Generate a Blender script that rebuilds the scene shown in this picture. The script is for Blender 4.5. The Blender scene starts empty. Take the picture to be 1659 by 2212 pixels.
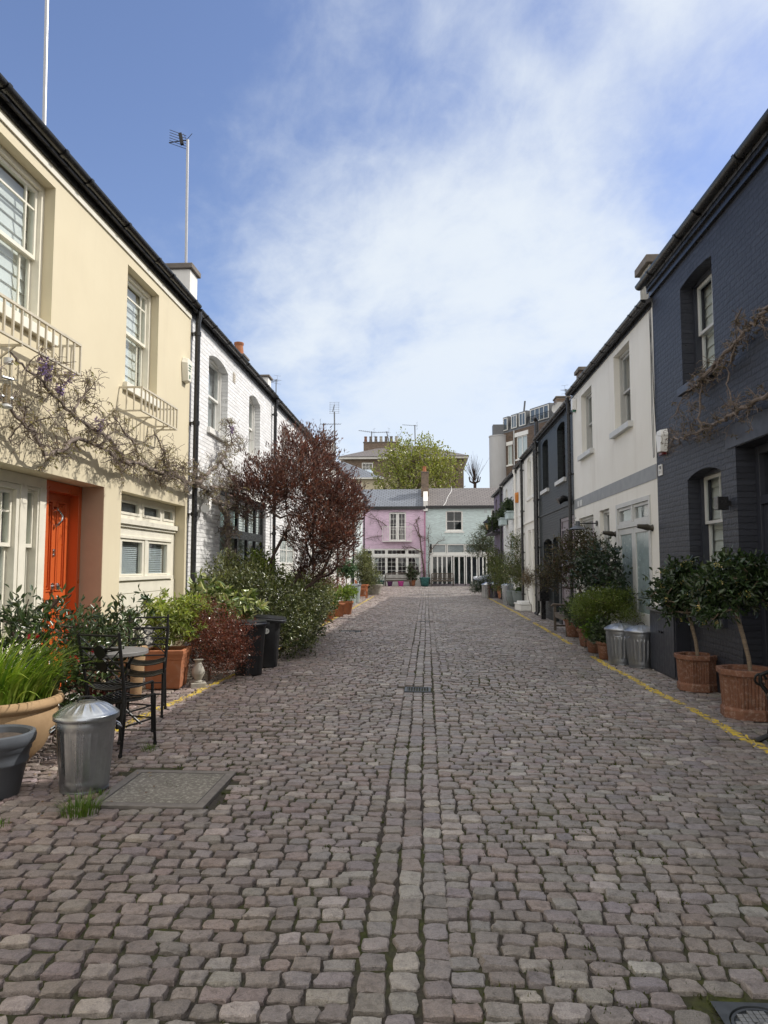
import bpy, bmesh, math, random
import numpy as np
from mathutils import Vector, Matrix, noise as mnoise

sc = bpy.context.scene
COL = sc.collection
# ------------------------------------------------------------------ camera, light, sky, exposure
YAW, PITCH = math.radians(3.407), math.radians(4.342)
cam_data = bpy.data.cameras.new("camera")
cam_data.sensor_fit = 'VERTICAL'; cam_data.sensor_height = 36.0; cam_data.lens = 0.6935*36
cam_data.clip_start = 0.05; cam_data.clip_end = 3000
cam = bpy.data.objects.new("camera", cam_data); COL.objects.link(cam)
cam.location = (0, 0, 1.6); cam.rotation_euler = (math.radians(90)+PITCH, 0, YAW)
sc.camera = cam

SUN = Vector((1.0, 0.28, 0.985)).normalized()
SUN_EL = math.asin(SUN.z); SUN_AZ = math.atan2(SUN.x, SUN.y)      # azimuth from +Y towards +X
sl = bpy.data.lights.new("sun", 'SUN'); sl.energy = 2.85; sl.angle = math.radians(0.53); sl.color = (1.0, 0.945, 0.87)
sun = bpy.data.objects.new("sun", sl); COL.objects.link(sun)
sun.rotation_euler = SUN.to_track_quat('Z', 'Y').to_euler(); sun.location = (20, 10, 30)

sc.view_settings.view_transform = 'Standard'; sc.view_settings.look = 'None'
sc.view_settings.gamma = 1.0; sc.view_settings.use_curve_mapping = False
sc.view_settings.exposure = 0.54

world = bpy.data.worlds.new("World"); sc.world = world; world.use_nodes = True
CLOUD_SEED = 4.1
def build_world():
    nt = world.node_tree; N = nt.nodes; Lk = nt.links; N.clear()
    out = N.new('ShaderNodeOutputWorld'); bg = N.new('ShaderNodeBackground'); bg.inputs[1].default_value = 0.14
    sky = N.new('ShaderNodeTexSky'); sky.sky_type = 'NISHITA'; sky.sun_disc = False
    sky.sun_elevation = SUN_EL; sky.sun_rotation = SUN_AZ; sky.altitude = 50; sky.air_density = 1.0; sky.dust_density = 0.7; sky.ozone_density = 2.0
    tc = N.new('ShaderNodeTexCoord'); sep = N.new('ShaderNodeSeparateXYZ'); Lk.new(tc.outputs['Generated'], sep.inputs[0])
    def math_(op, a, b=None, c=None, clamp=False):
        n = N.new('ShaderNodeMath'); n.operation = op; n.use_clamp = clamp
        for i, v in enumerate((a, b, c)):
            if v is None: continue
            if isinstance(v, (int, float)): n.inputs[i].default_value = v
            else: Lk.new(v, n.inputs[i])
        return n.outputs[0]
    X, Y, Z = sep.outputs[0], sep.outputs[1], sep.outputs[2]
    den = math_('ADD', math_('MAXIMUM', Z, 0.0), 0.22)
    px, py = math_('DIVIDE', X, den), math_('DIVIDE', Y, den)
    # cirrus layer: streaks drawn out along one diagonal
    cx = math_('ADD', math_('MULTIPLY', px, 0.85), math_('MULTIPLY', py, 0.32))
    cy = math_('SUBTRACT', math_('MULTIPLY', py, 0.55), math_('MULTIPLY', px, 0.3))
    cmb = N.new('ShaderNodeCombineXYZ'); Lk.new(cx, cmb.inputs[0]); Lk.new(cy, cmb.inputs[1]); cmb.inputs[2].default_value = CLOUD_SEED
    n1 = N.new('ShaderNodeTexNoise'); n1.inputs['Scale'].default_value = 1.15; n1.inputs['Detail'].default_value = 9; n1.inputs['Roughness'].default_value = 0.60
    n1.inputs['Distortion'].default_value = 0.35; Lk.new(cmb.outputs[0], n1.inputs['Vector'])
    n2 = N.new('ShaderNodeTexNoise'); n2.inputs['Scale'].default_value = 3.6; n2.inputs['Detail'].default_value = 8; n2.inputs['Roughness'].default_value = 0.6
    Lk.new(cmb.outputs[0], n2.inputs['Vector'])
    # the cloud bank: its edge runs from upper right to lower left of the view ahead
    bank = math_('ADD', math_('MULTIPLY', px, 1.25), math_('MULTIPLY', py, 0.36))
    bank = math_('MINIMUM', math_('MAXIMUM', bank, -0.3), 0.70)
    def gauss(cx_, cy_, sx_, sy_, amp):          # a clearer gap between two cloud bands
        ex = math_('ADD', math_('POWER', math_('DIVIDE', math_('SUBTRACT', px, cx_), sx_), 2.0), math_('POWER', math_('DIVIDE', math_('SUBTRACT', py, cy_), sy_), 2.0))
        return math_('MULTIPLY', math_('EXPONENT', math_('MULTIPLY', ex, -1.0)), amp)
    bank = math_('SUBTRACT', bank, gauss(0.52, 1.22, 0.17, 0.30, 0.75))
    bank = math_('SUBTRACT', bank, gauss(0.46, 2.1, 0.20, 0.35, 0.30))
    n3 = N.new('ShaderNodeTexNoise'); n3.inputs['Scale'].default_value = 9.5; n3.inputs['Detail'].default_value = 8; n3.inputs['Roughness'].default_value = 0.62; n3.inputs['Distortion'].default_value = 0.6; Lk.new(cmb.outputs[0], n3.inputs['Vector'])
    nz = math_('ADD', math_('MULTIPLY', math_('SUBTRACT', n1.outputs[0], 0.5), 2.3), math_('MULTIPLY', math_('ADD', math_('MULTIPLY', math_('SUBTRACT', n2.outputs[0], 0.5), 0.85), math_('MULTIPLY', math_('SUBTRACT', n3.outputs[0], 0.5), 0.45)), 1.15))
    dens = math_('ADD', math_('MULTIPLY', bank, 1.0), nz)
    m = N.new('ShaderNodeMapRange'); m.interpolation_type = 'SMOOTHSTEP'
    m.inputs['From Min'].default_value = -0.12; m.inputs['From Max'].default_value = 0.90; m.inputs['To Max'].default_value = 0.88
    Lk.new(dens, m.inputs['Value'])
    # unseen bright cloud added overhead and behind the camera, as fill light
    def mr(src, a, b):
        q = N.new('ShaderNodeMapRange'); q.interpolation_type = 'SMOOTHSTEP'; q.inputs['From Min'].default_value = a; q.inputs['From Max'].default_value = b; Lk.new(src, q.inputs['Value']); return q.outputs[0]
    fill_cloud = math_('MAXIMUM', mr(Y, 0.42, -0.25), mr(Z, 0.70, 0.92))
    fac = math_('MAXIMUM', math_('MULTIPLY', m.outputs[0], math_('ADD', 0.66, math_('MULTIPLY', mr(Z, 0.05, 0.34), 0.34))), math_('MULTIPLY', fill_cloud, 0.9))
    mix = N.new('ShaderNodeMix'); mix.data_type = 'RGBA'
    Lk.new(fac, mix.inputs['Factor'])
    cl = N.new('ShaderNodeMix'); cl.data_type = 'RGBA'; Lk.new(fill_cloud, cl.inputs['Factor']); cl.inputs[6].default_value = (4.3, 4.6, 4.85, 1); cl.inputs[7].default_value = (7.7, 7.45, 7.2, 1); Lk.new(cl.outputs[2], mix.inputs[7])
    hs = N.new('ShaderNodeHueSaturation'); hs.inputs['Saturation'].default_value = 1.05; hs.inputs['Value'].default_value = 0.95
    tn = N.new('ShaderNodeMix'); tn.data_type = 'RGBA'; tn.blend_type = 'MULTIPLY'; tn.inputs['Factor'].default_value = 1.0; Lk.new(sky.outputs[0], tn.inputs[6]); tn.inputs[7].default_value = (1.0, 0.90, 0.94, 1); Lk.new(tn.outputs[2], hs.inputs['Color'])
    Lk.new(hs.outputs[0], mix.inputs[6])
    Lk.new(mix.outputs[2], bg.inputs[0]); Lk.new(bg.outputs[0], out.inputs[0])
build_world()

# ------------------------------------------------------------------ helpers
def at(u, v, Y):                        # a sight line of the photograph cut by the plane at distance Y -> world point
    F = 1534.0; a, b = (u-829.5)/F, -(v-1105.9)/F
    fw = Vector((-math.sin(YAW)*math.cos(PITCH), math.cos(YAW)*math.cos(PITCH), math.sin(PITCH)))
    rt = Vector((math.cos(YAW), math.sin(YAW), 0)); up = rt.cross(fw)
    d = fw + rt*a + up*b
    return Vector((0, 0, 1.6)) + d*(Y/d.y)

def link(o, parent=None):
    COL.objects.link(o)
    if parent is not None: o.parent = parent
    return o
def tag(o, label=None, cat=None, group=None, kind=None):
    if label: o['label'] = label
    if cat: o['category'] = cat
    if group: o['group'] = group
    if kind: o['kind'] = kind
    return o
def thing(name, label, cat, loc=(0, 0, 0), rz=0.0, group=None):
    o = bpy.data.objects.new(name, None); o.empty_display_size = 0.2
    o.location = loc; o.rotation_euler = (0, 0, rz)
    return tag(link(o), label, cat, group)
def wloc(o):
    v = Vector((0, 0, 0))
    while o is not None: v += Vector(o.location); o = o.parent
    return v
def copy_tree(o, parent=None, label=None):
    c = o.copy(); COL.objects.link(c)
    if parent is not None: c.parent = parent
    if label: c['label'] = label
    for ch in list(o.children): copy_tree(ch, c)
    return c

class MB:
    def __init__(s): s.v = []; s.f = []
    def face(s, pts):
        n = len(s.v); s.v += [tuple(p) for p in pts]; s.f.append(tuple(range(n, n+len(pts))))
    def box(s, x0, x1, y0, y1, z0, z1):
        n = len(s.v)
        s.v += [(x0,y0,z0),(x1,y0,z0),(x1,y1,z0),(x0,y1,z0),(x0,y0,z1),(x1,y0,z1),(x1,y1,z1),(x0,y1,z1)]
        s.f += [tuple(n+i for i in q) for q in ((0,3,2,1),(4,5,6,7),(0,1,5,4),(1,2,6,5),(2,3,7,6),(3,0,4,7))]
        return s
    def fbox(s, fr, s0, s1, z0, z1, d0, d1):          # box in facade coordinates
        n = len(s.v)
        s.v += [fr(a, z, d) for z in (z0, z1) for a, d in ((s0,d0),(s1,d0),(s1,d1),(s0,d1))]
        s.f += [tuple(n+i for i in q) for q in ((0,3,2,1),(4,5,6,7),(0,1,5,4),(1,2,6,5),(2,3,7,6),(3,0,4,7))]
        return s
    def obox(s, c, ax, ay, az):                       # box from centre and three half axes
        n = len(s.v); c = Vector(c); ax, ay, az = Vector(ax), Vector(ay), Vector(az)
        for sz in (-1, 1):
            for sx, sy in ((-1,-1),(1,-1),(1,1),(-1,1)): s.v.append(tuple(c+ax*sx+ay*sy+az*sz))
        s.f += [tuple(n+i for i in q) for q in ((0,3,2,1),(4,5,6,7),(0,1,5,4),(1,2,6,5),(2,3,7,6),(3,0,4,7))]
        return s
    def bar(s, a, b, w, h=None):                      # square bar between two points
        a, b = Vector(a), Vector(b); d = b-a; l = d.length; d.normalize(); h = h or w
        u = d.cross(Vector((0,0,1)))
        if u.length < 1e-3: u = Vector((1,0,0))
        u.normalize(); k = u.cross(d)
        return s.obox((a+b)/2, d*l/2, u*w/2, k*h/2)
    def tube(s, pts, r, n=8, cap=True):
        pts = [Vector(p) for p in pts]
        if len(pts) < 2: return s
        rr = r if hasattr(r, '__len__') else [r]*len(pts)
        t = (pts[1]-pts[0]).normalized(); u = t.orthogonal().normalized(); base = len(s.v)
        for i, p in enumerate(pts):
            t2 = (pts[min(i+1, len(pts)-1)]-pts[max(i-1, 0)])
            if t2.length > 1e-9: t2.normalize()
            else: t2 = t
            u = (u - t2*u.dot(t2))
            if u.length < 1e-6: u = t2.orthogonal()
            u.normalize(); w = t2.cross(u); t = t2
            for k in range(n):
                a = 2*math.pi*k/n; s.v.append(tuple(p+(u*math.cos(a)+w*math.sin(a))*rr[i]))
        for i in range(len(pts)-1):
            for k in range(n):
                a, b = base+i*n+k, base+i*n+(k+1) % n
                s.f.append((a, b, b+n, a+n))
        if cap and n > 3:
            s.f.append(tuple(base+k for k in reversed(range(n)))); s.f.append(tuple(base+(len(pts)-1)*n+k for k in range(n)))
        return s
    def lathe(s, prof, n=32, c=(0, 0, 0), mod=None, close=False):
        b = len(s.v)
        for i, (r, z) in enumerate(prof):
            for k in range(n):
                a = 2*math.pi*k/n; q = r*(mod(a, i, z) if mod else 1.0)
                s.v.append((c[0]+q*math.cos(a), c[1]+q*math.sin(a), c[2]+z))
        for i in range(len(prof)-1):
            for k in range(n):
                p, q = b+i*n+k, b+i*n+(k+1) % n
                s.f.append((p, q, q+n, p+n))
        if prof[0][0] > 1e-4: s.f.append(tuple(b+k for k in reversed(range(n))))
        if prof[-1][0] > 1e-4: s.f.append(tuple(b+(len(prof)-1)*n+k for k in range(n)))
        return s
    def build(s, name, mat, parent=None, smooth=False, world=True, bevel=0, fix=False, ang=40):
        me = bpy.data.meshes.new(name)
        off = wloc(parent) if (parent is not None and world) else Vector((0, 0, 0))
        me.from_pydata([(x-off.x, y-off.y, z-off.z) for x, y, z in s.v], [], s.f)
        if fix:
            bm = bmesh.new(); bm.from_mesh(me); bmesh.ops.remove_doubles(bm, verts=bm.verts, dist=1e-5)
            bmesh.ops.recalc_face_normals(bm, faces=bm.faces); bm.to_mesh(me); bm.free()
        me.materials.append(mat)
        if smooth: me.shade_smooth(); me.set_sharp_from_angle(angle=math.radians(ang))
        me.update()
        o = bpy.data.objects.new(name, me); link(o, parent)
        if bevel:
            m = o.modifiers.new("bevel", 'BEVEL'); m.width = bevel; m.segments = 2; m.limit_method = 'ANGLE'; m.angle_limit = math.radians(50)
        return o

def fast_mesh(name, V, Fq, mat, parent=None, cols=None, smooth=False, world=True):
    """V (n,3) array, Fq (m,4) quads (or (m,3)), cols (n,3) per vertex"""
    me = bpy.data.meshes.new(name); V = np.asarray(V, dtype=np.float32); Fq = np.asarray(Fq, dtype=np.int32)
    if parent is not None and world: V = V - np.array(wloc(parent), dtype=np.float32)
    k = Fq.shape[1]
    me.vertices.add(len(V)); me.vertices.foreach_set('co', V.ravel())
    me.loops.add(Fq.size); me.loops.foreach_set('vertex_index', Fq.ravel())
    me.polygons.add(len(Fq)); me.polygons.foreach_set('loop_start', np.arange(0, Fq.size, k, dtype=np.int32))
    if cols is not None:
        a = me.attributes.new('tint', 'FLOAT_COLOR', 'POINT')
        c = np.ones((len(V), 4), dtype=np.float32); c[:, :3] = cols; a.data.foreach_set('color', c.ravel())
    me.materials.append(mat); me.update(calc_edges=True)
    if smooth:
        me.shade_smooth()
        if smooth is not True: me.set_sharp_from_angle(angle=math.radians(smooth))
    return link(bpy.data.objects.new(name, me), parent)

# ------------------------------------------------------------------ materials
class NT:
    def __init__(s, name):
        m = bpy.data.materials.new(name); m.use_nodes = True; s.m = m; s.t = m.node_tree; s.N = s.t.nodes
        s.b = s.N['Principled BSDF']; s.out = s.N['Material Output']
        s.tc = s.N.new('ShaderNodeTexCoord').outputs['Object']
    def lk(s, a, b): s.t.links.new(a, b)
    def noise(s, scale, detail=6, rough=.55, vec=None, stretch=None):
        n = s.N.new('ShaderNodeTexNoise'); n.inputs['Scale'].default_value = scale; n.inputs['Detail'].default_value = detail; n.inputs['Roughness'].default_value = rough
        v = vec or s.tc
        if stretch:
            mp = s.N.new('ShaderNodeMapping'); mp.inputs['Scale'].default_value = stretch; s.lk(v, mp.inputs[0]); v = mp.outputs[0]
        s.lk(v, n.inputs['Vector']); return n.outputs[0]
    def ramp(s, fac, a, b, lo=0.0, hi=1.0):
        n = s.N.new('ShaderNodeMapRange'); n.inputs['From Min'].default_value = a; n.inputs['From Max'].default_value = b
        n.inputs['To Min'].default_value = lo; n.inputs['To Max'].default_value = hi; s.lk(fac, n.inputs['Value']); return n.outputs[0]
    def mix(s, fac, a, b, mode='MIX'):
        n = s.N.new('ShaderNodeMix'); n.data_type = 'RGBA'; n.blend_type = mode
        if isinstance(fac, float): n.inputs['Factor'].default_value = fac
        else: s.lk(fac, n.inputs['Factor'])
        for i, c in ((6, a), (7, b)):
            if isinstance(c, tuple): n.inputs[i].default_value = (*c, 1)
            else: s.lk(c, n.inputs[i])
        return n.outputs[2]
    def math(s, op, a, b):
        n = s.N.new('ShaderNodeMath'); n.operation = op
        for i, v in enumerate((a, b)):
            if isinstance(v, (int, float)): n.inputs[i].default_value = v
            else: s.lk(v, n.inputs[i])
        return n.outputs[0]
    def bump(s, h, strength=.3, dist=.01):
        n = s.N.new('ShaderNodeBump'); n.inputs['Strength'].default_value = strength; n.inputs['Distance'].default_value = dist
        s.lk(h, n.inputs['Height']); s.lk(n.outputs[0], s.b.inputs['Normal'])
    def col(s, c):
        if isinstance(c, tuple): s.b.inputs['Base Color'].default_value = (*c, 1)
        else: s.lk(c, s.b.inputs['Base Color'])
        return s
    def rough(s, r, metal=0.0, spec=.5):
        if isinstance(r, float): s.b.inputs['Roughness'].default_value = r
        else: s.lk(r, s.b.inputs['Roughness'])
        s.b.inputs['Metallic'].default_value = metal; s.b.inputs['Specular IOR Level'].default_value = spec
        return s
def axes(nt, ax):
    """facade coordinates for textures: 'yz', 'xz' or 'xy' of the object's own space"""
    sp = nt.N.new('ShaderNodeSeparateXYZ'); nt.lk(nt.tc, sp.inputs[0]); c = nt.N.new('ShaderNodeCombineXYZ')
    for i, a in enumerate(ax): nt.lk(sp.outputs['xyz'.index(a)], c.inputs[i])
    return c.outputs[0]
def m_plain(name, c, r=.6, metal=0.0, var=.12, scale=6, spec=.5, bump=0.0, bscale=60):
    n = NT(name); k = n.noise(scale)
    d = tuple(x*(1-var) for x in c); e = tuple(min(1, x*(1+var)) for x in c)
    n.col(n.mix(n.ramp(k, .3, .7), d, e)).rough(n.ramp(n.noise(scale*2), .3, .7, max(.02, r-.08), min(1, r+.08)), metal, spec)
    if bump: n.bump(n.noise(bscale), bump, .004)
    return n.m
def m_plaster(name, c, dirt=(.35, .31, .25), amt=.35, r=.8, bump=.18):
    n = NT(name); k = n.noise(1.3, 8, .62); f = n.noise(28, 4)
    st = n.noise(3.2, 7, .65, stretch=(1, 1, .12))
    cc = n.mix(n.ramp(k, .38, .66, 0, .30), c, tuple(x*q for x, q in zip(c, (.88, .86, .82)))); cc = n.mix(n.ramp(n.noise(.45, 5, .6), .4, .65, 0, .25), cc, tuple(x*.84 for x in c))
    cc = n.mix(n.ramp(st, .52, .80, 0, amt), cc, dirt); cc = n.mix(n.ramp(n.noise(5.5, 8, .75), .62, .72, 0, amt*.5), cc, dirt)
    n.col(cc).rough(r, 0, .3); n.bump(n.math('ADD', n.math('MULTIPLY', f, .5), n.noise(4, 3)), bump, .006); return n.m
def m_brick(name, c, ax, mortar=None, var=.12, bw=.225, rh=.075, ms=.012, bump=.9, r=.65, chips=None, wob=.004):
    n = NT(name); v = axes(n, ax)
    wb = n.noise(9, 3); vv = n.N.new('ShaderNodeVectorMath'); vv.operation = 'SCALE'
    cb = n.N.new('ShaderNodeCombineXYZ'); n.lk(n.math('MULTIPLY', n.math('SUBTRACT', wb, .5), wob*6), cb.inputs[1]); n.lk(n.math('MULTIPLY', n.math('SUBTRACT', n.noise(7, 3), .5), wob*6), cb.inputs[0])
    ad = n.N.new('ShaderNodeVectorMath'); n.lk(v, ad.inputs[0]); n.lk(cb.outputs[0], ad.inputs[1]); v = ad.outputs[0]
    b = n.N.new('ShaderNodeTexBrick'); n.lk(v, b.inputs['Vector']); b.inputs['Scale'].default_value = 1
    b.inputs['Brick Width'].default_value = bw; b.inputs['Row Height'].default_value = rh; b.inputs['Mortar Size'].default_value = ms
    b.inputs['Mortar Smooth'].default_value = .35; b.inputs['Bias'].default_value = 0
    b.inputs['Color1'].default_value = (*tuple(x*(1-var) for x in c), 1); b.inputs['Color2'].default_value = (*tuple(min(1, x*(1+var)) for x in c), 1)
    b.inputs['Mortar'].default_value = (*(mortar or tuple(x*.92 for x in c)), 1)
    g = n.noise(14, 5); cc = n.mix(n.ramp(n.noise(1.1, 6), .35, .7, 0, .25), b.outputs['Color'], tuple(x*.75 for x in c))
    if chips: cc = n.mix(n.ramp(n.noise(24, 6, .7), .66, .70, 0, .8), cc, chips)
    n.col(cc).rough(r, 0, .35)
    h = n.math('ADD', n.math('MULTIPLY', b.outputs['Fac'], -1.0), n.math('MULTIPLY', g, .45)); n.bump(h, bump, .022); return n.m
def m_leaf(name, r=.42, trans=.32, spec=.5, warm=(1.25, 1.35, .6)):
    n = NT(name); a = n.N.new('ShaderNodeAttribute'); a.attribute_name = 'tint'
    c = a.outputs['Color']; n.col(c).rough(r, 0, spec)
    t = n.N.new('ShaderNodeBsdfTranslucent'); n.lk(n.mix(1.0, c, warm, 'MULTIPLY'), t.inputs['Color'])
    ms = n.N.new('ShaderNodeMixShader'); ms.inputs[0].default_value = trans
    n.lk(n.b.outputs[0], ms.inputs[1]); n.lk(t.outputs[0], ms.inputs[2]); n.lk(ms.outputs[0], n.out.inputs[0]); return n.m
def m_glass(name, tint=(.82, .88, .9), refl=1.0, rough=.01):
    n = NT(name); n.N.remove(n.b)
    tr = n.N.new('ShaderNodeBsdfTransparent'); tr.inputs[0].default_value = (*tint, 1)
    gl = n.N.new('ShaderNodeBsdfGlossy'); gl.inputs['Roughness'].default_value = rough
    fr = n.N.new('ShaderNodeLayerWeight'); fr.inputs[0].default_value = .5; fr = n.math('POWER', fr.outputs['Facing'], 3.2)
    bp = n.N.new('ShaderNodeBump'); bp.inputs['Strength'].default_value = .05; bp.inputs['Distance'].default_value = .02
    n.lk(n.noise(2.2, 2), bp.inputs['Height']); n.lk(bp.outputs[0], gl.inputs['Normal'])
    f = n.math('MINIMUM', n.math('ADD', n.math('MULTIPLY', fr, .85*refl), .06), .92)
    ms = n.N.new('ShaderNodeMixShader'); n.lk(f, ms.inputs[0]); n.lk(tr.outputs[0], ms.inputs[1]); n.lk(gl.outputs[0], ms.inputs[2])
    n.lk(ms.outputs[0], n.out.inputs[0]); return n.m
def m_wood(name, c, r=.65):
    n = NT(name); k = n.noise(5, 8, .65, stretch=(1, 1, 12)); k2 = n.noise(5, 8, .65, stretch=(10, 1, 10))
    n.col(n.mix(n.ramp(n.math('MULTIPLY', k, n.math('ADD', k2, .5)), .3, .75), tuple(x*.6 for x in c), tuple(min(1, x*1.25) for x in c))).rough(r, 0, .3)
    n.bump(k, .3, .003); return n.m
def m_galv(name, c=(.42, .45, .48), r=.38, metal=.85):
    n = NT(name); vo = n.N.new('ShaderNodeTexVoronoi'); vo.inputs['Scale'].default_value = 45; n.lk(n.tc, vo.inputs['Vector'])
    sp = n.N.new('ShaderNodeSeparateColor'); n.lk(vo.outputs['Color'], sp.inputs[0]); st = n.noise(6, 6, .6, stretch=(1, 1, .15))
    cc = n.mix(n.ramp(sp.outputs[0], 0, 1, 0, .35), c, tuple(x*.72 for x in c)); cc = n.mix(n.ramp(st, .45, .7, 0, .5), cc, tuple(x*.55 for x in c))
    n.col(cc).rough(n.ramp(st, .3, .7, r-.06, r+.16), metal, .5); n.bump(n.noise(5, 3), .12, .02); return n.m
def m_terra(name, c=(.42, .17, .085), bloom=(.55, .42, .33), amt=.5, bs=8):
    n = NT(name); k = n.noise(bs, 8, .7); k2 = n.noise(2.5, 5)
    cc = n.mix(n.ramp(k2, .3, .7), c, tuple(x*.72 for x in c)); cc = n.mix(n.ramp(k, .5, .74, 0, amt), cc, bloom)
    n.col(cc).rough(.85, 0, .2); n.bump(n.noise(30, 5), .25, .004); return n.m
def m_slate(name, a, b, ax, bw=.36, rh=.24):
    n = NT(name); v = axes(n, ax); t = n.N.new('ShaderNodeTexBrick'); n.lk(v, t.inputs['Vector']); t.inputs['Scale'].default_value = 1
    t.inputs['Brick Width'].default_value = bw; t.inputs['Row Height'].default_value = rh; t.inputs['Mortar Size'].default_value = .022; t.inputs['Mortar Smooth'].default_value = .1
    t.inputs['Color1'].default_value = (*a, 1); t.inputs['Color2'].default_value = (*b, 1); t.inputs['Mortar'].default_value = (*tuple(x*.2 for x in a), 1)
    n.col(n.mix(n.ramp(n.noise(1.5, 6), .35, .7, 0, .4), t.outputs['Color'], tuple(x*.7 for x in a))).rough(.55, 0, .4)
    n.bump(n.math('MULTIPLY', t.outputs['Fac'], -1.0), .6, .012); return n.m

M = dict(
    cream=m_plaster('cream_render', (.66, .59, .425), dirt=(.5, .44, .33), amt=.25), white_pl=m_plaster('white_render', (.76, .75, .71), amt=.3),
    grey_pl=m_plaster('grey_render', (.30, .31, .32), amt=.2), off_pl=m_plaster('offwhite_render', (.78, .765, .71), amt=.28),
    white_br=m_brick('white_painted_brick', (.80, .80, .79), 'yz', chips=(.30, .27, .25), bump=1.0), white_br2=m_brick('white_painted_brick_far', (.77, .775, .75), 'yz'),
    navy_br=m_brick('navy_painted_brick', (.036, .040, .053), 'yz', var=.16, bump=1.0, r=.5, wob=.008, ms=.014), navy=m_plain('navy_paint', (.027, .031, .044), .45, var=.1),
    dark_br=m_brick('charcoal_painted_brick', (.026, .033, .036), 'yz', r=.5), pink_br=m_brick('pink_painted_brick', (.84, .63, .77), 'xz'),
    mint_br=m_brick('mint_painted_brick', (.65, .76, .74), 'xz'), purple=m_brick('purple_painted_brick', (.19, .155, .22), 'yz'),
    paleblue=m_plaster('pale_blue_render', (.50, .56, .56)), trim=m_plain('white_gloss_paint', (.78, .77, .72), .35, var=.05), trim_c=m_plain('ivory_gloss_paint', (.76, .73, .62), .35, var=.06),
    trim_g=m_plain('grey_gloss_paint', (.42, .42, .40), .4, var=.05), ltgrey=m_plain('pale_grey_paint', (.52, .53, .52), .5, var=.06), black=m_plain('black_gloss_paint', (.012, .012, .013), .3, var=.3),
    black_pl=m_plain('black_plastic', (.014, .015, .017), .42, var=.25, bump=.1), iron=m_plain('black_iron', (.012, .012, .012), .42, 0.3, var=.3), orange=m_plain('orange_gloss_paint', (.55, .105, .024), .34, var=.025, scale=3),
    tan=m_plain('shaded_cream_paint', (.43, .31, .215), .75, var=.06), railp=m_plain('stone_colour_paint', (.55, .50, .39), .5), chrome=m_plain('chrome', (.6, .6, .6), .15, 1.0, var=.05),  # tan: door reveal colour with shade and warm bounce painted in
    glass=m_glass('window_glass'), glass_g=m_glass('green_tinted_glass', (.55, .78, .74)), glass_f=m_plain('frosted_glass', (.26, .33, .34), .22, var=.1),
    blind=m_plain('blind_fabric', (.74, .72, .66), .8, var=.05), dim=m_plain('dim_curtain', (.36, .36, .35), .9), room=m_plain('dark_room', (.03, .03, .03), .9), lilac=m_plain('lilac_grey_paint', (.20, .17, .19), .5),
    slate=m_slate('blue_slate', (.17, .185, .21), (.20, .22, .25), 'xy'), slate2=m_slate('brown_slate', (.16, .145, .135), (.20, .18, .17), 'xy'), slate3=m_slate('dark_slate', (.07, .07, .075), (.09, .09, .095), 'yz'),
    lead=m_plain('lead_grey', (.12, .125, .13), .5), stone=m_plain('weathered_stone', (.36, .34, .29), .9, var=.25, scale=9, bump=.4, bscale=30), conc=m_plain('cast_cap', (.16, .14, .12), .9, var=.3, bump=.4, bscale=25),
    brick=m_brick('brown_stock_brick', (.17, .115, .075), 'xz', mortar=(.22, .19, .16), var=.4, bump=.5), brick_y=m_brick('brown_stock_brick_side', (.17, .115, .075), 'yz', mortar=(.22, .19, .16), var=.4, bump=.5),
    terra=m_terra('terracotta', amt=.25), terra_l=m_terra('buff_terracotta', (.46, .31, .175), (.55, .40, .25), .3), terra_w=m_terra('weathered_terracotta', (.225, .110, .072), (.45, .37, .31), .65, bs=26), vine=m_wood('wisteria_bark', (.205, .168, .145), .9), pot_g=m_plain('grey_pot_plastic', (.085, .095, .11), .45, var=.12, bump=.1),
    potgl=m_plain('grey_glazed_pot', (.17, .20, .20), .45, var=.2), galv=m_galv('galvanised_steel', (.46, .49, .52), .26, .95), galv_d=m_galv('dull_galvanised_steel', (.37, .395, .43), .34, .95), steel=m_galv('brushed_steel', (.55, .56, .56), .25, .95), pbin=m_galv('pale_blue_zinc', (.50, .60, .60), .5, .3),
    wood=m_wood('weathered_teak', (.13, .108, .088)), wood_r=m_wood('oiled_teak', (.36, .125, .05)), bark=m_wood('grey_bark', (.135, .10, .08), .9), bark_d=m_wood('dark_bark', (.075, .052, .042), .9), bark_l=m_wood('pale_bark', (.25, .20, .15), .9),
    soil=m_plain('soil', (.06, .045, .035), 1.0, var=.5, scale=40, bump=.8, bscale=50), iron_c=m_plain('cast_iron_cover', (.085, .095, .105), .45, .4, var=.2, scale=20), leaf=m_leaf('leaf_green'), leaf_s=m_leaf('leaf_glossy', .28, .18, .6), leaf_r=m_leaf('leaf_red', .28, .30, .7, (1.3, .7, .55)), petal=m_leaf('petal', .5, .3),
    alu=m_plain('aluminium_pole', (.36, .37, .39), .45, .4, var=.06), white_p=m_plain('white_plastic', (.74, .74, .72), .4, var=.05), green_p=m_plain('green_plastic', (.02, .12, .06), .4), red_p=m_plain('dark_red_plastic', (.12, .01, .01), .3), orange_p=m_plain('orange_plastic', (.55, .20, .03), .5), amber=m_plain('amber_glass', (.45, .34, .18), .2),
    carpaint=m_plain('silver_car_paint', (.33, .36, .42), .25, .5, var=.05), tyre=m_plain('tyre_rubber', (.02, .02, .02), .8), headl=m_plain('headlight_glass', (.75, .78, .8), .1), clear=m_glass('clear_plastic', (.9, .9, .88)),
)
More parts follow.
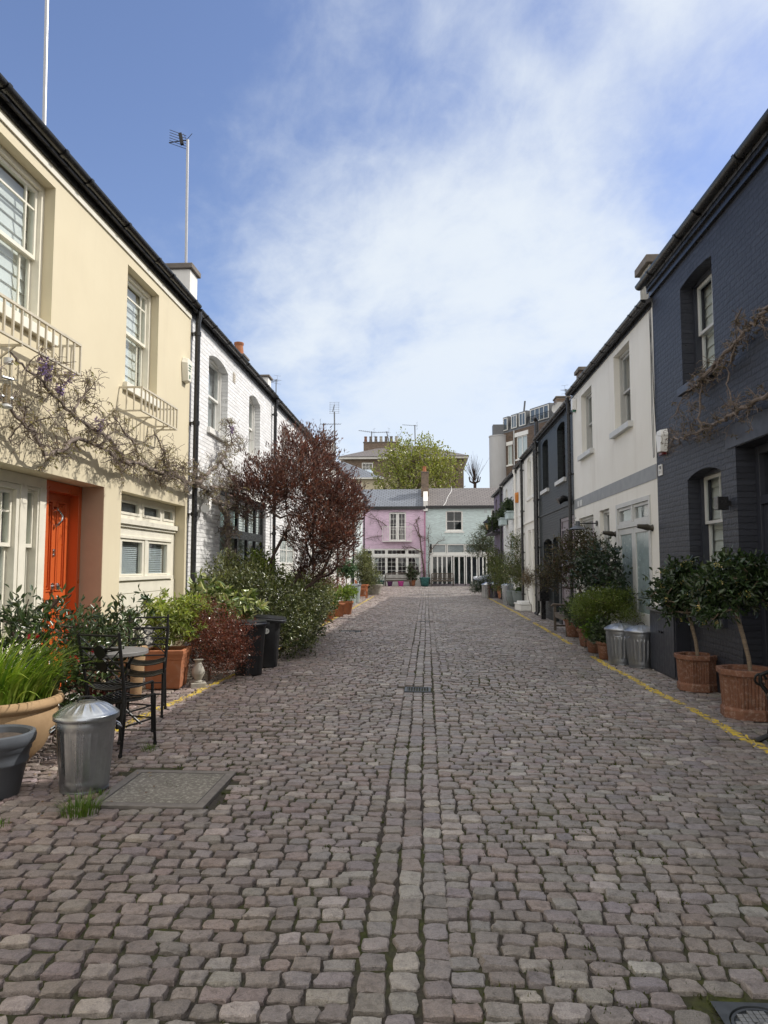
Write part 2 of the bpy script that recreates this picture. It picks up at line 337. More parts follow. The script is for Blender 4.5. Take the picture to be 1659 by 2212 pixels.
# ------------------------------------------------------------------ the street
def smooth(a, b, x):
    t = np.clip((x-a)/(b-a), 0, 1); return t*t*(3-2*t)
def ground(x, y):
    x = np.asarray(x, float); y = np.asarray(y, float)
    mid = np.exp(-((x+.1)/1.1)**2)
    z = -.05*mid*smooth(46, 38, y) + .009*np.sin(x*1.7+y*.6)*np.sin(y*.9-x*.5) + .006*np.sin(y*2.3+x*2.9)
    z = z*smooth(3.6, 2.6, np.abs(x)) + .16*smooth(38, 52, y)
    return z
def gz(x, y): return float(ground(x, y))
LEFT_X, RIGHT_X, END_Y = -4.0, 3.7, 52.0
COVER = (-2.29, -1.49, 4.78, 5.62); MANHOLE = (1.05, 1.335, 2.565, 2.85)
GRATES = [(-.30, .05, 9.57, 9.92), (-.25, .09, 21.4, 21.62), (-2.12, -1.66, 17.66, 18.02)]

def m_setts():
    n = NT('granite_setts'); a = n.N.new('ShaderNodeAttribute'); a.attribute_name = 'tint'
    g = n.noise(170, 3, .7); g2 = n.noise(22, 6, .65)
    c = n.mix(n.ramp(g, .35, .68, 0, .75), a.outputs['Color'], n.mix(1.0, a.outputs['Color'], (1.9, 1.88, 1.85), 'MULTIPLY'))
    c = n.mix(n.ramp(g2, .48, .70, 0, .7), c, n.mix(1.0, a.outputs['Color'], (.5, .47, .45), 'MULTIPLY'))
    c = n.mix(n.ramp(n.noise(.8, 7, .68), .50, .68, 0, .38), c, n.mix(1.0, a.outputs['Color'], (.55, .53, .52), 'MULTIPLY'))
    c = n.mix(n.ramp(n.noise(42, 5, .7), .60, .68, 0, .7), c, n.mix(1.0, a.outputs['Color'], (.30, .28, .27), 'MULTIPLY'))
    n.col(c).rough(n.ramp(n.noise(40, 4), .3, .7, .36, .60), 0, .55)
    n.bump(n.math('ADD', n.math('MULTIPLY', g, .35), n.math('ADD', n.noise(60, 6, .7), n.math('MULTIPLY', n.noise(19, 4, .6), 1.3))), .9, .010); return n.m
def m_joint():
    n = NT('joint_soil'); k = n.noise(1.1, 5, .6); f = n.noise(60, 4, .7); ms = n.ramp(n.math('ADD', k, n.math('MULTIPLY', n.noise(9, 4), .35)), .62, .84)
    c = n.mix(n.ramp(f, .3, .7), (.028, .025, .021), (.085, .075, .064)); c = n.mix(ms, c, n.mix(n.ramp(n.noise(35, 3), .35, .65), (.035, .045, .012), (.075, .085, .022)))
    n.col(c).rough(.95, 0, .2); n.bump(f, .6, .01); return n.m
def m_yellow():
    n = NT('yellow_road_paint'); k = n.noise(26, 8, .72)
    n.col(n.mix(n.ramp(k, .44, .62), (.60, .44, .05), (.32, .25, .12))).rough(.75, 0, .3); return n.m
def build_street():
    rng = np.random.default_rng(7)
    # bed
    def bed(xs, ys, name, kind='structure'):
        X, Y = np.meshgrid(xs, ys); Z = ground(X, Y)-.0195; V = np.stack([X, Y, Z], -1).reshape(-1, 3); nx = len(xs)
        i, j = np.meshgrid(np.arange(nx-1), np.arange(len(ys)-1)); a = (j*nx+i).ravel()
        return tag(fast_mesh(name, V, np.stack([a, a+1, a+1+nx, a+nx], 1), m_joint(), None, smooth=True), kind=kind)
    bed(np.concatenate([np.linspace(-8, -4.6, 8), np.linspace(-4.5, 4.5, 120), np.linspace(4.7, 30, 50)]), np.linspace(-6, 60, 420), 'street_bed')
    # setts
    st = []     # cx, cy, hx, hy, rot
    def blocked(x, y, m=.05):
        for x0, x1, y0, y1 in [COVER, MANHOLE]+GRATES:
            if x0-m < x < x1+m and y0-m < y < y1+m: return True
        return False
    y = .75; row = 0
    while y < 52.4:
        ph = rng.uniform(.098, .118); yc = y+ph/2
        segs = [(-4.5, -.295), (.085, 4.3 if yc < 38.5 else 10.0)]
        for a, b in segs:
            x = a+rng.uniform(0, .1) if a < -1 else a
            end = b
            while x < end-.06:
                w = rng.uniform(.100, .158)
                if end-(x+w) < .095: w = end-x; w = w if w < .19 else w/2
                if w < .05: break
                wf = lambda q: .022*math.sin(q*1.25+y*.35)+.045*math.sin(q*.55-y*.21)-(.05 if y < 7 else .025)*abs(q+.1)
                wv = wf(x+w/2); sl_ = (wf(x+w)-wf(x))/w
                st.append((x+w/2, yc+wv+rng.normal(0, .004), w/2-rng.uniform(.0005, .007), ph/2-rng.uniform(.006, .013), sl_+rng.normal(0, .022))); x += w
        y += ph; row += 1
    for k, cx in enumerate((-.232, -.105, .022)):   # the channel: five courses laid along the street
        y = .7+rng.uniform(0, .1)
        while y < 50:
            l = rng.uniform(.125, .19) if k == 1 else rng.uniform(.11, .16)
            wob = .010*math.sin(y*.45)+.004*math.sin(y*1.7+k)
            st.append((cx+wob+rng.normal(0, .004), y+l/2, .0635-rng.uniform(.001, .008), l/2-rng.uniform(.005, .012), rng.normal(0, .02))); y += l
    st = np.array([s for s in st if not blocked(s[0], s[1])])
    N = len(st); cx, cy, hx, hy, ro = st.T
    # tints: albedo per stone
    t = rng.random(N); base = np.tile(np.array([.161, .149, .143]), (N, 1))
    base[t < .26] = (.168, .146, .137); base[(t > .34) & (t < .50)] = (.142, .128, .122); base[t > .90] = (.225, .21, .20); base[(t > .80) & (t < .90)] = (.156, .143, .148)
    left = smooth(.5, -3, cx)[:, None]; base = base*(1+left*np.array([.10, .0, -.03]))
    pat = np.array([mnoise.noise(Vector((a*.35, b*.28, 3))) for a, b in zip(cx, cy)]); base = base*(1+.16*pat[:, None])
    base *= rng.uniform(.86, 1.14, (N, 1)); base *= rng.uniform(.97, 1.03, (N, 3))*np.array([1.30, 1.29, 1.27])
    def patch(idx, T):
        n = len(idx); k = len(T); U, Vv = np.meshgrid(T, T); U, Vv = U.ravel(), Vv.ravel(); m = k*k
        q = np.hypot(1, np.minimum(np.abs(U), np.abs(Vv)))  # pull the corners in
        sh = 1-.09*(np.abs(U)*np.abs(Vv))**3
        u = U*sh; v = Vv*sh
        wob_ = rng.normal(0, .055, (n, 4)); jx = rng.normal(0, .022, (n, m))+wob_[:, :1]*np.sin(3*Vv)[None]+wob_[:, 1:2]*np.cos(4*Vv)[None]*np.sign(U)[None]; jy = rng.normal(0, .025, (n, m))+wob_[:, 2:3]*np.sin(3*U)[None]+wob_[:, 3:4]*np.cos(4*U)[None]*np.sign(Vv)[None]
        sk = rng.normal(0, .035, (n, 1)); tp = rng.normal(0, .055, (n, 1))
        ux = (u[None]+jx+sk*v[None])*(1+tp*v[None]); vy = v[None]+jy
        lx = ux*hx[idx, None]; ly = vy*hy[idx, None]; c, s = np.cos(ro[idx])[:, None], np.sin(ro[idx])[:, None]
        X = cx[idx, None]+lx*c-ly*s; Y = cy[idx, None]+lx*s+ly*c
        e = np.maximum(np.abs(U), np.abs(Vv))
        prof = np.where(e > .97, -.034, np.where(e > .9, -.0055, np.where(e > .7, -.0006, 0.0))); prof = prof-.0012*(U**2+Vv**2)*(e < .97)
        tilt = rng.normal(0, .022, (n, 1))*lx + rng.normal(0, .026, (n, 1))*ly
        Z = ground(cx[idx], cy[idx])[:, None]+prof[None]+tilt+rng.normal(0, .0042, (n, 1))+rng.normal(0, .0021, (n, m))*(e < .97)
        V = np.stack([X, Y, Z], -1).reshape(-1, 3); i, j = np.meshgrid(np.arange(k-1), np.arange(k-1)); a = (j*k+i).ravel()
        f = np.stack([a, a+1, a+1+k, a+k], 1); F = (f[None]+(np.arange(n)*m)[:, None, None]).reshape(-1, 4)
        return V, F, np.repeat(base[idx], m, 0)
    near = np.where(cy < 9)[0]; far = np.where(cy >= 9)[0]
    V1, F1, C1 = patch(near, np.array([-1, -.95, -.84, -.3, .3, .84, .95, 1])); V2, F2, C2 = patch(far, np.array([-1, -.93, -.78, .78, .93, 1]))
    o = fast_mesh('cobblestones', np.vstack([V1, V2]), np.vstack([F1, F2+len(V1)]), m_setts(), None, np.vstack([C1, C2]), smooth=27); tag(o, kind='structure')
    # painted lines, laid over the stones
    ym = m_yellow(); from mathutils.bvhtree import BVHTree
    VV, FF = np.vstack([V1, V2]), np.vstack([F1, F2+len(V1)]); mid = np.abs(VV[FF[:, 0], 0]); keep = FF[(mid > 2.4) & (mid < 3.5)]
    bvh = BVHTree.FromPolygons([Vector(p) for p in VV.tolist()], keep.tolist())
    def drape(x, y):
        h = bvh.ray_cast(Vector((x, y, 1)), Vector((0, 0, -1)))[0]
        return max(h.z if h is not None else -9, gz(x, y)-.02)+.004
    def line(pts, name, gaps, wear):
        rows = []; ys = np.arange(pts[0][1], pts[-1][1], .018); xs = np.interp(ys, [p[1] for p in pts], [p[0] for p in pts])+.008*np.sin(ys*3.1)
        V, F = [], []
        for k, (a, b) in enumerate(zip(xs, ys)):
            for q in range(7): V.append((a+(q-3)*.0165, b, drape(a+(q-3)*.0165, b)))
        for k in range(len(ys)-1):
            if any(g0 < ys[k] < g1 for g0, g1 in gaps): continue
            for q in range(6):
                w = mnoise.noise(Vector((q*.9, ys[k]*7, pts[0][0])))+.6*mnoise.noise(Vector((q*2.3, ys[k]*30, 5)))
                if w > wear: continue
                i = k*7+q; F.append((i, i+1, i+8, i+7))
        p = fast_mesh(name, V, F, ym); tag(p, kind='structure')
    line([(-3.1, 6.3), (-3.05, 7.16), (-2.86, 10.1), (-2.80, 20), (-2.79, 38)], 'yellow_line', [], .16)
    line([(2.98, 4.6), (2.97, 6.52), (2.92, 11.9), (3.08, 24.4), (3.10, 36)], 'yellow_line', [(8.35, 8.55), (13.0, 15.0), (20.5, 21.2)], .42)
    # wide ground to the horizon
    g = MB(); g.face([(-600, -600, -.3), (600, -600, -.3), (600, 900, -.3), (-600, 900, -.3)])
    tag(g.build('ground', m_plain('ground_soil', (.12, .11, .09), .95)), kind='structure')
    return o
build_street()

# covers and drains
def covers():
    x0, x1, y0, y1 = COVER
    t = thing('access_cover', 'square concrete filled access cover set in the cobbles beside the shiny galvanised bin', 'access cover', ((x0+x1)/2, (y0+y1)/2, 0))
    n = NT('worn_concrete'); k = n.noise(34, 8, .75); k2 = n.noise(5, 5)
    c = n.mix(n.ramp(k2, .35, .65), (.150, .138, .120), (.195, .18, .158)); n.col(n.mix(n.ramp(k, .50, .64, 0, .9), c, (.40, .39, .34))).rough(.85, 0, .3); n.bump(n.noise(50, 5), .5, .006)
    m = MB(); m.box(x0+.075, x1-.075, y0+.075, y1-.075, -.05, -.005); m.build('infill', n.m, t)
    m = MB()
    for a, b, c_, d in ((x0, x1, y0, y0+.066), (x0, x1, y1-.066, y1), (x0, x0+.066, y0+.066, y1-.066), (x1-.066, x1, y0+.066, y1-.066)): m.box(a, b, c_, d, -.05, -.001)
    m.build('frame', m_plain('concrete_frame', (.175, .16, .147), .85, var=.2, scale=20, bump=.4), t, bevel=.004)
    m = MB()
    for a, b, c_, d in ((x0+.072, x1-.072, y0+.068, y0+.073), (x0+.072, x1-.072, y1-.073, y1-.068), (x0+.068, x0+.073, y0+.07, y1-.07), (x1-.073, x1-.068, y0+.07, y1-.07)): m.box(a, b, c_, d, -.05, -.0025)
    m.build('steel_edging', m_plain('worn_edging', (.11, .105, .1), .6, .2), t)
    x0, x1, y0, y1 = MANHOLE; cx, cy = (x0+x1)/2, (y0+y1)/2; z = gz(cx, cy)-.002
    t = thing('manhole_cover', 'round grid patterned iron cover in a square frame at the front edge', 'manhole cover', (cx, cy, z))
    m = MB(); n_ = 64; R = .122; H = (x1-x0)/2
    def sq(a):
        dx, dy = math.cos(a), math.sin(a); q = H/max(abs(dx), abs(dy)); return (cx+dx*q, cy+dy*q)
    for k in range(n_):
        a, b = 2*math.pi*k/n_, 2*math.pi*(k+1)/n_; p, q = (cx+R*math.cos(a), cy+R*math.sin(a)), (cx+R*math.cos(b), cy+R*math.sin(b))
        m.face([(*p, z), (*sq(a), z), (*sq(b), z), (*q, z)]); m.face([(*p, z), (*q, z), (*q, z-.02), (*p, z-.02)])
    m.build('frame', M['iron_c'], t)
    m = MB(); m.lathe([(.0001, -.012), (.106, -.012), (.106, -.004), (.116, -.004), (.116, -.02)], 48, (cx, cy, z)); m.build('plate', M['iron_c'], t)
    m = MB()
    for i in range(-5, 6):
        for j in range(-5, 6):
            px, py = i*.022, j*.022
            if math.hypot(px, py) < .095 and not (abs(px) < .035 and abs(py) < .024): m.box(cx+px-.0095, cx+px+.0095, cy+py-.0095, cy+py+.0095, z-.012, z-.002)
    m.build('raised_grid', m_plain('worn_iron', (.26, .27, .275), .4, .4, var=.15), t, bevel=.0015)
    m = MB(); m.lathe([(.0001, -.012), (.034, -.012), (.034, -.001), (.029, -.001), (.026, -.006), (.0001, -.006)], 24, (cx, cy, z)); m.build('badge', m_plain('worn_iron_badge', (.22, .23, .235), .4, .4), t)
    labs = ['black slotted drain grating in the central channel of setts, the nearer to the camera', 'narrow drain grating in the central channel, far down the street', 'drain grating among the setts beside the row of small terracotta pots']
    for (x0, x1, y0, y1), lab in zip(GRATES, labs):
        z = gz((x0+x1)/2, (y0+y1)/2)-.004
        t = thing('drain_grate', lab, 'drain', ((x0+x1)/2, (y0+y1)/2, z), group='drain gratings in the street')
        m = MB()
        for a, b, c_, d in ((x0, x1, y0, y0+.03), (x0, x1, y1-.03, y1), (x0, x0+.03, y0+.03, y1-.03), (x1-.03, x1, y0+.03, y1-.03)): m.box(a, b, c_, d, z-.05, z)
        m.build('frame', M['iron_c'], t)
        m = MB(); k = int((x1-x0-.06)/.034)
        for i in range(k):
            a = x0+.035+i*(x1-x0-.07)/k; m.box(a, a+.017, y0+.03, y1-.03, z-.05, z-.004)
        m.build('bars', M['iron'], t)
        m = MB(); m.box(x0+.02, x1-.02, y0+.02, y1-.02, z-.09, z-.06); m.build('pit', M['room'], t)
covers()

# ------------------------------------------------------------------ facades
class Frame:
    def __init__(s, o, sd, nd): s.o, s.sd, s.nd = Vector(o), Vector(sd).normalized(), Vector(nd).normalized()
    def __call__(s, a, z, d=0.0): p = s.o+s.sd*a+s.nd*d; return (p.x, p.y, p.z+z)
FL = Frame((LEFT_X, 0, 0), (0, 1, 0), (-1, 0, 0)); FR = Frame((RIGHT_X, 0, 0), (0, 1, 0), (1, 0, 0)); FE = Frame((0, END_Y, 0), (1, 0, 0), (0, 1, 0))
def facade(mb, fr, s0, s1, z0, z1, ops):
    ops = [tuple(o)+(0,)*(6-len(o)) for o in ops]     # (s0,s1,z0,z1,depth,arch rise)
    ss = sorted({s0, s1, *[o[0] for o in ops], *[o[1] for o in ops]}); zs = sorted({z0, z1, *[o[2] for o in ops], *[o[3] for o in ops]})
    for a, b in zip(ss, ss[1:]):
        for c, d in zip(zs, zs[1:]):
            m, q = (a+b)/2, (c+d)/2
            if any(o[0] < m < o[1] and o[2] < q < o[3] for o in ops): continue
            mb.face([fr(a, c), fr(b, c), fr(b, d), fr(a, d)])
    for a, b, c, d, dep, ar in ops:
        k = 12 if ar else 1; top = []
        for i in range(k+1):
            t = i/k; top.append((a+(b-a)*t, d-ar+ar*(1-(2*t-1)**2)))
        mb.face([fr(a, c), fr(a, c, dep), fr(a, d-ar, dep), fr(a, d-ar)]); mb.face([fr(b, c), fr(b, d-ar), fr(b, d-ar, dep), fr(b, c, dep)])
        mb.face([fr(a, c), fr(b, c), fr(b, c, dep), fr(a, c, dep)])
        for (p, zp), (q, zq) in zip(top, top[1:]):
            mb.face([fr(p, zp), fr(p, zp, dep), fr(q, zq, dep), fr(q, zq)])
            if ar: mb.face([fr(p, zp), fr(q, zq), fr(q, d), fr(p, d)])
def grid_bars(mb, fr, a, b, c, d, d0, d1, cols=1, rows=1, w=.022):
    for i in range(1, cols): x = a+(b-a)*i/cols; mb.fbox(fr, x-w/2, x+w/2, c, d, d0, d1)
    for j in range(1, rows):
        z = c+(d-c)*j/rows
        for i in range(cols):
            x0 = a+(b-a)*i/cols+(w/2 if i else 0); x1 = a+(b-a)*(i+1)/cols-(w/2 if i < cols-1 else 0); mb.fbox(fr, x0, x1, z-w/2, z+w/2, d0, d1)
def rim(mb, fr, a, b, c, d, d0, d1, w, wb=None, wt=None):
    wb, wt = wb or w, wt or w
    mb.fbox(fr, a, a+w, c, d, d0, d1); mb.fbox(fr, b-w, b, c, d, d0, d1); mb.fbox(fr, a+w, b-w, c, c+wb, d0, d1); mb.fbox(fr, a+w, b-w, d-wt, d, d0, d1)
def pane(mb, fr, a, b, c, d, dep): mb.face([fr(a, c, dep), fr(b, c, dep), fr(b, d, dep), fr(a, d, dep)])
def sash(root, fr, a, b, c, d, dep, mat, cols=2, rows=1, low=None, blind='dim', bl=1.0, sill=None, sillmat=None, box=.055, rail=.045, name='window', glass='glass', mid=None, margin=False, sillw=.06, smat=None):
    """vertical sliding sash: box frame, upper and lower sash, panes, blind, sill"""
    f = MB(); e = .004
    a, b, c, d = a+e, b-e, c+e, d-e
    rim(f, fr, a, b, c, d, dep-.02, dep+.12, box); w0 = None
    if smat: w0 = f.build(name, mat, root); f = MB()
    a2, b2, c2, d2 = a+box, b-box, c+box, d-box; m = mid if mid else (c2+d2)/2
    rim(f, fr, a2, b2, m-.02, d2, dep+.022, dep+.058, rail, wb=.04); rim(f, fr, a2, b2, c2, m+.02, dep+.066, dep+.102, rail, wb=.07, wt=.04)
    ia, ib = a2+rail, b2-rail
    up, lo = (m+.02, d2-rail), (c2+.07, m-.02)
    lc, lr = low if low else (cols, rows)
    if margin:
        for (z0, z1, q) in ((up[0], up[1], dep+.03), (lo[0], lo[1], dep+.074)):
            for x in (ia+(ib-ia)*.16, ib-(ib-ia)*.16): f.fbox(fr, x-.011, x+.011, z0, z1, q, q+.02)
        for x0, x1 in ((ia, ia+(ib-ia)*.16-.011), (ia+(ib-ia)*.16+.011, ib-(ib-ia)*.16-.011), (ib-(ib-ia)*.16+.011, ib)): f.fbox(fr, x0, x1, up[1]-.20, up[1]-.178, dep+.03, dep+.05)
    else:
        grid_bars(f, fr, ia, ib, up[0], up[1], dep+.028, dep+.05, cols, rows); grid_bars(f, fr, ia, ib, lo[0], lo[1], dep+.072, dep+.094, lc, lr)
    if smat: w = w0; f.build('sash_frame', smat, w)
    else: w = f.build(name, mat, root)
    g = MB(); pane(g, fr, ia-.01, ib+.01, up[0]-.01, up[1]+.01, dep+.04); pane(g, fr, ia-.01, ib+.01, lo[0]-.01, lo[1]+.01, dep+.084); g.build('pane', M[glass], w)
    if blind:
        g = MB(); z0 = d2-(d2-c2)*bl
        k = max(1, int((d2-z0)/.14)) if blind == 'blind' else 14
        if blind == 'blind':
            for i in range(k):
                z1 = d2-(d2-z0)*i/k; z2 = d2-(d2-z0)*(i+1)/k; g.face([fr(a2, z1, dep+.150), fr(b2+.4, z1, dep+.150), fr(b2+.4, z2, dep+.128), fr(a2, z2, dep+.128)]); g.face([fr(a2, z2, dep+.128), fr(b2+.4, z2, dep+.128), fr(b2+.4, z2, dep+.150), fr(a2, z2, dep+.150)])
        else:
            for i in range(k):
                x0, x1 = a2+(b2+.4-a2)*i/k, a2+(b2+.4-a2)*(i+1)/k; q0, q1 = dep+.14+.03*(i % 2), dep+.14+.03*((i+1) % 2)
                g.face([fr(x0, z0, q0), fr(x1, z0, q1), fr(x1, d2, q1), fr(x0, d2, q0)])
        g.build('blind' if blind == 'blind' else 'curtain', M['blind' if blind == 'blind' else blind], w)
    if sill:
        g = MB(); g.fbox(fr, a-sill, b+sill, c-.115, c-.006, -sillw, dep+.02); g.build('sill', sillmat or mat, w, bevel=.006)
    return w
def light(root, fr, a, b, c, d, dep, mat, cols=1, rows=1, w=.05, name='window', glass='glass', bar=.022, blind=None, th=.06, backing=True):
    """fixed or casement light: rim, glazing bars, pane"""
    f = MB(); rim(f, fr, a, b, c, d, dep, dep+th, w); grid_bars(f, fr, a+w, b-w, c+w, d-w, dep+.012, dep+th-.012, cols, rows, bar)
    o = f.build(name, mat, root); g = MB(); pane(g, fr, a+w-.005, b-w+.005, c+w-.005, d-w+.005, dep+th/2); g.build('pane', M[glass], o)
    if blind: g = MB(); pane(g, fr, a+w, b-w+.2, c+w, d-w, dep+th+.03); g.build('blind', M[blind], o)
    return o
def slats(root, fr, a, b, c, d, dep, mat='blind', step=.028):
    g = MB(); z = c
    while z < d: g.face([fr(a, z, dep), fr(b, z, dep), fr(b, z+step*.80, dep+.010), fr(a, z+step*.80, dep+.010)]); z += step
    return g.build('slatted_blind', M[mat], root)
def gutter(root, fr, s0, s1, z, step=1.0, d=-.12, r=.062, fascia='black', drop=.0):
    g = MB(); pts = []
    n = 10; v0 = len(g.v)
    for s in (s0, s1):
        for k in range(n+1):
            t = math.pi*k/n; g.v.append(fr(s, z-r*math.sin(t)*.95, d+r*math.cos(t)))
    for k in range(n): g.f.append((v0+k, v0+k+1, v0+n+2+k, v0+n+1+k))
    for s in (s0, s1): g.f.append(tuple(v0+(0 if s == s0 else n+1)+k for k in range(n+1)))
    s = s0+step*.35; q = 0
    while s < s1-.05:                        # brackets and union collars
        rr = r+.011; b0 = len(g.v)
        for ss in (s-.03, s+.03):
            for k in range(n+1):
                t = math.pi*k/n; g.v.append(fr(ss, z-rr*math.sin(t)*.97, d+rr*math.cos(t)))
        for k in range(n): g.f.append((b0+k, b0+k+1, b0+n+2+k, b0+n+1+k))
        for j in (0, 1):
            for k in range(n): pass
        g.fbox(fr, s-.012, s+.012, z-.05, z-.015, d+r*.8, -.026); s += step if q % 3 else step*.55; q += 1
    o = g.build('gutter', M['black'], root, smooth=True)
    f = MB(); f.fbox(fr, s0, s1, z-.13, z+.06, -.025, -.003); f.build('fascia', M[fascia], root)
    return o
def downpipe(root, fr, s, z0, z1, d=-.09, r=.042, mat='black', offset=True):
    g = MB(); pts = [fr(s, z1-.06, -.12), fr(s, z1-.16, -.12), fr(s, z1-.26, d)] if offset else [fr(s, z1, d)]
    pts += [fr(s, z0+.12, d), fr(s, z0+.03, d-.07)]; g.tube(pts, r, 12)
    for z in np.arange(z1-.45, z0+.3, -1.55): g.tube([fr(s, z-.035, d), fr(s, z+.035, d)], r+.013, 12); g.fbox(fr, s-.065, s+.065, z-.012, z+.012, d, -.003)
    return g.build('downpipe', M[mat], root, smooth=True)
def shell(root, fr, s0, s1, eave, ridge=1.65, depth=7.0, wall=None, roof='slate3', over=.10, z0=-.3, parapet=None):
    g = MB(); s0 += .004; s1 -= .004
    for s in (s0, s1):
        g.face([fr(s, z0, 0), fr(s, eave, 0), fr(s, eave+ridge-.06, depth/2), fr(s, eave, depth), fr(s, z0, depth)])
    g.face([fr(s0, z0, depth), fr(s1, z0, depth), fr(s1, eave, depth), fr(s0, eave, depth)])
    g.face([fr(s0, z0, 0), fr(s1, z0, 0), fr(s1, z0, depth), fr(s0, z0, depth)])
    g.build('outer_wall', wall, root)
    r = MB(); t = .07; k = ridge/(depth/2)
    A = [fr(s0, eave+.05-over*k, -over), fr(s1, eave+.05-over*k, -over), fr(s1, eave+ridge+.05, depth/2), fr(s0, eave+ridge+.05, depth/2)]
    B = [fr(s1, eave+.05-over*k, depth+over), fr(s0, eave+.05-over*k, depth+over)]
    dn = lambda p: (p[0], p[1], p[2]-t)
    r.face(A); r.face([A[3], A[2], B[0], B[1]]); r.face([dn(A[0]), dn(A[1]), A[1], A[0]]); r.face([dn(p) for p in A]); r.face([dn(A[3]), dn(A[2]), dn(B[0]), dn(B[1])])
    r.face([A[0], A[3], dn(A[3]), dn(A[0])]); r.face([A[1], A[2], dn(A[2]), dn(A[1])])
    return r.build('roof', M[roof], root)
def chimney(roof, fr, s0, s1, d0, d1, z0, z1, mat, cap=None, pots=(), capz=.09, over=.06, potmat='terra', potr=.11, poth=.34):
    g = MB(); g.fbox(fr, s0, s1, z0, z1, d0, d1); c = g.build('chimney', mat, roof, bevel=.01)
    if cap: g = MB(); g.fbox(fr, s0-over, s1+over, z1, z1+capz, d0-over, d1+over); g.build('cap', cap, c, bevel=.015)
    return c
def pot(root, p, mat='terra', r=.11, h=.36):
    g = MB(); g.lathe([(r*1.02, 0), (r*1.05, .04), (r*.86, h*.72), (r*.86, h*.80), (r*1.0, h*.86), (r*1.0, h), (r*.72, h), (r*.66, h*.4), (.0001, h*.4)], 16, p); return g.build('chimney_pot', M[mat], root, smooth=True)
def house(name, label, fr, s0, s1, eave, ops, wallmat, cat='house', roof='slate3', z0=-.3, ridge=1.65, depth=7.0, side=None, group=None, over=.1):
    m = (s0+s1)/2; root = thing(name, label, cat, fr(m, 0, 0), group=group)
    g = MB(); facade(g, fr, s0, s1, z0, eave, ops); g.build('wall', wallmat, root)
    return root, shell(root, fr, s0, s1, eave, ridge, depth, side or wallmat, roof, over=over)
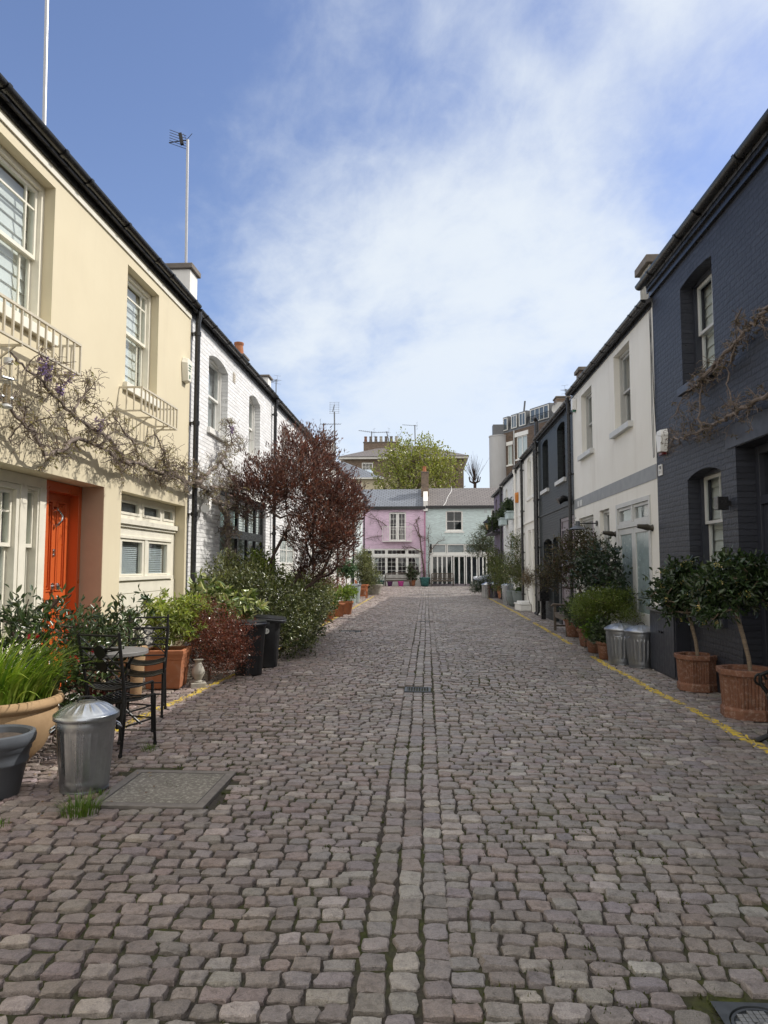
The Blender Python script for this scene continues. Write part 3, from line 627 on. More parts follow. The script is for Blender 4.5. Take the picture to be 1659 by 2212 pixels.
# ------------------------------------------------------------------ left row
def cream_house():
    ops = [(6.02, 7.2, 4.06, 5.69, .26), (9.08, 10.2, 4.04, 5.66, .26), (2.6, 8.58, -.3, 2.58, .30), (9.08, 11.56, -.3, 2.59, .20), (2.0, 3.2, 4.06, 5.69, .26)]
    R, roof = house('cream_house', 'cream rendered mews house with orange front door, balcony rails and wisteria', FL, -4, 11.66, 6.02, ops, M['cream'])
    g = MB(); g.fbox(FL, -4, 11.62, 5.80, 5.86, -.02, -.002); g.build('eaves_moulding', M['trim_c'], R)
    gutter(R, FL, -4, 11.66, 6.04, 1.05)
    downpipe(R, FL, 11.72, 0, 6.02, -.10, .046)
    sash(R, FL, 6.02, 7.2, 4.06, 5.69, .14, M['trim_c'], margin=True, blind='blind', bl=.95, sill=.06)
    sash(R, FL, 9.08, 10.2, 4.04, 5.66, .14, M['trim_c'], margin=True, blind='blind', bl=.95, sill=.06)
    sash(R, FL, 2.0, 3.2, 4.06, 5.69, .14, M['trim_c'], margin=True, blind='blind')
    # recessed ground floor front
    F2 = Frame((LEFT_X-.30, 0, 0), (0, 1, 0), (-1, 0, 0))
    g = MB(); facade(g, F2, 2.6, 7.73, -.3, 2.58, [(4.9, 6.08, .75, 2.46, .02), (6.18, 7.22, .75, 2.46, .02), (7.33, 7.60, .75, 2.46, .02)])
    g.fbox(F2, 2.6, 7.73, 2.46, 2.575, -.025, -.002); g.fbox(F2, 7.22, 7.33, .6, 2.46, -.03, -.002); g.fbox(F2, 7.60, 7.73, -.3, 2.46, -.03, -.002); g.fbox(F2, 2.6, 7.59, .62, .74, -.06, -.002)
    g.build('shopfront_panel', M['trim_c'], R)
    sash(R, F2, 4.9, 6.08, .75, 2.46, .0, M['trim_c'], cols=2, rows=2, mid=1.82, blind='dim'); sash(R, F2, 6.18, 7.22, .75, 2.46, .0, M['trim_c'], cols=4, rows=1, mid=1.82, margin=True, blind='blind', bl=.9)
    sash(R, F2, 7.33, 7.60, .75, 2.46, .0, M['trim_c'], cols=1, rows=1, mid=1.82, blind='blind', box=.03, rail=.03, bl=.9)
    g = MB(); g.face([FL(8.583, -.3, .301), FL(8.583, 2.58, .301), FL(8.583-.004, 2.58, .003), FL(8.583-.004, -.3, .003)])
    g = MB(); g.fbox(FL, 8.572, 8.5785, -.3, 2.576, .003, .30); g.build('door_reveal', M['tan'], R)  # reveal's shade and orange door bounce are put into its brown colour
    # orange door
    f = MB(); d = .30
    f.fbox(FL, 8.50, 8.572, .1, 2.575, d-.02, d+.12); f.fbox(FL, 7.735, 7.80, .1, 2.575, d-.02, d+.12); f.fbox(FL, 7.80, 8.50, 2.46, 2.575, d-.02, d+.12)
    f.build('door_frame', M['orange'], R, bevel=.004)
    l = MB(); D = d+.10; l.fbox(FL, 7.80, 8.50, .12, 2.46, D+.018, D+.055)
    rim(l, FL, 7.80, 8.50, .12, 2.46, D, D+.017, .085, wb=.20, wt=.09); l.fbox(FL, 8.105, 8.195, .32, 2.37, D, D+.017); 
    for a, b in ((7.885, 8.105), (8.195, 8.415)):
        l.fbox(FL, a, b, 1.06, 1.30, D, D+.017)
        for c, e in ((1.30, 2.37), (.32, 1.06)):
            for k, w in ((0, .02), (.035, .012)): rim(l, FL, a+k, b-k, c+k, e-k, D-.012+k*.3, D+.0175, w)
            l.fbox(FL, a+.065, b-.065, c+.065, e-.065, D+.004, D+.019)
    door = l.build('door', M['orange'], R, bevel=.003)
    k = MB(); c = Vector(FL(8.15, 1.36, D-.035)); k.tube([FL(8.15, 1.36, D), FL(8.15, 1.36, D-.05)], .014, 10)
    k.tube([FL(8.15, 1.36, D-.045), FL(8.15, 1.36, D-.055), FL(8.15, 1.36, D-.075), FL(8.15, 1.36, D-.085)], [.022, .040, .040, .018], 16); k.tube([FL(8.15, 1.36, D), FL(8.15, 1.36, D-.008)], [.042, .042], 16); k.build('door_knob', M['chrome'], door, smooth=True)
    k = MB(); k.tube([FL(8.15, 2.27, D-.002), FL(8.15, 2.27, D-.04)], [.035, .022], 12); k.tube([FL(8.15+.05*math.sin(t)*(1 if t < 3 else 1), 2.26-.09*(t/1.57), D-.045-.03*math.sin(t)) for t in np.linspace(0, 3.14, 10)], [.009, .010, .012, .014, .015, .015, .014, .012, .012, .014], 8); k.tube([FL(8.15, 2.07, D-.002), FL(8.15, 2.07, D-.03)], [.022, .018], 10); k.build('door_knocker', M['chrome'], door, smooth=True)
    k = MB(); k.fbox(FL, 8.015, 8.285, 1.10, 1.21, D-.008, D-.001); k.fbox(FL, 8.03, 8.27, 1.115, 1.195, D-.014, D-.0085); k.build('letter_plate', m_plain('bronze_plate', (.10, .075, .06), .35, .7), door, bevel=.002)
    k = MB(); k.fbox(FL, 8.13, 8.17, 1.71, 1.80, D-.010, D-.001); k.tube([FL(8.15, 1.78, D-.01), FL(8.15, 1.78, D-.02)], .014, 12); k.tube([FL(8.15, 1.73, D-.01), FL(8.15, 1.73, D-.02)], .012, 12); k.build('lock_plate', M['chrome'], door)
    s = MB(); s.fbox(FL, 7.60, 8.57, -.05, .11, .02, .45); s.build('door_step', M['stone'], R, bevel=.01)
    g = MB(); g.fbox(FL, 7.72, 8.6, .05, 2.6, .47, .50); g.build('hall_wall', M['room'], R)
    # boarded garage infill with windows
    D = .17; g = MB()
    F3 = Frame((LEFT_X-D, 0, 0), (0, 1, 0), (-1, 0, 0))
    T = [(9.40, 10.10), (10.20, 10.90), (11.00, 11.50)]; Wn = [(9.50, 10.25), (10.45, 11.26)]
    g = MB(); facade(g, F3, 9.085, 11.555, -.1, 2.585, [(a, b, 2.31, 2.52, .03) for a, b in T]+[(a, b, 1.46, 1.97, .03) for a, b in Wn])
    g.fbox(F3, 9.09, 11.55, 2.18, 2.25, -.06, -.002); g.fbox(F3, 9.09, 11.55, 2.14, 2.178, -.03, -.002); g.fbox(F3, 9.09, 11.40, 1.985, 2.02, -.02, -.002); g.fbox(F3, 9.09, 11.40, 1.40, 1.45, -.05, -.002)
    z = .02
    while z < 1.38: g.fbox(F3, 9.09, 11.30, z, min(z+.192, 1.397), -.018, -.002); z += .2
    g.fbox(F3, 11.30, 11.55, -.1, 1.39, -.014, -.002); g.fbox(F3, 10.30, 10.40, 1.452, 1.98, -.012, -.002)
    g.build('boarded_panel', M['trim_c'], R)
    for a, b in T: light(R, F3, a+.004, b-.004, 2.314, 2.516, -.01, M['trim_c'], w=.035, blind='dim')
    for a, b in Wn:
        w = light(R, F3, a+.004, b-.004, 1.464, 1.966, .0, M['trim_c'], w=.025); slats(w, F3, a+.03, b+.1, 1.49, 1.95, .07, 'ltgrey')
    # balcony rails
    def rail(a, b, z0, z1):
        o = MB(); q = -.30; n = round((b-a)/.135)
        o.fbox(FL, a, b, z1-.012, z1+.012, q-.014, q+.014); o.fbox(FL, a, b, z0-.01, z0+.01, q-.014, q+.014)
        for i in range(n+1): x = a+(b-a)*i/n; o.fbox(FL, x-.0095, x+.0095, z0+.01, z1-.012, q-.0095, q+.0095)
        for x in (a, b):
            o.fbox(FL, x-.012, x+.012, z1-.011, z1+.011, q+.014, -.004); o.fbox(FL, x-.012, x+.012, z0-.009, z0+.009, q+.014, -.004)
            for y in (-.2, -.1): o.fbox(FL, x-.0075, x+.0075, z0+.009, z1-.011, y-.0075, y+.0075)
        for x in np.arange(a+.35, b-.1, .62): o.fbox(FL, x-.012, x+.012, z0-.03, z0-.0101, q-.01, -.004); o.bar(FL(x, z0-.2, -.01), FL(x, z0-.03, q+.06), .016)
        return o.build('balcony_rail', M['railp'], R)
    rail(5.2, 7.27, 3.64, 3.96); rail(8.92, 10.24, 3.62, 3.93)
    # chimney stack at the party wall
    c = chimney(roof, FL, 12.02, 12.42, .16, 1.5, 5.6, 6.86, M['white_pl'], M['conc'], over=.05, capz=.10)
    return R
cream_house()

def white_brick_house():
    ops = [(12.68, 13.95, 4.15, 5.60, .24, .12), (15.68, 16.76, 4.15, 5.56, .24, .12), (13.56, 17.5, 0, 3.12, .12)]
    R, roof = house('white_brick_house', 'white painted brick house with black framed glass front, next to the cream house', FL, 11.66, 18.06, 6.0, ops, M['white_br'])
    gutter(R, FL, 11.68, 18.04, 6.0, .95); downpipe(R, FL, 18.06, 0, 5.98)
    for a, b, z in ((12.68, 13.95, 5.60), (15.68, 16.76, 5.56)): sash(R, FL, a, b, 4.15, z, .15, M['trim'], cols=1, rows=1, blind='dim', sill=.05)
    f = MB(); rim(f, FL, 13.565, 17.495, .0, 3.115, .06, .12, .09)
    f.fbox(FL, 13.655, 17.405, 2.18, 2.36, .05, .125)
    xs = [14.42, 15.10, 15.96, 16.7]
    for x in xs: f.fbox(FL, x-.05, x+.05, 2.36, 3.025, .055, .12); f.fbox(FL, x-.05, x+.05, .09, 2.18, .055, .12)
    w = f.build('glazed_front', M['black'], R)
    g = MB(); e = [13.655]+xs+[17.405]
    for a, b in zip(e[:2], e[1:3]): pane(g, FL, a, b, 2.36, 3.03, .09)
    g.build('upper_pane', M['glass_g'], w); g = MB(); 
    for a, b in zip(e[2:-1], e[3:]): pane(g, FL, a, b, 2.36, 3.03, .09)
    for a, b in zip(e[:-1], e[1:]): pane(g, FL, a, b, .09, 2.18, .09)
    g.build('lower_pane', M['glass'], w)
    slats(w, FL, 15.15, 17.4, 2.37, 3.0, .16, 'blind', .06); g = MB(); pane(g, FL, 13.66, 15.0, 2.36, 3.02, .25); g.build('inner_blind', m_plain('green_grey_blind', (.36, .47, .44), .7), w)
    g = MB(); g.fbox(FL, 13.5, 17.56, 3.122, 3.30, -.02, .02); g.build('lintel', M['white_pl'], R)
    v = MB(); v.tube([FL(12.55, 3.28, -.004), FL(12.48, 3.28, -.10), FL(12.40, 3.22, -.13), FL(12.38, 3.1, -.13), FL(12.36, 2.76, -.13), FL(12.33, 2.66, -.14), FL(12.2, 2.62, -.15)], .062, 14); v.tube([FL(12.24, 2.62, -.15), FL(12.14, 2.60, -.15)], .078, 14); v.tube([FL(12.37, 2.80, -.13), FL(12.36, 2.74, -.13)], .072, 14)
    v.build('flue_pipe', M['white_p'], R, smooth=True)
    v = MB(); v.fbox(FL, 14.30, 14.46, 5.42, 5.62, -.012, -.002); 
    for k in range(4): v.fbox(FL, 14.32, 14.44, 5.45+k*.04, 5.475+k*.04, -.02, -.0125)
    v.build('air_brick', m_plain('air_brick_cream', (.55, .5, .42), .7), R)
    c = chimney(roof, FL, 16.8, 17.25, .45, 1.1, 5.8, 6.72, M['brick_y'], M['conc'], over=.04, capz=.06); pot(c, FL(17.02, 6.78, .62), 'terra', .12, .34)
    c = chimney(roof, FL, 19.75, 20.15, .5, 1.6, 5.8, 7.0, M['white_pl'], M['conc'], over=.05, capz=.06)
    return R
white_brick_house()
def far_left():
    specs = [('white painted terrace house partly behind the red leaved tree', 18.06, 24.4, [(19.28, 20.5, 4.15, 5.55), (22.0, 23.1, 4.15, 5.55)], M['white_br']),
             ('white rendered terrace house with red flower pots in front', 24.4, 31.2, [(25.6, 26.7, 4.1, 5.5), (28.6, 29.7, 4.1, 5.5)], M['white_pl']),
             ('white terrace house behind the topiary ball and wooden chair', 31.2, 38.1, [(32.4, 33.4, 4.1, 5.5), (35.2, 36.2, 4.1, 5.5)], M['white_br2']),
             ('pale blue house at the end of the left row', 38.1, 44.6, [(39.4, 40.4, 4.0, 5.4), (42.0, 43.0, 4.0, 5.4)], M['paleblue'])]
    for i, (lab, a, b, wins, mat) in enumerate(specs):
        ops = [(*w, .2, .1) for w in wins]+[(a+1.2, a+3.4, 0, 2.5, .12), (a+4.2, a+5.4, .9, 2.5, .15)]
        R, roof = house('terrace_house', lab, FL, a, b, 5.98, ops, mat, group='terrace houses of the left row')
        gutter(R, FL, a, b, 5.98, 1.1); downpipe(R, FL, b, .1, 5.96)
        for w in wins: sash(R, FL, *w, .12, M['trim'], cols=1, rows=1, sill=.05)
        light(R, FL, a+4.2, a+5.4, .9, 2.5, .08, M['trim'], 3, 3)
        f = MB(); f.fbox(FL, a+1.205, a+3.395, 0, 2.495, .07, .118); 
        for x in np.arange(a+1.25, a+3.3, .2): f.fbox(FL, x, x+.185, .05, 1.6, .055, .0695)
        f.build('garage_door', M['trim'], R)
        light(R, FL, a+1.25, a+2.28, 1.65, 2.45, .03, M['trim'], 3, 2, th=.038); light(R, FL, a+2.32, a+3.35, 1.65, 2.45, .03, M['trim'], 3, 2, th=.038)
        if i == 1: chimney(roof, FL, 27.8, 28.25, .75, 1.8, 5.8, 6.98, M['white_pl'], M['conc'], over=.05, capz=.06)
        if i == 3:
            c = chimney(roof, FL, 39.6, 40.2, 1.15, 2.0, 6, 8.35, M['white_pl'], M['stone'], over=.04, capz=.08)
            for k in range(4): pot(c, FL(39.9, 8.43, 1.27+k*.2), 'conc' if k == 1 else 'stone', .085, .34)
far_left()

# ------------------------------------------------------------------ right row
def navy_house():
    ops = [(9.16, 10.3, 4.15, 5.66, .32, .05), (9.1, 10.24, .95, 2.9, .30, .09), (6.3, 8.66, -.3, 3.02, .34), (4.5, 5.6, 4.15, 5.66, .3, .05)]
    R, roof = house('navy_house', 'navy blue painted brick house with bare creeper over its front door', FR, -4, 11.55, 6.2, ops, M['navy_br'])
    gutter(R, FR, -4, 11.75, 6.24, 1.25, r=.075, d=-.14); g = MB(); g.fbox(FR, -4, 11.55, 5.98, 6.07, -.05, -.002); g.fbox(FR, -4, 11.55, 6.0705, 6.16, -.09, -.0255); g.build('cornice', M['black'], R)
    w = sash(R, FR, 9.16, 10.3, 4.15, 5.66, .20, M['navy'], cols=2, rows=1, blind='blind', bl=.97, sill=.06, sillw=.07, smat=M['ltgrey']); w['label'] = 'upper window with navy frame and pale blind'
    sash(R, FR, 9.1, 10.24, .95, 2.9, .18, M['navy'], cols=2, rows=1, mid=2.2, blind='blind', bl=.97, sill=.05, smat=M['ltgrey']); sash(R, FR, 4.5, 5.6, 4.15, 5.66, .18, M['navy'], cols=2, rows=1, sill=.06)
    g = MB(); g.fbox(FR, 6.0, 8.9, 3.03, 3.30, -.014, -.002); g.build('rendered_lintel', M['navy'], R)
    D = .22; f = MB(); rim(f, FR, 6.305, 8.655, -.05, 3.015, D, D+.11, .10); f.fbox(FR, 6.405, 8.555, 2.32, 2.42, D, D+.11)
    for x in (7.4,): f.fbox(FR, x-.05, x+.05, -.05, 2.915, D+.002, D+.108)
    f.build('door_frame', M['navy'], R, bevel=.004)
    g = MB(); pane(g, FR, 6.4, 8.56, 2.42, 2.92, D+.06); pane(g, FR, 7.45, 8.2, 1.0, 2.3, D+.065); g.build('fanlight', M['glass'], R)
    l = MB(); l.fbox(FR, 6.41, 7.345, .0, 2.315, D+.05, D+.09); rim(l, FR, 6.41, 7.345, 0, 2.315, D+.03, D+.0495, .1, wb=.2); l.fbox(FR, 6.83, 6.93, .2, 2.2, D+.03, D+.0495)
    rim(l, FR, 7.455, 8.55, 0, 2.315, D+.03, D+.075, .09, wb=1.0); l.build('door', M['navy'], R, bevel=.003)
    # low cupboard by the party wall
    g = MB(); g.fbox(FR, 10.32, 11.46, 0, .92, -.20, -.002); 
    for k in range(10): g.fbox(FR, 10.36+k*.108, 10.36+k*.108+.102, .04, .88, -.215, -.2005)
    cb = g.build('bin_cupboard', M['navy'], R); g = MB(); g.fbox(FR, 10.29, 11.49, .921, .965, -.25, -.002); g.build('cupboard_top', M['lead'], cb)
    g = MB()
    for x in (10.84, 10.95): g.tube([FR(x, .62, -.215), FR(x, .62, -.245)], [.012, .02], 8)
    g.build('knob', M['black'], cb)
    chimney(roof, FR, 11.95, 12.5, .10, 1.3, 5.9, 6.72, M['stone'], M['conc'], over=.07, capz=.14)
    return R
navy_house()
def white_house():
    ops = [(12.9, 13.98, 4.2, 5.70, .22), (15.87, 16.95, 4.2, 5.64, .22), (11.92, 14.03, 0, 2.78, .10), (14.59, 15.38, .95, 2.77, .2), (15.95, 17.45, .95, 2.74, .2)]
    R, roof = house('white_house', 'off-white rendered house with a grey band, between the navy and the charcoal houses', FR, 11.55, 17.95, 5.94, ops, M['off_pl'])
    gutter(R, FR, 11.56, 17.95, 5.95, .8); downpipe(R, FR, 17.97, 0, 5.9, -.1, .046)
    for a, b, z in ((12.9, 13.98, 5.70), (15.87, 16.95, 5.64)): sash(R, FR, a, b, 4.2, z, .13, M['trim_g'], cols=1, rows=1, low=(2, 1), blind='dim', bl=.9, sill=.12, sillmat=M['ltgrey'], sillw=.09)
    g = MB(); g.fbox(FR, 11.56, 17.9, 3.0, 3.24, -.008, -.002); b = g.build('painted_band', m_plain('grey_band_paint', (.26, .275, .285), .6), R)
    g = MB()
    for a in (17.0, 17.3):
        g.fbox(FR, a, a+.2, 3.03, 3.17, -.02, -.009)
    g.build('air_vent', M['ltgrey'], b)
    # double doors with toplights
    D = .03; f = MB(); rim(f, FR, 11.925, 14.025, .02, 2.775, D-.05, D+.07, .08); f.fbox(FR, 12.005, 13.945, 2.30, 2.38, D-.045, D+.065); f.fbox(FR, 12.94, 13.01, 2.38, 2.695, D-.045, D+.065)
    f.build('door_frame', M['ltgrey'], R, bevel=.003)
    for a, b in ((12.01, 12.935), (13.015, 13.94)): light(R, FR, a, b, 2.385, 2.69, D-.02, M['ltgrey'], w=.05, blind='dim')
    for a, b in ((12.01, 12.97), (12.98, 13.94)):
        l = MB(); rim(l, FR, a, b, .04, 2.295, D-.02, D+.03, .11, wb=.75); 
        dd = l.build('door', M['ltgrey'], R, bevel=.003); g = MB(); pane(g, FR, a+.10, b-.10, .78, 2.19, D); g.build('frosted_pane', M['glass_f'], dd)
    sash(R, FR, 14.59, 15.38, .95, 2.77, .1, M['ltgrey'], cols=1, rows=1, mid=2.02, sill=.04)
    sash(R, FR, 15.95, 17.45, .95, 2.74, .1, M['ltgrey'], cols=2, rows=1, mid=1.9, sill=.04)
    w = MB()
    for k, off in enumerate((0, .05)): w.tube([FR(11.63+off+.012*math.sin(z*3+k*2), z, -.012) for z in np.linspace(3.35, 5.85, 14)]+[FR(11.45, 3.32, -.02)], .004, 5)
    w.build('cable', M['black'], R)
    c = chimney(roof, FR, 17.9, 18.35, .2, 1.7, 5.8, 6.52, M['brick_y'], M['conc'], over=.05, capz=.10)
    return R
white_house()
def charcoal_house():
    ops = [(18.98, 20.1, 3.95, 5.52, .26, .08), (21.61, 22.65, 3.95, 5.50, .26, .08), (18.0, 19.92, 0, 2.9, .12), (21.24, 22.7, .9, 2.42, .2, .1), (20.25, 21.04, .0, 2.43, .2, .1)]
    R, roof = house('charcoal_house', 'charcoal painted brick house with grey sills and a lilac grey garage door', FR, 17.95, 23.55, 5.76, ops, M['dark_br'])
    gutter(R, FR, 17.95, 23.55, 5.78, .8); downpipe(R, FR, 23.62, 0, 5.75, -.1, .055); downpipe(R, FR, 23.3, 0, 5.75, -.1, .045)
    for a, b, z in ((18.98, 20.1, 5.52), (21.61, 22.65, 5.50)): sash(R, FR, a, b, 3.95, z, .17, M['black'], cols=1, rows=1, blind=None, sill=.1, sillmat=M['ltgrey'], sillw=.08)
    f = MB(); f.fbox(FR, 18.005, 19.915, 0, 2.895, .06, .11); rim(f, FR, 18.005, 19.915, 0, 2.895, .03, .0595, .09); f.fbox(FR, 18.93, 18.99, .1, 2.8, .03, .0595); d = f.build('garage_door', M['lilac'], R)
    for a, b in ((18.12, 18.9), (19.02, 19.8)):
        for z0, z1 in ((1.75, 2.6), (1.05, 1.65)): light(d, FR, a, b, z0, z1, .015, M['lilac'], 2, 1, th=.04)
    light(R, FR, 21.25, 22.69, .9, 2.42, .13, M['black'], 2, 1); f = MB(); f.fbox(FR, 20.255, 21.035, 0, 2.425, .14, .18); f.build('door', M['black'], R)
    g = MB(); g.fbox(FR, 17.96, 23.5, 3.16, 3.22, -.03, -.002); g.build('string_course', M['dark_br'], R)
    c = chimney(roof, FR, 23.45, 23.95, .62, 2.2, 5.8, 7.15, M['brick_y'], M['conc'], over=.03, capz=.06)
    g = MB(); g.tube([FR(24.4, 5.6, .1), FR(24.4, 6.55, .1), FR(24.3, 6.68, .02)], .075, 12); g.build('flue', M['black'], roof)
charcoal_house()
def far_right():
    R, roof = house('white_house', 'cream white house with white shutters, beside the charcoal house downpipes', FR, 23.55, 26.9, 5.66, [(25.15, 26.1, 4.05, 5.49, .12, .1), (24.2, 24.87, 4.05, 5.46, .12, .1), (25.35, 26.08, .9, 2.88, .15), (24.13, 25.06, 0, 2.87, .15)], M['off_pl'])
    gutter(R, FR, 23.55, 26.9, 5.67, .7); downpipe(R, FR, 26.92, 0, 5.65, -.1, .05)
    sash(R, FR, 25.15, 26.1, 4.05, 5.49, .06, M['trim'], cols=1, rows=1, sill=.04, blind='blind'); sash(R, FR, 24.2, 24.87, 4.05, 5.46, .06, M['trim'], cols=1, rows=1, sill=.04, blind='blind'); sash(R, FR, 25.35, 26.08, .9, 2.88, .06, M['trim'], cols=1, rows=1)
    f = MB(); f.fbox(FR, 24.135, 25.055, 0, 2.865, .08, .14); 
    for z in np.arange(.1, 2.7, .3): f.fbox(FR, 24.15, 25.04, z, z+.285, .07, .0795)
    f.build('door', M['trim'], R); g = MB(); g.fbox(FR, 23.6, 26.85, 3.14, 3.20, -.05, -.002); g.build('string_course', M['off_pl'], R)
    R, roof = house('white_house', 'narrow white house with one tall window and an orange alarm box', FR, 26.9, 29.1, 5.6, [(27.2, 28.3, 3.65, 5.42, .12, .1), (27.3, 28.4, .0, 2.6, .14)], M['white_pl'])
    gutter(R, FR, 26.9, 29.1, 5.6, .7); downpipe(R, FR, 29.1, 0, 5.58, -.08, .05, 'trim'); sash(R, FR, 27.2, 28.3, 3.65, 5.42, .05, M['trim'], cols=1, rows=1, sill=.04, blind='blind')
    light(R, FR, 27.31, 28.39, 1.0, 2.59, .06, M['trim'], 4, 1); f = MB(); f.fbox(FR, 27.31, 28.39, 0, .995, .06, .13); f.build('door_panel', M['trim'], R); g = MB(); g.fbox(FR, 26.95, 29.05, 3.08, 3.13, -.05, -.002); g.fbox(FR, 26.95, 29.05, 2.8, 2.85, -.06, -.002); g.build('string_course', M['white_pl'], R)
    R, roof = house('white_house', 'white house with two blue grey window boxes of plants', FR, 29.1, 34.4, 5.5, [(32.43, 33.25, 3.9, 5.15, .12, .1), (29.74, 30.42, 4.0, 5.2, .12, .1), (29.7, 30.5, .9, 2.86, .12), (30.7, 31.4, .9, 2.86, .12)], M['white_br2'])
    gutter(R, FR, 29.1, 34.4, 5.5, .7); downpipe(R, FR, 34.42, 0, 5.48, -.1, .055)
    for w in ((32.43, 33.25, 3.9, 5.15), (29.74, 30.42, 4.0, 5.2), (29.7, 30.5, .9, 2.86), (30.7, 31.4, .9, 2.86)): sash(R, FR, *w, .05, M['trim'] if w[2] > 3 else M['pbin'], cols=1, rows=1, blind='blind' if w[2] > 3 else 'dim')
    R, roof = house('purple_house', 'purple painted house with a planted balcony and lantern at the end of the right row', FR, 34.4, 38.9, 5.36, [(37.25, 38.1, 3.3, 5.12, .15, .12), (35.0, 35.8, 3.3, 5.18, .15, .12), (35.2, 36.4, .5, 2.4, .12), (37.0, 38.2, 0, 2.4, .12)], M['purple'])
    gutter(R, FR, 34.4, 38.9, 5.37, .7)
    for w in ((37.25, 38.1, 3.3, 5.12), (35.0, 35.8, 3.3, 5.18), (35.2, 36.4, .5, 2.4), (37.0, 38.2, 0.05, 2.4)): sash(R, FR, *w, .06, M['lilac'], cols=2, rows=1, blind=None)
    b = MB(); b.fbox(FR, 34.7, 38.5, 3.20, 3.28, -.5, -.002)
    for x in np.arange(34.72, 38.5, .13): b.fbox(FR, x-.01, x+.01, 3.28, 3.78, -.49, -.47)
    b.fbox(FR, 34.7, 38.5, 3.78, 3.81, -.5, -.46); b.build('balcony', M['iron'], R)
far_right()

# ------------------------------------------------------------------ houses closing the street
def end_houses():
    rx = Frame((0, END_Y, 0), (1, 0, 0), (0, 1, 0))
    R, roof = house('pink_house', 'pink painted brick house closing the street, with white balcony and French window', FE, -9, -.04, 5.86, [(-2.73, -1.47, 3.42, 5.57, .14, .05), (-4.85, -.40, .1, 2.86, .10)], M['pink_br'], roof='slate', ridge=1.7, over=.2)
    f = MB(); f.fbox(FE, -9, -.05, 5.72, 5.95, -.24, -.002); f.build('gutter', M['black'], R)
    for a, b in ((-2.72, -2.105), (-2.095, -1.48)): light(R, FE, a, b, 3.43, 5.52, .06, M['trim'], 2, 5, w=.10, bar=.025)
    b = MB(); a0, a1, q = -3.2, -1.04, -.45
    b.fbox(FE, a0, a1, 3.36, 3.41, q, -.002); b.fbox(FE, a0, a1, 4.42, 4.46, q, q+.03)
    for x in np.arange(a0+.02, a1, .12): b.fbox(FE, x-.009, x+.009, 3.41, 4.42, q, q+.02)
    for y in np.arange(q+.12, -.05, .12):
        for x in (a0+.01, a1-.01): b.fbox(FE, x-.009, x+.009, 3.41, 4.42, y-.009, y+.009)
    for x in (a0, a1-.03): b.fbox(FE, x, x+.03, 4.42, 4.46, q+.03, -.002)
    b.build('balcony', M['trim'], R)
    g = MB(); facade(g, FE, -4.84, -.41, .1, 2.85, [(-3.84, -2.98, 2.44, 2.78, .02), (-2.85, -1.5, 2.44, 2.78, .02), (-1.35, -.5, 2.44, 2.78, .02), (-3.84, -2.98, .92, 2.22, .02), (-2.88, -2.2, .92, 2.22, .02), (-2.1, -1.45, .92, 2.22, .02), (-1.35, -.5, .92, 2.22, .02), (-4.8, -4.0, .3, 2.7, .03)])
    g.fbox(FE, -4.84, -.41, 2.25, 2.40, -.05, -.002); g.build('shopfront', M['trim'], R)
    for a, b, c, d, n, r in ((-3.84, -2.98, 2.44, 2.78, 3, 1), (-2.85, -1.5, 2.44, 2.78, 4, 1), (-1.35, -.5, 2.44, 2.78, 3, 1), (-3.84, -2.98, .92, 2.22, 3, 4), (-2.88, -2.2, .92, 2.22, 2, 4), (-2.1, -1.45, .92, 2.22, 2, 4), (-1.35, -.5, .92, 2.22, 3, 4)):
        light(R, FE, a, b, c, d, .01, M['trim'], n, r, w=.04, bar=.02)
    for x0, x1, x2 in ((-3.84, -3.4, -3.84), (-.95, -.5, -.5)):
        c = MB(); c.face([FE(x0, 2.22, .2), FE(x1, 2.22, .2), FE(x2+(.08 if x2 == x0 else -.08), 1.4, .2), FE(x2, 1.4, .2)]); c.build('net_curtain', M['blind'], R)
    g = MB(); pane(g, FE, -4.8, -4.0, .3, 2.7, .03); g.build('side_door', M['black'], R)
    g = MB(); g.fbox(FE, -9, -3.21, 3.2, 3.24, -.02, -.002); g.fbox(FE, -1.03, -.05, 3.2, 3.24, -.02, -.002); g.build('string_course', M['pink_br'], R)
    g = MB(); g.tube([FE(-.10, 5.7, -.06), FE(-.10, .1, -.06)], .04, 10); g.build('downpipe', m_plain('pink_pipe_paint', (.50, .20, .33), .5), R)
    k = 1.7/3.5; g = MB()                                      # raised party wall with chimney
    u = [FE(-.20, 5.75, -.2), FE(.12, 5.75, -.2)]; g.face([FE(-.2, 5.6, -.22), FE(.12, 5.6, -.22), FE(.12, 6.35, -.22), FE(-.2, 6.35, -.22)])
    for s in (-.2, .12): g.face([FE(s, 5.6, -.22), FE(s, 6.35, -.22), FE(s, 7.95, 3.5), FE(s, 5.6, 3.5)])
    g.face([FE(-.2, 6.35, -.22), FE(.12, 6.35, -.22), FE(.12, 7.95, 3.5), FE(-.2, 7.95, 3.5)]); g.build('party_wall', M['white_pl'], roof)
    c = chimney(roof, FE, -.36, .20, 1.9, 2.8, 6.3, 8.70, M['brick'], M['conc'], over=.04, capz=.08); pot(c, FE(-.12, 8.78, 2.3), 'terra', .15, .45)
    R, roof = house('mint_house', 'mint green painted brick house closing the street, with white folding glass doors', FE, -.04, 14, 5.90, [(1.42, 2.67, 4.12, 5.64, .12, .06), (.27, 4.95, .15, 3.2, .10), (4.74, 5.5, 4.9, 5.7, .1)], M['mint_br'], roof='slate2', ridge=1.72, over=.2)
    f = MB(); f.fbox(FE, -.03, 14, 5.80, 5.99, -.24, -.002); f.build('gutter', M['black'], R)
    sash(R, FE, 1.42, 2.67, 4.12, 5.64, .05, M['trim'], cols=2, rows=1, blind=None, sill=.1, mid=4.86); light(R, FE, 4.74, 5.5, 4.9, 5.7, .03, M['trim'])
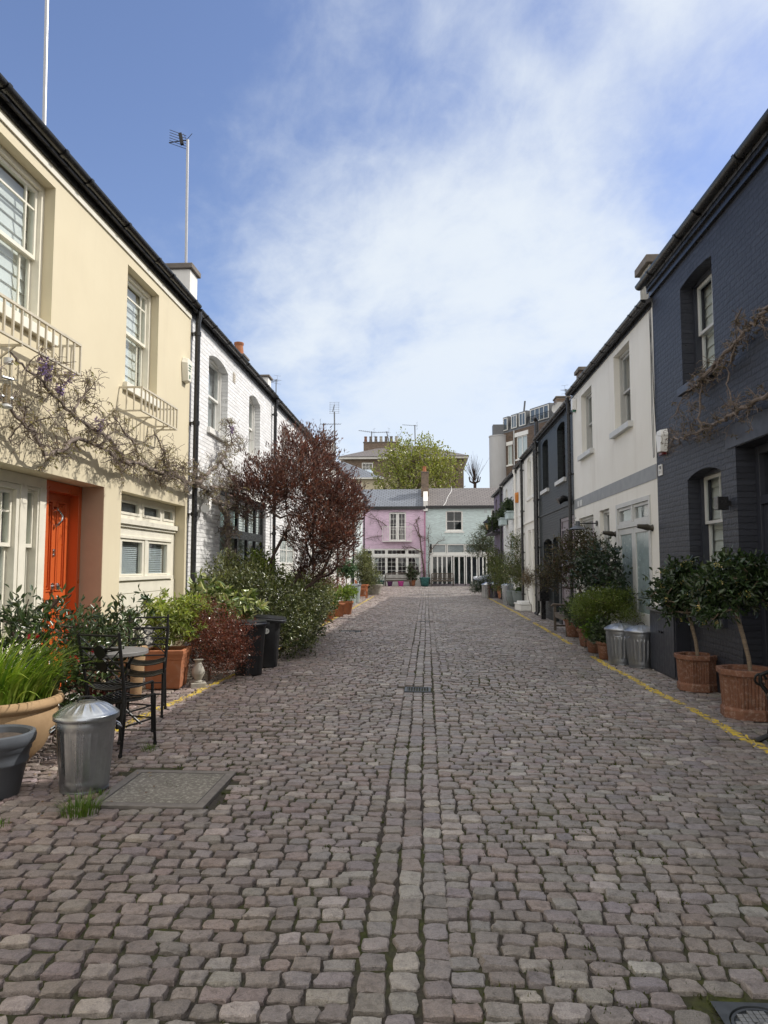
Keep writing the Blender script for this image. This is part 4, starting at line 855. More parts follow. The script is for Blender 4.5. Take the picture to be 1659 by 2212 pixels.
    g = MB(); g.fbox(FE, .28, 4.94, 2.34, 2.52, -.02, .09); g.fbox(FE, .28, .4, .15, 2.34, -.01, .09); g.build('door_frame', M['trim'], R)
    for a, b in ((.4, 1.45), (1.5, 2.78), (2.84, 3.9), (3.94, 4.93)): light(R, FE, a, b, 2.53, 3.18, .02, M['trim'], w=.06, blind='dim')
    for a, b in ((.41, 1.88), (1.96, 2.80), (2.86, 3.70), (3.78, 4.93)):
        d = light(R, FE, a, b, .16, 2.33, .02, M['trim'], 4 if b-a > 1 else 2, 1, w=.07, bar=.1, name='glazed_door')
        g = MB(); g.fbox(FE, a+.005, b-.005, .165, .30, .0, .019); g.build('kick_plate', M['lilac'], d)
    g = MB(); g.fbox(FE, 0, 14, 3.72, 3.77, -.02, -.002); g.build('string_course', M['mint_br'], R); g = MB(); g.fbox(FE, 4.22, 4.44, 5.45, 5.7, -.02, -.002); g.build('air_vent', M['paleblue'], R)
end_houses()
def roof_cable():
    t = thing('cable', 'thin white cable trailing down the brown slate roof of the mint house', 'cable', (1.0, 52, 5.9)); k = 1.72/3.5; g = MB(); z = lambda d: 5.9+.05+k*d+.03
    g.tube([FE(1.95-.35*(1-q)**1.5*2.3+.05*math.sin(q*9), z(-.2+3.6*q), -.2+3.6*q) for q in np.linspace(0, 1, 14)]+[FE(1.97, z(3.5)+.1, 3.5)], .018, 5); g.build('wire', M['white_p'], t)
roof_cable()

# ------------------------------------------------------------------ buildings beyond
def beyond():
    Y = 78.0
    # brown brick villa with hipped slate roof
    a, b = at(742, 1060, Y), at(1002, 1060, Y); F = Frame((0, Y, 0), (1, 0, 0), (0, 1, 0)); s0, s1 = a.x, b.x
    zc = at(760, 988, Y).z; zr = at(800, 960, Y+4).z-.25
    R = thing('brick_villa', 'brown brick villa with grey hipped roof and many chimney pots behind the big tree', 'building', (0, Y, 0))
    g = MB(); wx = at(768, 1000, Y).x; facade(g, F, s0, s1, 0, zc-.25, [(wx+.7, wx+1.95, zc-2.3, zc-.6, .15)]); g.face([F(s0, 0), F(s0, zc-.25), F(s0, zc-.25, 8), F(s0, 0, 8)]); g.face([F(s1, 0), F(s1, zc-.25), F(s1, zc-.25, 8), F(s1, 0, 8)]); g.build('wall', M['brick'], R)
    light(R, F, wx+.7, wx+1.95, zc-2.3, zc-.6, .05, M['trim'], 3, 4, w=.1, bar=.04)
    g = MB(); g.fbox(F, s0-.5, s1+.5, zc-.24, zc, -.45, 8.4); g.build('cornice', M['off_pl'], R)
    g = MB(); e = .6; p = [(s0-e, zc+.01, -e), (s1+e, zc+.01, -e), (s1+e, zc+.01, 8+e), (s0-e, zc+.01, 8+e)]; r0, r1 = (s0+4.5, zr, 4), (s1-4.5, zr, 4)
    g.face([F(*p[0]), F(*p[1]), F(*r1), F(*r0)]); g.face([F(*p[2]), F(*p[3]), F(*r0), F(*r1)]); g.face([F(*p[3]), F(*p[0]), F(*r0)]); g.face([F(*p[1]), F(*p[2]), F(*r1)]); rf = g.build('roof', M['slate2'], R)
    c0, c1 = at(790, 962, Y+4).x, at(862, 962, Y+4).x; zt = at(800, 958, Y+4).z
    c = chimney(rf, F, c0-.2, c1, 3.4, 4.4, zr-1.2, zt, M['brick'], M['conc'], over=.06, capz=.1)
    n = 7
    for k in range(n): pot(c, F(c0+(c1-c0-.3)*k/(n-1), zt+.1, 3.9), 'terra_w' if k == 0 else 'conc' if k % 3 else 'stone', .18, .70)
    # cream house with slate roof
    Y2 = 66.0; F = Frame((0, Y2, 0), (1, 0, 0), (0, 1, 0)); q = at(820, 1032, Y2); l = at(735, 1060, Y2).x
    R = thing('cream_house', 'distant cream rendered house with a low slate roof, left of the big tree', 'building', (l, Y2, 0)); w0, w1 = at(768, 1035, Y2).x, at(782, 1035, Y2).x
    g = MB(); facade(g, F, l-3, q.x, 0, q.z, [(w0, w1, q.z-2.0, q.z-.55, .15)]); g.face([F(q.x, 0), F(q.x, q.z), F(q.x, q.z, 7), F(q.x, 0, 7)]); g.build('wall', M['cream'], R)
    light(R, F, w0, w1, q.z-2.0, q.z-.55, .06, M['trim'], 2, 3, w=.06)
    z2 = at(745, 996, Y2+3).z; g = MB(); x1 = at(742, 1000, Y2+3).x
    g.face([F(l-3.3, q.z, -.35), F(q.x+.4, q.z, -.35), F(x1, z2, 3.5), F(l-3.3, z2, 3.5)]); g.face([F(q.x+.4, q.z, -.35), F(q.x+.4, q.z, 7.3), F(x1, z2, 3.5)]); g.face([F(q.x+.4, q.z, 7.3), F(l-3.3, q.z, 7.3), F(l-3.3, z2, 3.5), F(x1, z2, 3.5)]); g.build('roof', M['slate'], R)
    g = MB(); g.fbox(F, l-3.3, q.x+.42, q.z-.14, q.z-.005, -.38, -.25); g.build('gutter', M['trim'], R)
    q2 = at(1000, 1040, Y2); g = MB(); t = thing('garden_wall', 'long cream rendered wall behind the pink and mint houses, below the big tree', 'wall', (q.x, Y2, 0)); zt = at(830, 1033, Y2).z
    g.fbox(F, q.x+.3, at(940, 1040, Y2).x, 0, zt, .5, .9); g.build('wall', M['cream'], t)
    # tall brick block, right
    o = Vector((7.55, 70, 0)); e = Vector((11.1, 63.5, 0)); sd = (e-o).normalized(); nd = Vector((-sd.y, sd.x, 0)); nd = nd if nd.x > 0 else -nd
    F = Frame(o, sd, nd); L = 13.0; zb, zm = 14.6, 16.4
    R = thing('mansion_block', 'tall brown brick block with white rounded tower and slate mansard above the right row', 'building', tuple(o))
    n = NT('brown_brick_oblique'); mm = m_brick('brown_stock_brick_block', (.125, .082, .055), 'yz', mortar=(.15, .125, .1), var=.4, bump=.5)
    ops = [(.85, 1.6, 11.4, 13.3, .12), (2.35, 4.0, 11.75, 13.9, .12), (.75, 1.7, 7.2, 8.6, .12)]
    g = MB(); facade(g, F, 0, L, 0, zb, ops); g.face([F(0, 0), F(0, zb), F(0, zb, 9), F(0, 0, 9)]); g.build('wall', mm, R)
    light(R, F, .85, 1.6, 11.4, 13.3, .05, M['trim'], 1, 1, blind='blind'); light(R, F, 2.35, 4.0, 11.75, 13.9, .05, M['trim'], 2, 1, w=.09, bar=.09, blind='blind'); light(R, F, .75, 1.7, 7.2, 8.6, .05, M['trim'], 2, 1)
    g = MB(); g.fbox(F, .7, 1.75, 13.3, 13.65, -.05, .0); g.fbox(F, 2.1, 4.2, 13.9, 14.3, -.05, .0); g.fbox(F, .6, 1.9, 8.6, 8.95, -.05, 0); g.fbox(F, .7, 1.75, 11.25, 11.4, -.08, 0); g.fbox(F, 2.2, 4.15, 11.6, 11.75, -.08, 0); g.build('lintels', M['trim'], R)
    g = MB(); g.tube([F(2.05, zb, -.08), F(2.05, 5, -.08)], .06, 8); g.build('soil_pipe', M['ltgrey'], R)
    g = MB(); g.face([F(0, zb, 0), F(L, zb, 0), F(L, zm, .9), F(.7, zm, .9)]); g.face([F(0, zb, 0), F(.7, zm, .9), F(.7, zm, 8), F(0, zb, 9)]); g.face([F(.7, zm, .9), F(L, zm, .9), F(L, zm+.5, 5), F(.7, zm+.5, 5)]); g.face([F(.7, zm+.5, 5), F(L, zm+.5, 5), F(L, zm, 8), F(.7, zm, 8)]); mr = g.build('mansard_roof', M['lead'], R)
    for a, b, n_ in ((.15, .85, 1), (1.5, 2.35, 2), (2.75, 3.75, 2), (4.5, 7.2, 4)):
        d = MB(); d.fbox(F, a-.1, b+.1, zb+.2, zb+1.62, .061, 1.2); dm = d.build('dormer', M['lead'], mr); light(dm, F, a, b, zb+.26, zb+1.5, .0, M['trim'], n_, 1, w=.07, bar=.06)
    g = MB()
    for x in np.arange(4.2, 7.6, .16): g.fbox(F, x, x+.02, zb+.05, zb+.75, -.25, -.23)
    g.fbox(F, 4.2, 7.6, zb+.75, zb+.79, -.26, -.22); g.build('roof_railing', M['iron'], R)
    g = MB(); g.bar(F(1.5, zm, 1.5), F(1.75, zm+1.3, 1.5), .12); g.build('vent_pipe', M['lead'], mr)
    p = o - sd*.15 + nd*.45; g = MB(); g.lathe([(.95, 0), (.95, 14.3), (.99, 14.32), (.99, 14.42), (.0001, 14.42)], 48, (7.22, 70.2, 0)); t = g.build('tower', M['grey_pl'] if False else m_plaster('pale_grey_render', (.47, .47, .47)), R, smooth=True)
    g = MB(); g.obox((7.25, 70.3, 14.98), (.62, 0, 0), (0, .5, 0), (0, 0, .55)); g.build('roof_hut', M['lead'], R)
beyond()
# ------------------------------------------------------------------ things standing and hanging in the street
def galv_bin(name, label, loc, h=.52, r0=.165, r1=.205, lid=True, mat='galv', group=None, rz=0, ribs=(.11, .43), lidh=.10, ramp=.034):
    t = thing(name, label, 'dustbin', loc, rz, group); x, y, z = 0, 0, 0
    nr = 26
    def mod(a, i, zz):
        s = 0 if not (ribs[0] < zz < ribs[1]) else ramp*max(0, math.cos(a*nr))**.7 if math.cos(a*nr) > 0 else 0
        return 1+s
    prof = []
    for k in range(25):
        q = k/24; rr = r0+(r1-r0)*q; zz = .012+(h-.012)*q
        for zc in (.05, h-.06): rr += .006*math.exp(-((zz-zc)/.010)**2)
        prof.append((rr, zz))
    g = MB(); g.lathe([(r0-.01, 0), (r0+.004, 0), (r0+.004, .012)]+prof, 208, (0, 0, 0), mod); g.build('body', M[mat], t, smooth=True, world=False, ang=60)
    for sx in (-1, 1):
        g = MB(); c = Vector((sx*(r1+.0), 0, h-.10)); g.tube([c+Vector((sx*.0, -.055, .03)), c+Vector((sx*.028, -.055, .01)), c+Vector((sx*.036, -.03, .0)), c+Vector((sx*.036, .03, .0)), c+Vector((sx*.028, .055, .01)), c+Vector((0, .055, .03))], .006, 7); g.build('side_handle', M[mat], t, smooth=True, world=False)
    if lid:
        R = r1+.022; nl = 18
        def lm(a, i, zz): return 1
        g = MB(); n = 156; prof = [(R-.006, h-.022), (R, h-.018), (R, h+.014), (R-.006, h+.020)]
        for k in range(13):
            q = k/12; prof.append((R-.012-(R-.012-.095)*q, h+.022+(lidh-.030)*q**.8))
        prof += [(.088, h+lidh-.004), (.0001, h+lidh)]
        b = len(g.v)
        for i, (r, zz) in enumerate(prof):
            for k in range(n):
                a = 2*math.pi*k/n; e = 0
                if 5 <= i <= 15: e = .006*max(0, math.cos(a*nl))**2.2*math.sin(math.pi*(i-4.5)/11.5)
                g.v.append((r*math.cos(a), r*math.sin(a), zz+e))
        for i in range(len(prof)-1):
            for k in range(n): p, q = b+i*n+k, b+i*n+(k+1) % n; g.f.append((p, q, q+n, p+n))
        l = g.build('lid', M[mat], t, smooth=True, world=False, ang=60)
        g = MB(); g.tube([(-.07, 0, h+lidh-.018), (-.06, 0, h+lidh+.012), (-.03, 0, h+lidh+.032), (.03, 0, h+lidh+.032), (.06, 0, h+lidh+.012), (.07, 0, h+lidh-.018)], .006, 7); g.build('handle', M['iron'], l, smooth=True, world=False)
    return t
galv_bin('dustbin', 'shiny galvanised dustbin at the left front, between the grey pot and the concrete cover', (-2.48, 5.14, gz(-2.48, 5.14)), rz=.5, ramp=.013)
galv_bin('dustbin', 'dull galvanised dustbin by the navy house, the nearer of the pair with clear ribs', (3.42, 11.68, 0), h=.56, r0=.20, r1=.245, mat='galv_d', group='pair of dull bins on the right', rz=.3)
galv_bin('dustbin', 'dull galvanised dustbin half hidden behind its nearer twin, next to the ferny shrub', (3.20, 12.05, 0), h=.56, r0=.20, r1=.245, mat='galv_d', group='pair of dull bins on the right', rz=1.1)
galv_bin('dustbin', 'bright galvanised dustbin beside the round grey planters far down the right side', (3.34, 29.7, 0), h=.80, r0=.19, r1=.24, ribs=(.15, .62))
def steel_bin(label, loc, open_):
    t = thing('litter_bin', label, 'bin', loc, .9, 'steel bins by the olive tree')
    g = MB(); g.lathe([(.20, 0), (.235, .02), (.25, .62), (.255, .64)], 32); g.build('body', M['steel'], t, smooth=True, world=False)
    g = MB(); g.lathe([(.27, .64), (.285, .66), (.27, .69), (.08, .78), (.0001, .80)], 32); g.build('lid', M['steel'], t, smooth=True, world=False)
    g = MB(); g.obox((0, -.245, .50), (.09, 0, 0), (0, .015, 0), (0, 0, .07)); g.build('slot', M['black'], t, world=False)
steel_bin('brushed steel bin with a dark slot and domed lid, nearest the olive tree', (3.02, 36.0, .0), 1); steel_bin('plain steel bin behind the slotted steel bin, beside the terracotta olive pot', (3.42, 36.6, .0), 0)
# pale blue bins, far left
for lab, x, y in (('pale blue zinc bin nearer the terracotta flower pots', -3.16, 29.9), ('pale blue zinc bin nearer the wooden armchair', -3.12, 31.2)):
    t = thing('zinc_bin', lab, 'bin', (x, y, 0), 0, 'pale blue zinc bins'); g = MB(); g.lathe([(.17, 0), (.18, .02), (.24, .72), (.25, .74)], 28, mod=lambda a, i, z: 1+.01*math.cos(a*14)); g.build('body', M['pbin'], t, smooth=True, world=False)
    g = MB(); g.lathe([(.27, .74), (.275, .78), (.25, .80), (.0001, .83)], 28); g.build('lid', M['lead'], t, smooth=True, world=False)
# black refuse bins
def wheelie(label, loc, rz, square, num=None):
    t = thing('refuse_bin', label, 'bin', loc, rz, 'black refuse bins'); h = .74
    def mod(a, i, z):
        s = max(abs(math.cos(a)), abs(math.sin(a))); q = (1/s)**(.8 if square else .0)
        return min(q, 1.22)*(1-(.022 if not square and .12 < z < h-.10 and math.cos(a*12) > .35 else 0))
    g = MB(); g.lathe([(.19, 0), (.20, .015), (.205, .12), (.207, .125), (.243, h-.10), (.246, h-.095), (.252, h)], 96, mod=mod); g.build('body', M['black_pl'], t, smooth=True, world=False, ang=25)
    g = MB(); g.lathe([(.262, h-.025), (.272, h-.02), (.278, h+.015), (.262, h+.03), (.262, h+.045), (.24, h+.055), (.0001, h+.075)], 64, mod=lambda a, i, z: min((1/max(abs(math.cos(a)), abs(math.sin(a))))**(.8 if square else 0), 1.22)); l = g.build('lid', M['black_pl'], t, smooth=True, world=False)
    if square: l.rotation_euler = (0, math.radians(5), 0); l.location = (0, 0, .005)
    for sx in (-1, 1):
        g = MB(); g.obox((sx*.285, 0, h+.0), (.02, 0, 0), (0, .05, 0), (0, 0, .022)); g.build('side_handle', M['black_pl'], t, world=False, bevel=.006)
    if num:
        a = math.radians(-80); g = MB(); r = .246
        c = Vector((r*.99*math.cos(a), r*math.sin(a), .60)); n = Vector((math.cos(a), math.sin(a), -.05)).normalized(); u = Vector((-n.y, n.x, 0)).normalized(); w = n.cross(u)
        R = r*1.01; c = Vector((.05, -.258, .58)); n = Vector((0, -1, .0)); u = Vector((1, 0, 0)); w = Vector((0, 0, 1))
        g.tube([c-n*.03, c+n*.004], .042, 24); s = g.build('number_sticker', M['white_p'], t, world=False)
        fc = bpy.data.curves.new('house_number', 'FONT'); fc.body = num; fc.size = .055; fc.align_x = 'CENTER'; fc.align_y = 'CENTER'; fc.extrude = .0008
        fo = bpy.data.objects.new('house_number', fc); COL.objects.link(fo); dg = bpy.context.evaluated_depsgraph_get(); me = bpy.data.meshes.new_from_object(fo.evaluated_get(dg)); bpy.data.objects.remove(fo)
        me.materials.clear(); me.materials.append(M['lead']); o = bpy.data.objects.new('number', me); link(o, s); o.location = c+n*.006; o.rotation_euler = (math.pi/2, 0, 0)
wheelie('black ribbed round refuse bin beside the red leaved shrub', (-2.66, 10.62, gz(-2.66, 10.6)), .2, False); wheelie('black square refuse bin with a white number 17 sticker', (-2.60, 11.42, gz(-2.6, 11.4)), .12, True, '17')

def planter_round(name, label, loc, prof, mat, soil, cat='plant pot', n=48, group=None, rz=0, mod=None):
    t = thing(name, label, cat, loc, rz, group); g = MB(); g.lathe(prof, n, mod=mod); g.build('pot', M[mat], t, smooth=True, world=False, ang=50)
    g = MB(); r, z = soil; k = 40; b = len(g.v)
    g.lathe([(r, z), (r*.6, z+.012), (.0001, z+.02)], 24); g.build('soil', M['soil'], t, smooth=True, world=False); return t
planter_round('plant_pot', 'dark grey plastic pot with a ringed rim at the left edge, nearly empty', (-3.03, 4.93, 0), [(.155, 0), (.165, .01), (.205, .22), (.213, .225), (.218, .24), (.215, .26), (.225, .31), (.232, .315), (.234, .34), (.238, .345), (.255, .365), (.262, .40), (.255, .43), (.235, .437), (.215, .425), (.205, .36)], 'pot_g', (.206, .385))
planter_round('plant_pot', 'big buff terracotta bowl full of bright green iris leaves', (-3.46, 5.62, 0), [(.20, 0), (.23, .01), (.36, .14), (.44, .30), (.462, .42), (.455, .46), (.47, .475), (.495, .49), (.50, .52), (.485, .55), (.455, .555), (.435, .52), (.43, .44)], 'terra_l', (.432, .47), n=64)
def square_planter(name, label, loc, rz, w, h, mat, group=None):
    t = thing(name, label, 'plant pot', loc, rz, group); g = MB(); a = w/2
    def ringp(s, z): return [(-s, -s, z), (s, -s, z), (s, s, z), (-s, s, z)]
    prof = [(a*.80, 0), (a*.83, .02), (a*.93, h*.74), (a*.96, h*.76), (a*.965, h*.80), (a*1.0, h*.86), (a*1.03, h*.90), (a*1.03, h*.98), (a*1.0, h), (a*.86, h), (a*.83, h*.85)]
    R = [ringp(s, z) for s, z in prof]; g.face(list(reversed(R[0])))
    for p, q in zip(R, R[1:]):
        for k in range(4): g.face([p[k], p[(k+1) % 4], q[(k+1) % 4], q[k]])
    g.build('pot', M[mat], t, world=False, bevel=.006, fix=True); g = MB(); g.box(-a*.84, a*.84, -a*.84, a*.84, h*.84, h*.88); g.build('soil', M['soil'], t, world=False)
    g = MB()
    for sx in (-1, 1):
        for sy in (-1, 1): g.box(sx*a*.6-.04, sx*a*.6+.04, sy*a*.6-.04, sy*a*.6+.04, -.03, -.001)
    return t
square_planter('plant_pot', 'square terracotta planter with a moulded rim behind the black chairs', (-3.44, 9.36, .01), .12, .52, .50, 'terra')
def octpot(label, loc, rz, s=1.0):
    t = thing('plant_pot', label, 'plant pot', loc, rz, 'octagonal fluted terracotta pots'); g = MB(); n = 8*42
    def octr(a): b = (a % (math.pi/4))-math.pi/8; return 1/math.cos(b)*.924
    def mod(a, i, z):
        q = octr(a); b = ((a % (math.pi/4))/(math.pi/4)*6) % 1
        return q*(1-(.055*(math.sin(math.pi*(b-.28)/.72)**.6) if .105*s < z < .385*s and b > .28 else 0))
    P = [(.245, 0), (.25, .004), (.25, .08), (.238, .095), (.232, .10), (.234, .107), (.252, .383), (.254, .388), (.262, .40), (.276, .405), (.278, .45), (.272, .458), (.225, .455), (.215, .42)]
    g.lathe([(r*s, z*s) for r, z in P], n, mod=mod); g.build('pot', M['terra_w'], t, smooth=True, world=False, ang=14)
    g = MB(); g.lathe([(.222*s, .41*s), (.0001, .425*s)], 8); g.build('gravel', m_plain('pale_gravel', (.30, .27, .23), .9, var=.8, scale=70, bump=1.0, bscale=90), t, world=False)
    return t
octpot('octagonal fluted terracotta pot of the standard tree nearer the white house', (3.50, 9.58, 0), .25); octpot('octagonal fluted terracotta pot of the standard tree at the right edge', (3.42, 7.92, 0), .2, 1.12)
# right side pots, mid distance
def rpot(label, x, y, r, h, mat='terra_w', group='small dark pots before the ferny shrub'):
    return planter_round('plant_pot', label, (x, y, 0), [(r*.68, 0), (r*.72, .01), (r*.94, h*.80), (r*1.0, h*.82), (r*1.06, h*.86), (r*1.06, h*.98), (r*1.0, h), (r*.9, h), (r*.86, h*.85)], mat, (r*.86, h*.88), n=28, group=group)
rpot('brown pot beside the wooden bench leg', 3.36, 16.5, .24, .42); rpot('dark terracotta pot under the dark leafy bush, third from the bins', 3.22, 14.6, .2, .34); rpot('small terracotta pot with the lime green plant', 3.12, 13.55, .17, .28); rpot('low terracotta pot right against the dull galvanised bins', 3.10, 12.62, .17, .3)
planter_round('plant_pot', 'large round grey glazed planter with the white flowered shrub', (3.70, 27.9, 0), [(.20, 0), (.24, .02), (.34, .25), (.38, .50), (.39, .62), (.36, .64), (.34, .58)], 'potgl', (.345, .58), group='round grey planters')
planter_round('plant_pot', 'round grey planter squeezed between a bright bin and a bigger planter', (3.50, 28.75, 0), [(.17, 0), (.2, .02), (.29, .25), (.32, .48), (.33, .60), (.30, .62), (.28, .56)], 'potgl', (.29, .56), group='round grey planters')
planter_round('plant_pot', 'orange terracotta pot beside the steel bins', (3.75, 35.3, 0), [(.20, 0), (.22, .01), (.31, .50), (.33, .51), (.34, .60), (.31, .62), (.28, .55)], 'terra', (.285, .57))
planter_round('plant_pot', 'dark tub of the olive tree beside the silver car', (3.9, 41.0, gz(3.9, 41)), [(.24, 0), (.26, .01), (.34, .42), (.35, .44), (.30, .44), (.29, .40)], 'lead', (.30, .40))
# white salt box
def salt_box():
    t = thing('storage_box', 'low off-white plastic box on the ground beside the charcoal house downpipe', 'box', (3.56, 26.0, 0), .1); g = MB(); g.box(-.30, .30, -.45, .45, 0, .22); g.build('body', M['white_p'], t, world=False, bevel=.03); g = MB(); g.box(-.33, .33, -.48, .48, .221, .27); g.box(-.24, .24, -.38, .38, .2705, .34); g.build('lid', M['white_p'], t, world=False, bevel=.025)
salt_box()
# far left pots
tl = [('terracotta flower pot next to the drain grating, nearest the big green bush', -2.86, 20.5, .17, .34), ('terracotta flower pot with orange flowers, second along the wall', -2.92, 21.4, .17, .34), ('plain bright terracotta pot standing foremost at the kerb line', -2.80, 22.6, .22, .42), ('terracotta pot with pale green leaves beside the zinc bins', -2.66, 23.6, .23, .44)]
for lab, x, y, r, h in tl: rpot(lab, x, y, r, h, 'terra', 'terracotta pots along the left wall')
rpot('brown terracotta planter behind the wooden armchair', -3.5, 37.6, .3, .62, 'terra', None)
planter_round('plant_pot', 'carved stone planter at the far end of the yellow line', (-2.95, 39.9, gz(-2.9, 39.9)), [(.30, 0), (.33, .02), (.36, .1), (.47, .45), (.52, .50), (.52, .55), (.46, .56), (.44, .5)], 'stone', (.45, .5), mod=lambda a, i, z: 1+.02*math.cos(a*10))
def baluster(label, loc, s=1.0):
    t = thing('stone_baluster', label, 'garden ornament', loc, .4, 'carved stone balusters'); g = MB(); g.lathe([(.09*s, .08*s), (.095*s, .10*s), (.06*s, .12*s), (.075*s, .15*s), (.12*s, .24*s), (.125*s, .30*s), (.07*s, .42*s), (.055*s, .46*s), (.08*s, .50*s), (.10*s, .52*s), (.0001, .525*s)], 28, mod=lambda a, i, z: 1+.02*math.cos(a*8)); g.build('shaft', M['stone'], t, smooth=True, world=False)
    g = MB(); g.box(-.15*s, .15*s, -.13*s, .13*s, -.02, .079*s); g.build('plinth', M['stone'], t, world=False, bevel=.01)
baluster('weathered stone baluster behind the shiny galvanised bin', (-2.76, 5.84, 0), .58); baluster('mossy stone baluster between the terracotta planter and the red shrub', (-3.05, 9.46, 0), .68)

# bistro set
def chair_proto():
    t = thing('garden_chair', 'black metal chair', 'chair', (0, 0, 0), 0, 'black slatted metal garden chairs'); r = .0135
    W, Dp = .19, .20            # half width, half depth; the chair faces +y
    for sx in (-1, 1):
        g = MB(); g.tube([(sx*W*1.05, -Dp-.05, 0), (sx*W, -Dp, .30), (sx*W, -Dp, .46), (sx*W*1.03, -Dp-.02, .56), (sx*W*1.1, -Dp-.10, .90), (sx*W*1.1, -Dp-.105, .93)], r, 8); g.lathe([(.016, 0), (.018, .02), (.012, .03)], 8, (sx*W*1.05, -Dp-.05, 0)); g.build('rear_leg', M['iron'], t, smooth=True, world=False)
        g = MB(); g.tube([(sx*W, Dp+.02, 0), (sx*W, Dp, .28), (sx*W, Dp, .455)], r, 8); g.lathe([(.016, 0), (.018, .02), (.012, .03)], 8, (sx*W, Dp+.02, 0)); g.build('front_leg', M['iron'], t, smooth=True, world=False)
    g = MB()
    for sx in (-1, 1): g.tube([(sx*W, -Dp, .455), (sx*W, 0, .44), (sx*W, Dp, .455)], .009, 6); g.tube([(sx*W, -Dp, .24), (sx*W, Dp, .24)], .007, 6)
    g.tube([(-W, Dp, .24), (W, Dp, .24)], .007, 6); g.build('seat_frame', M['iron'], t, smooth=True, world=False)
    g = MB()
    for k in range(10):
        y = -Dp+.01+(2*Dp-.02)*k/9; z = .455-.015*(1-((k-4.5)/4.5)**2)
        g.v; pts = [(-W, y, z+.004), (-W*.5, y, z-.022), (0, y, z-.03), (W*.5, y, z-.022), (W, y, z+.004)]
        for p, q in zip(pts, pts[1:]): g.bar(p, q, .022, .008)
    g.build('seat', M['iron'], t, world=False)
    g = MB(); by = lambda z: -Dp-.02-.08*(z-.56)/.34; bx = lambda z: W*(1.03+.07*(z-.56)/.34)
    for z, q in ((.60, .008), (.79, .008), (.90, .010)): g.tube([(-bx(z), by(z), z), (bx(z), by(z), z)], q, 8)
    for z0, z1 in ((.895, .795), (.785, .70), (.70, .61)):
        for sx in (-1, 1): g.tube([(sx*bx(z0), by(z0), z0), (sx*.05, by(.75), .76)], .006, 6) if z0 > .75 else g.tube([(sx*bx(z1), by(z1), z1), (sx*.05, by(.75), .74)], .006, 6)
    g.build('back_bars', M['iron'], t, smooth=True, world=False)
    g = MB(); c = Vector((0, by(.76), .76)); nrm = Vector((0, 1, .22)).normalized(); g.tube([c-nrm*.012, c+nrm*.010], .058, 28); d = g.build('back_disc', M['iron'], t, world=False)
    u = Vector((1, 0, 0)); w = nrm.cross(u); g = MB(); n2 = MB()
    for k in range(8):
        a = math.pi/4*k; p = c+nrm*.0125; q = lambda aa, rr: p+u*(rr*math.cos(aa))+w*(rr*math.sin(aa))
        (g if k % 2 else n2).face([q(a, .016), q(a+.1, .048), q(a+math.pi/4, .048) if k % 2 else q(a+.7, .036), q(a+math.pi/4, .016)])
        g.face([p, q(a, .016), q(a+math.pi/4, .016)])
    g.build('pale_tiles', m_plain('mosaic_cream', (.55, .52, .45), .4, var=.2, scale=60), d, world=False); n2.build('dark_tiles', m_plain('mosaic_grey', (.20, .19, .18), .4, var=.3, scale=60), d, world=False)
    return t
ch = chair_proto()
labs = ['lower black metal chair of the near stack, its back to the camera', 'upper black metal chair of the near stack, its back to the camera', 'lower black metal chair of the far stack, mosaic disc facing the camera', 'upper black metal chair of the far stack, mosaic disc facing the camera']
for i, (x, y, z, rz) in enumerate(((-2.69, 6.24, .0, -.28), (-2.70, 6.21, .115, -.25), (-3.05, 7.66, .0, math.pi+.30), (-3.06, 7.70, .115, math.pi+.33))):
    o = ch if i == 0 else copy_tree(ch); o['label'] = labs[i]; o.location = (x, y, z+gz(x, y)); o.rotation_euler = (0, 0, rz)
def table():
    t = thing('bistro_table', 'small round stone topped bistro table between the two chair stacks', 'table', (-3.16, 7.05, 0)); g = MB(); g.lathe([(.33, .715), (.35, .72), (.35, .75), (.345, .755), (.0001, .756)], 48); g.build('table_top', m_plain('pale_table_stone', (.18, .175, .17), .5, var=.12, scale=20), t, smooth=True, world=False)
    for k in range(3):
        a = .4+k*2.094; g = MB(); g.tube([(.22*math.cos(a), .22*math.sin(a), .71), (.07*math.cos(a), .07*math.sin(a), .45), (-.05*math.cos(a), -.05*math.sin(a), .36), (.1*math.cos(a+.3), .1*math.sin(a+.3), .2), (.30*math.cos(a), .30*math.sin(a), .0)], .013, 8); g.build('leg', M['iron'], t, smooth=True, world=False)
table()
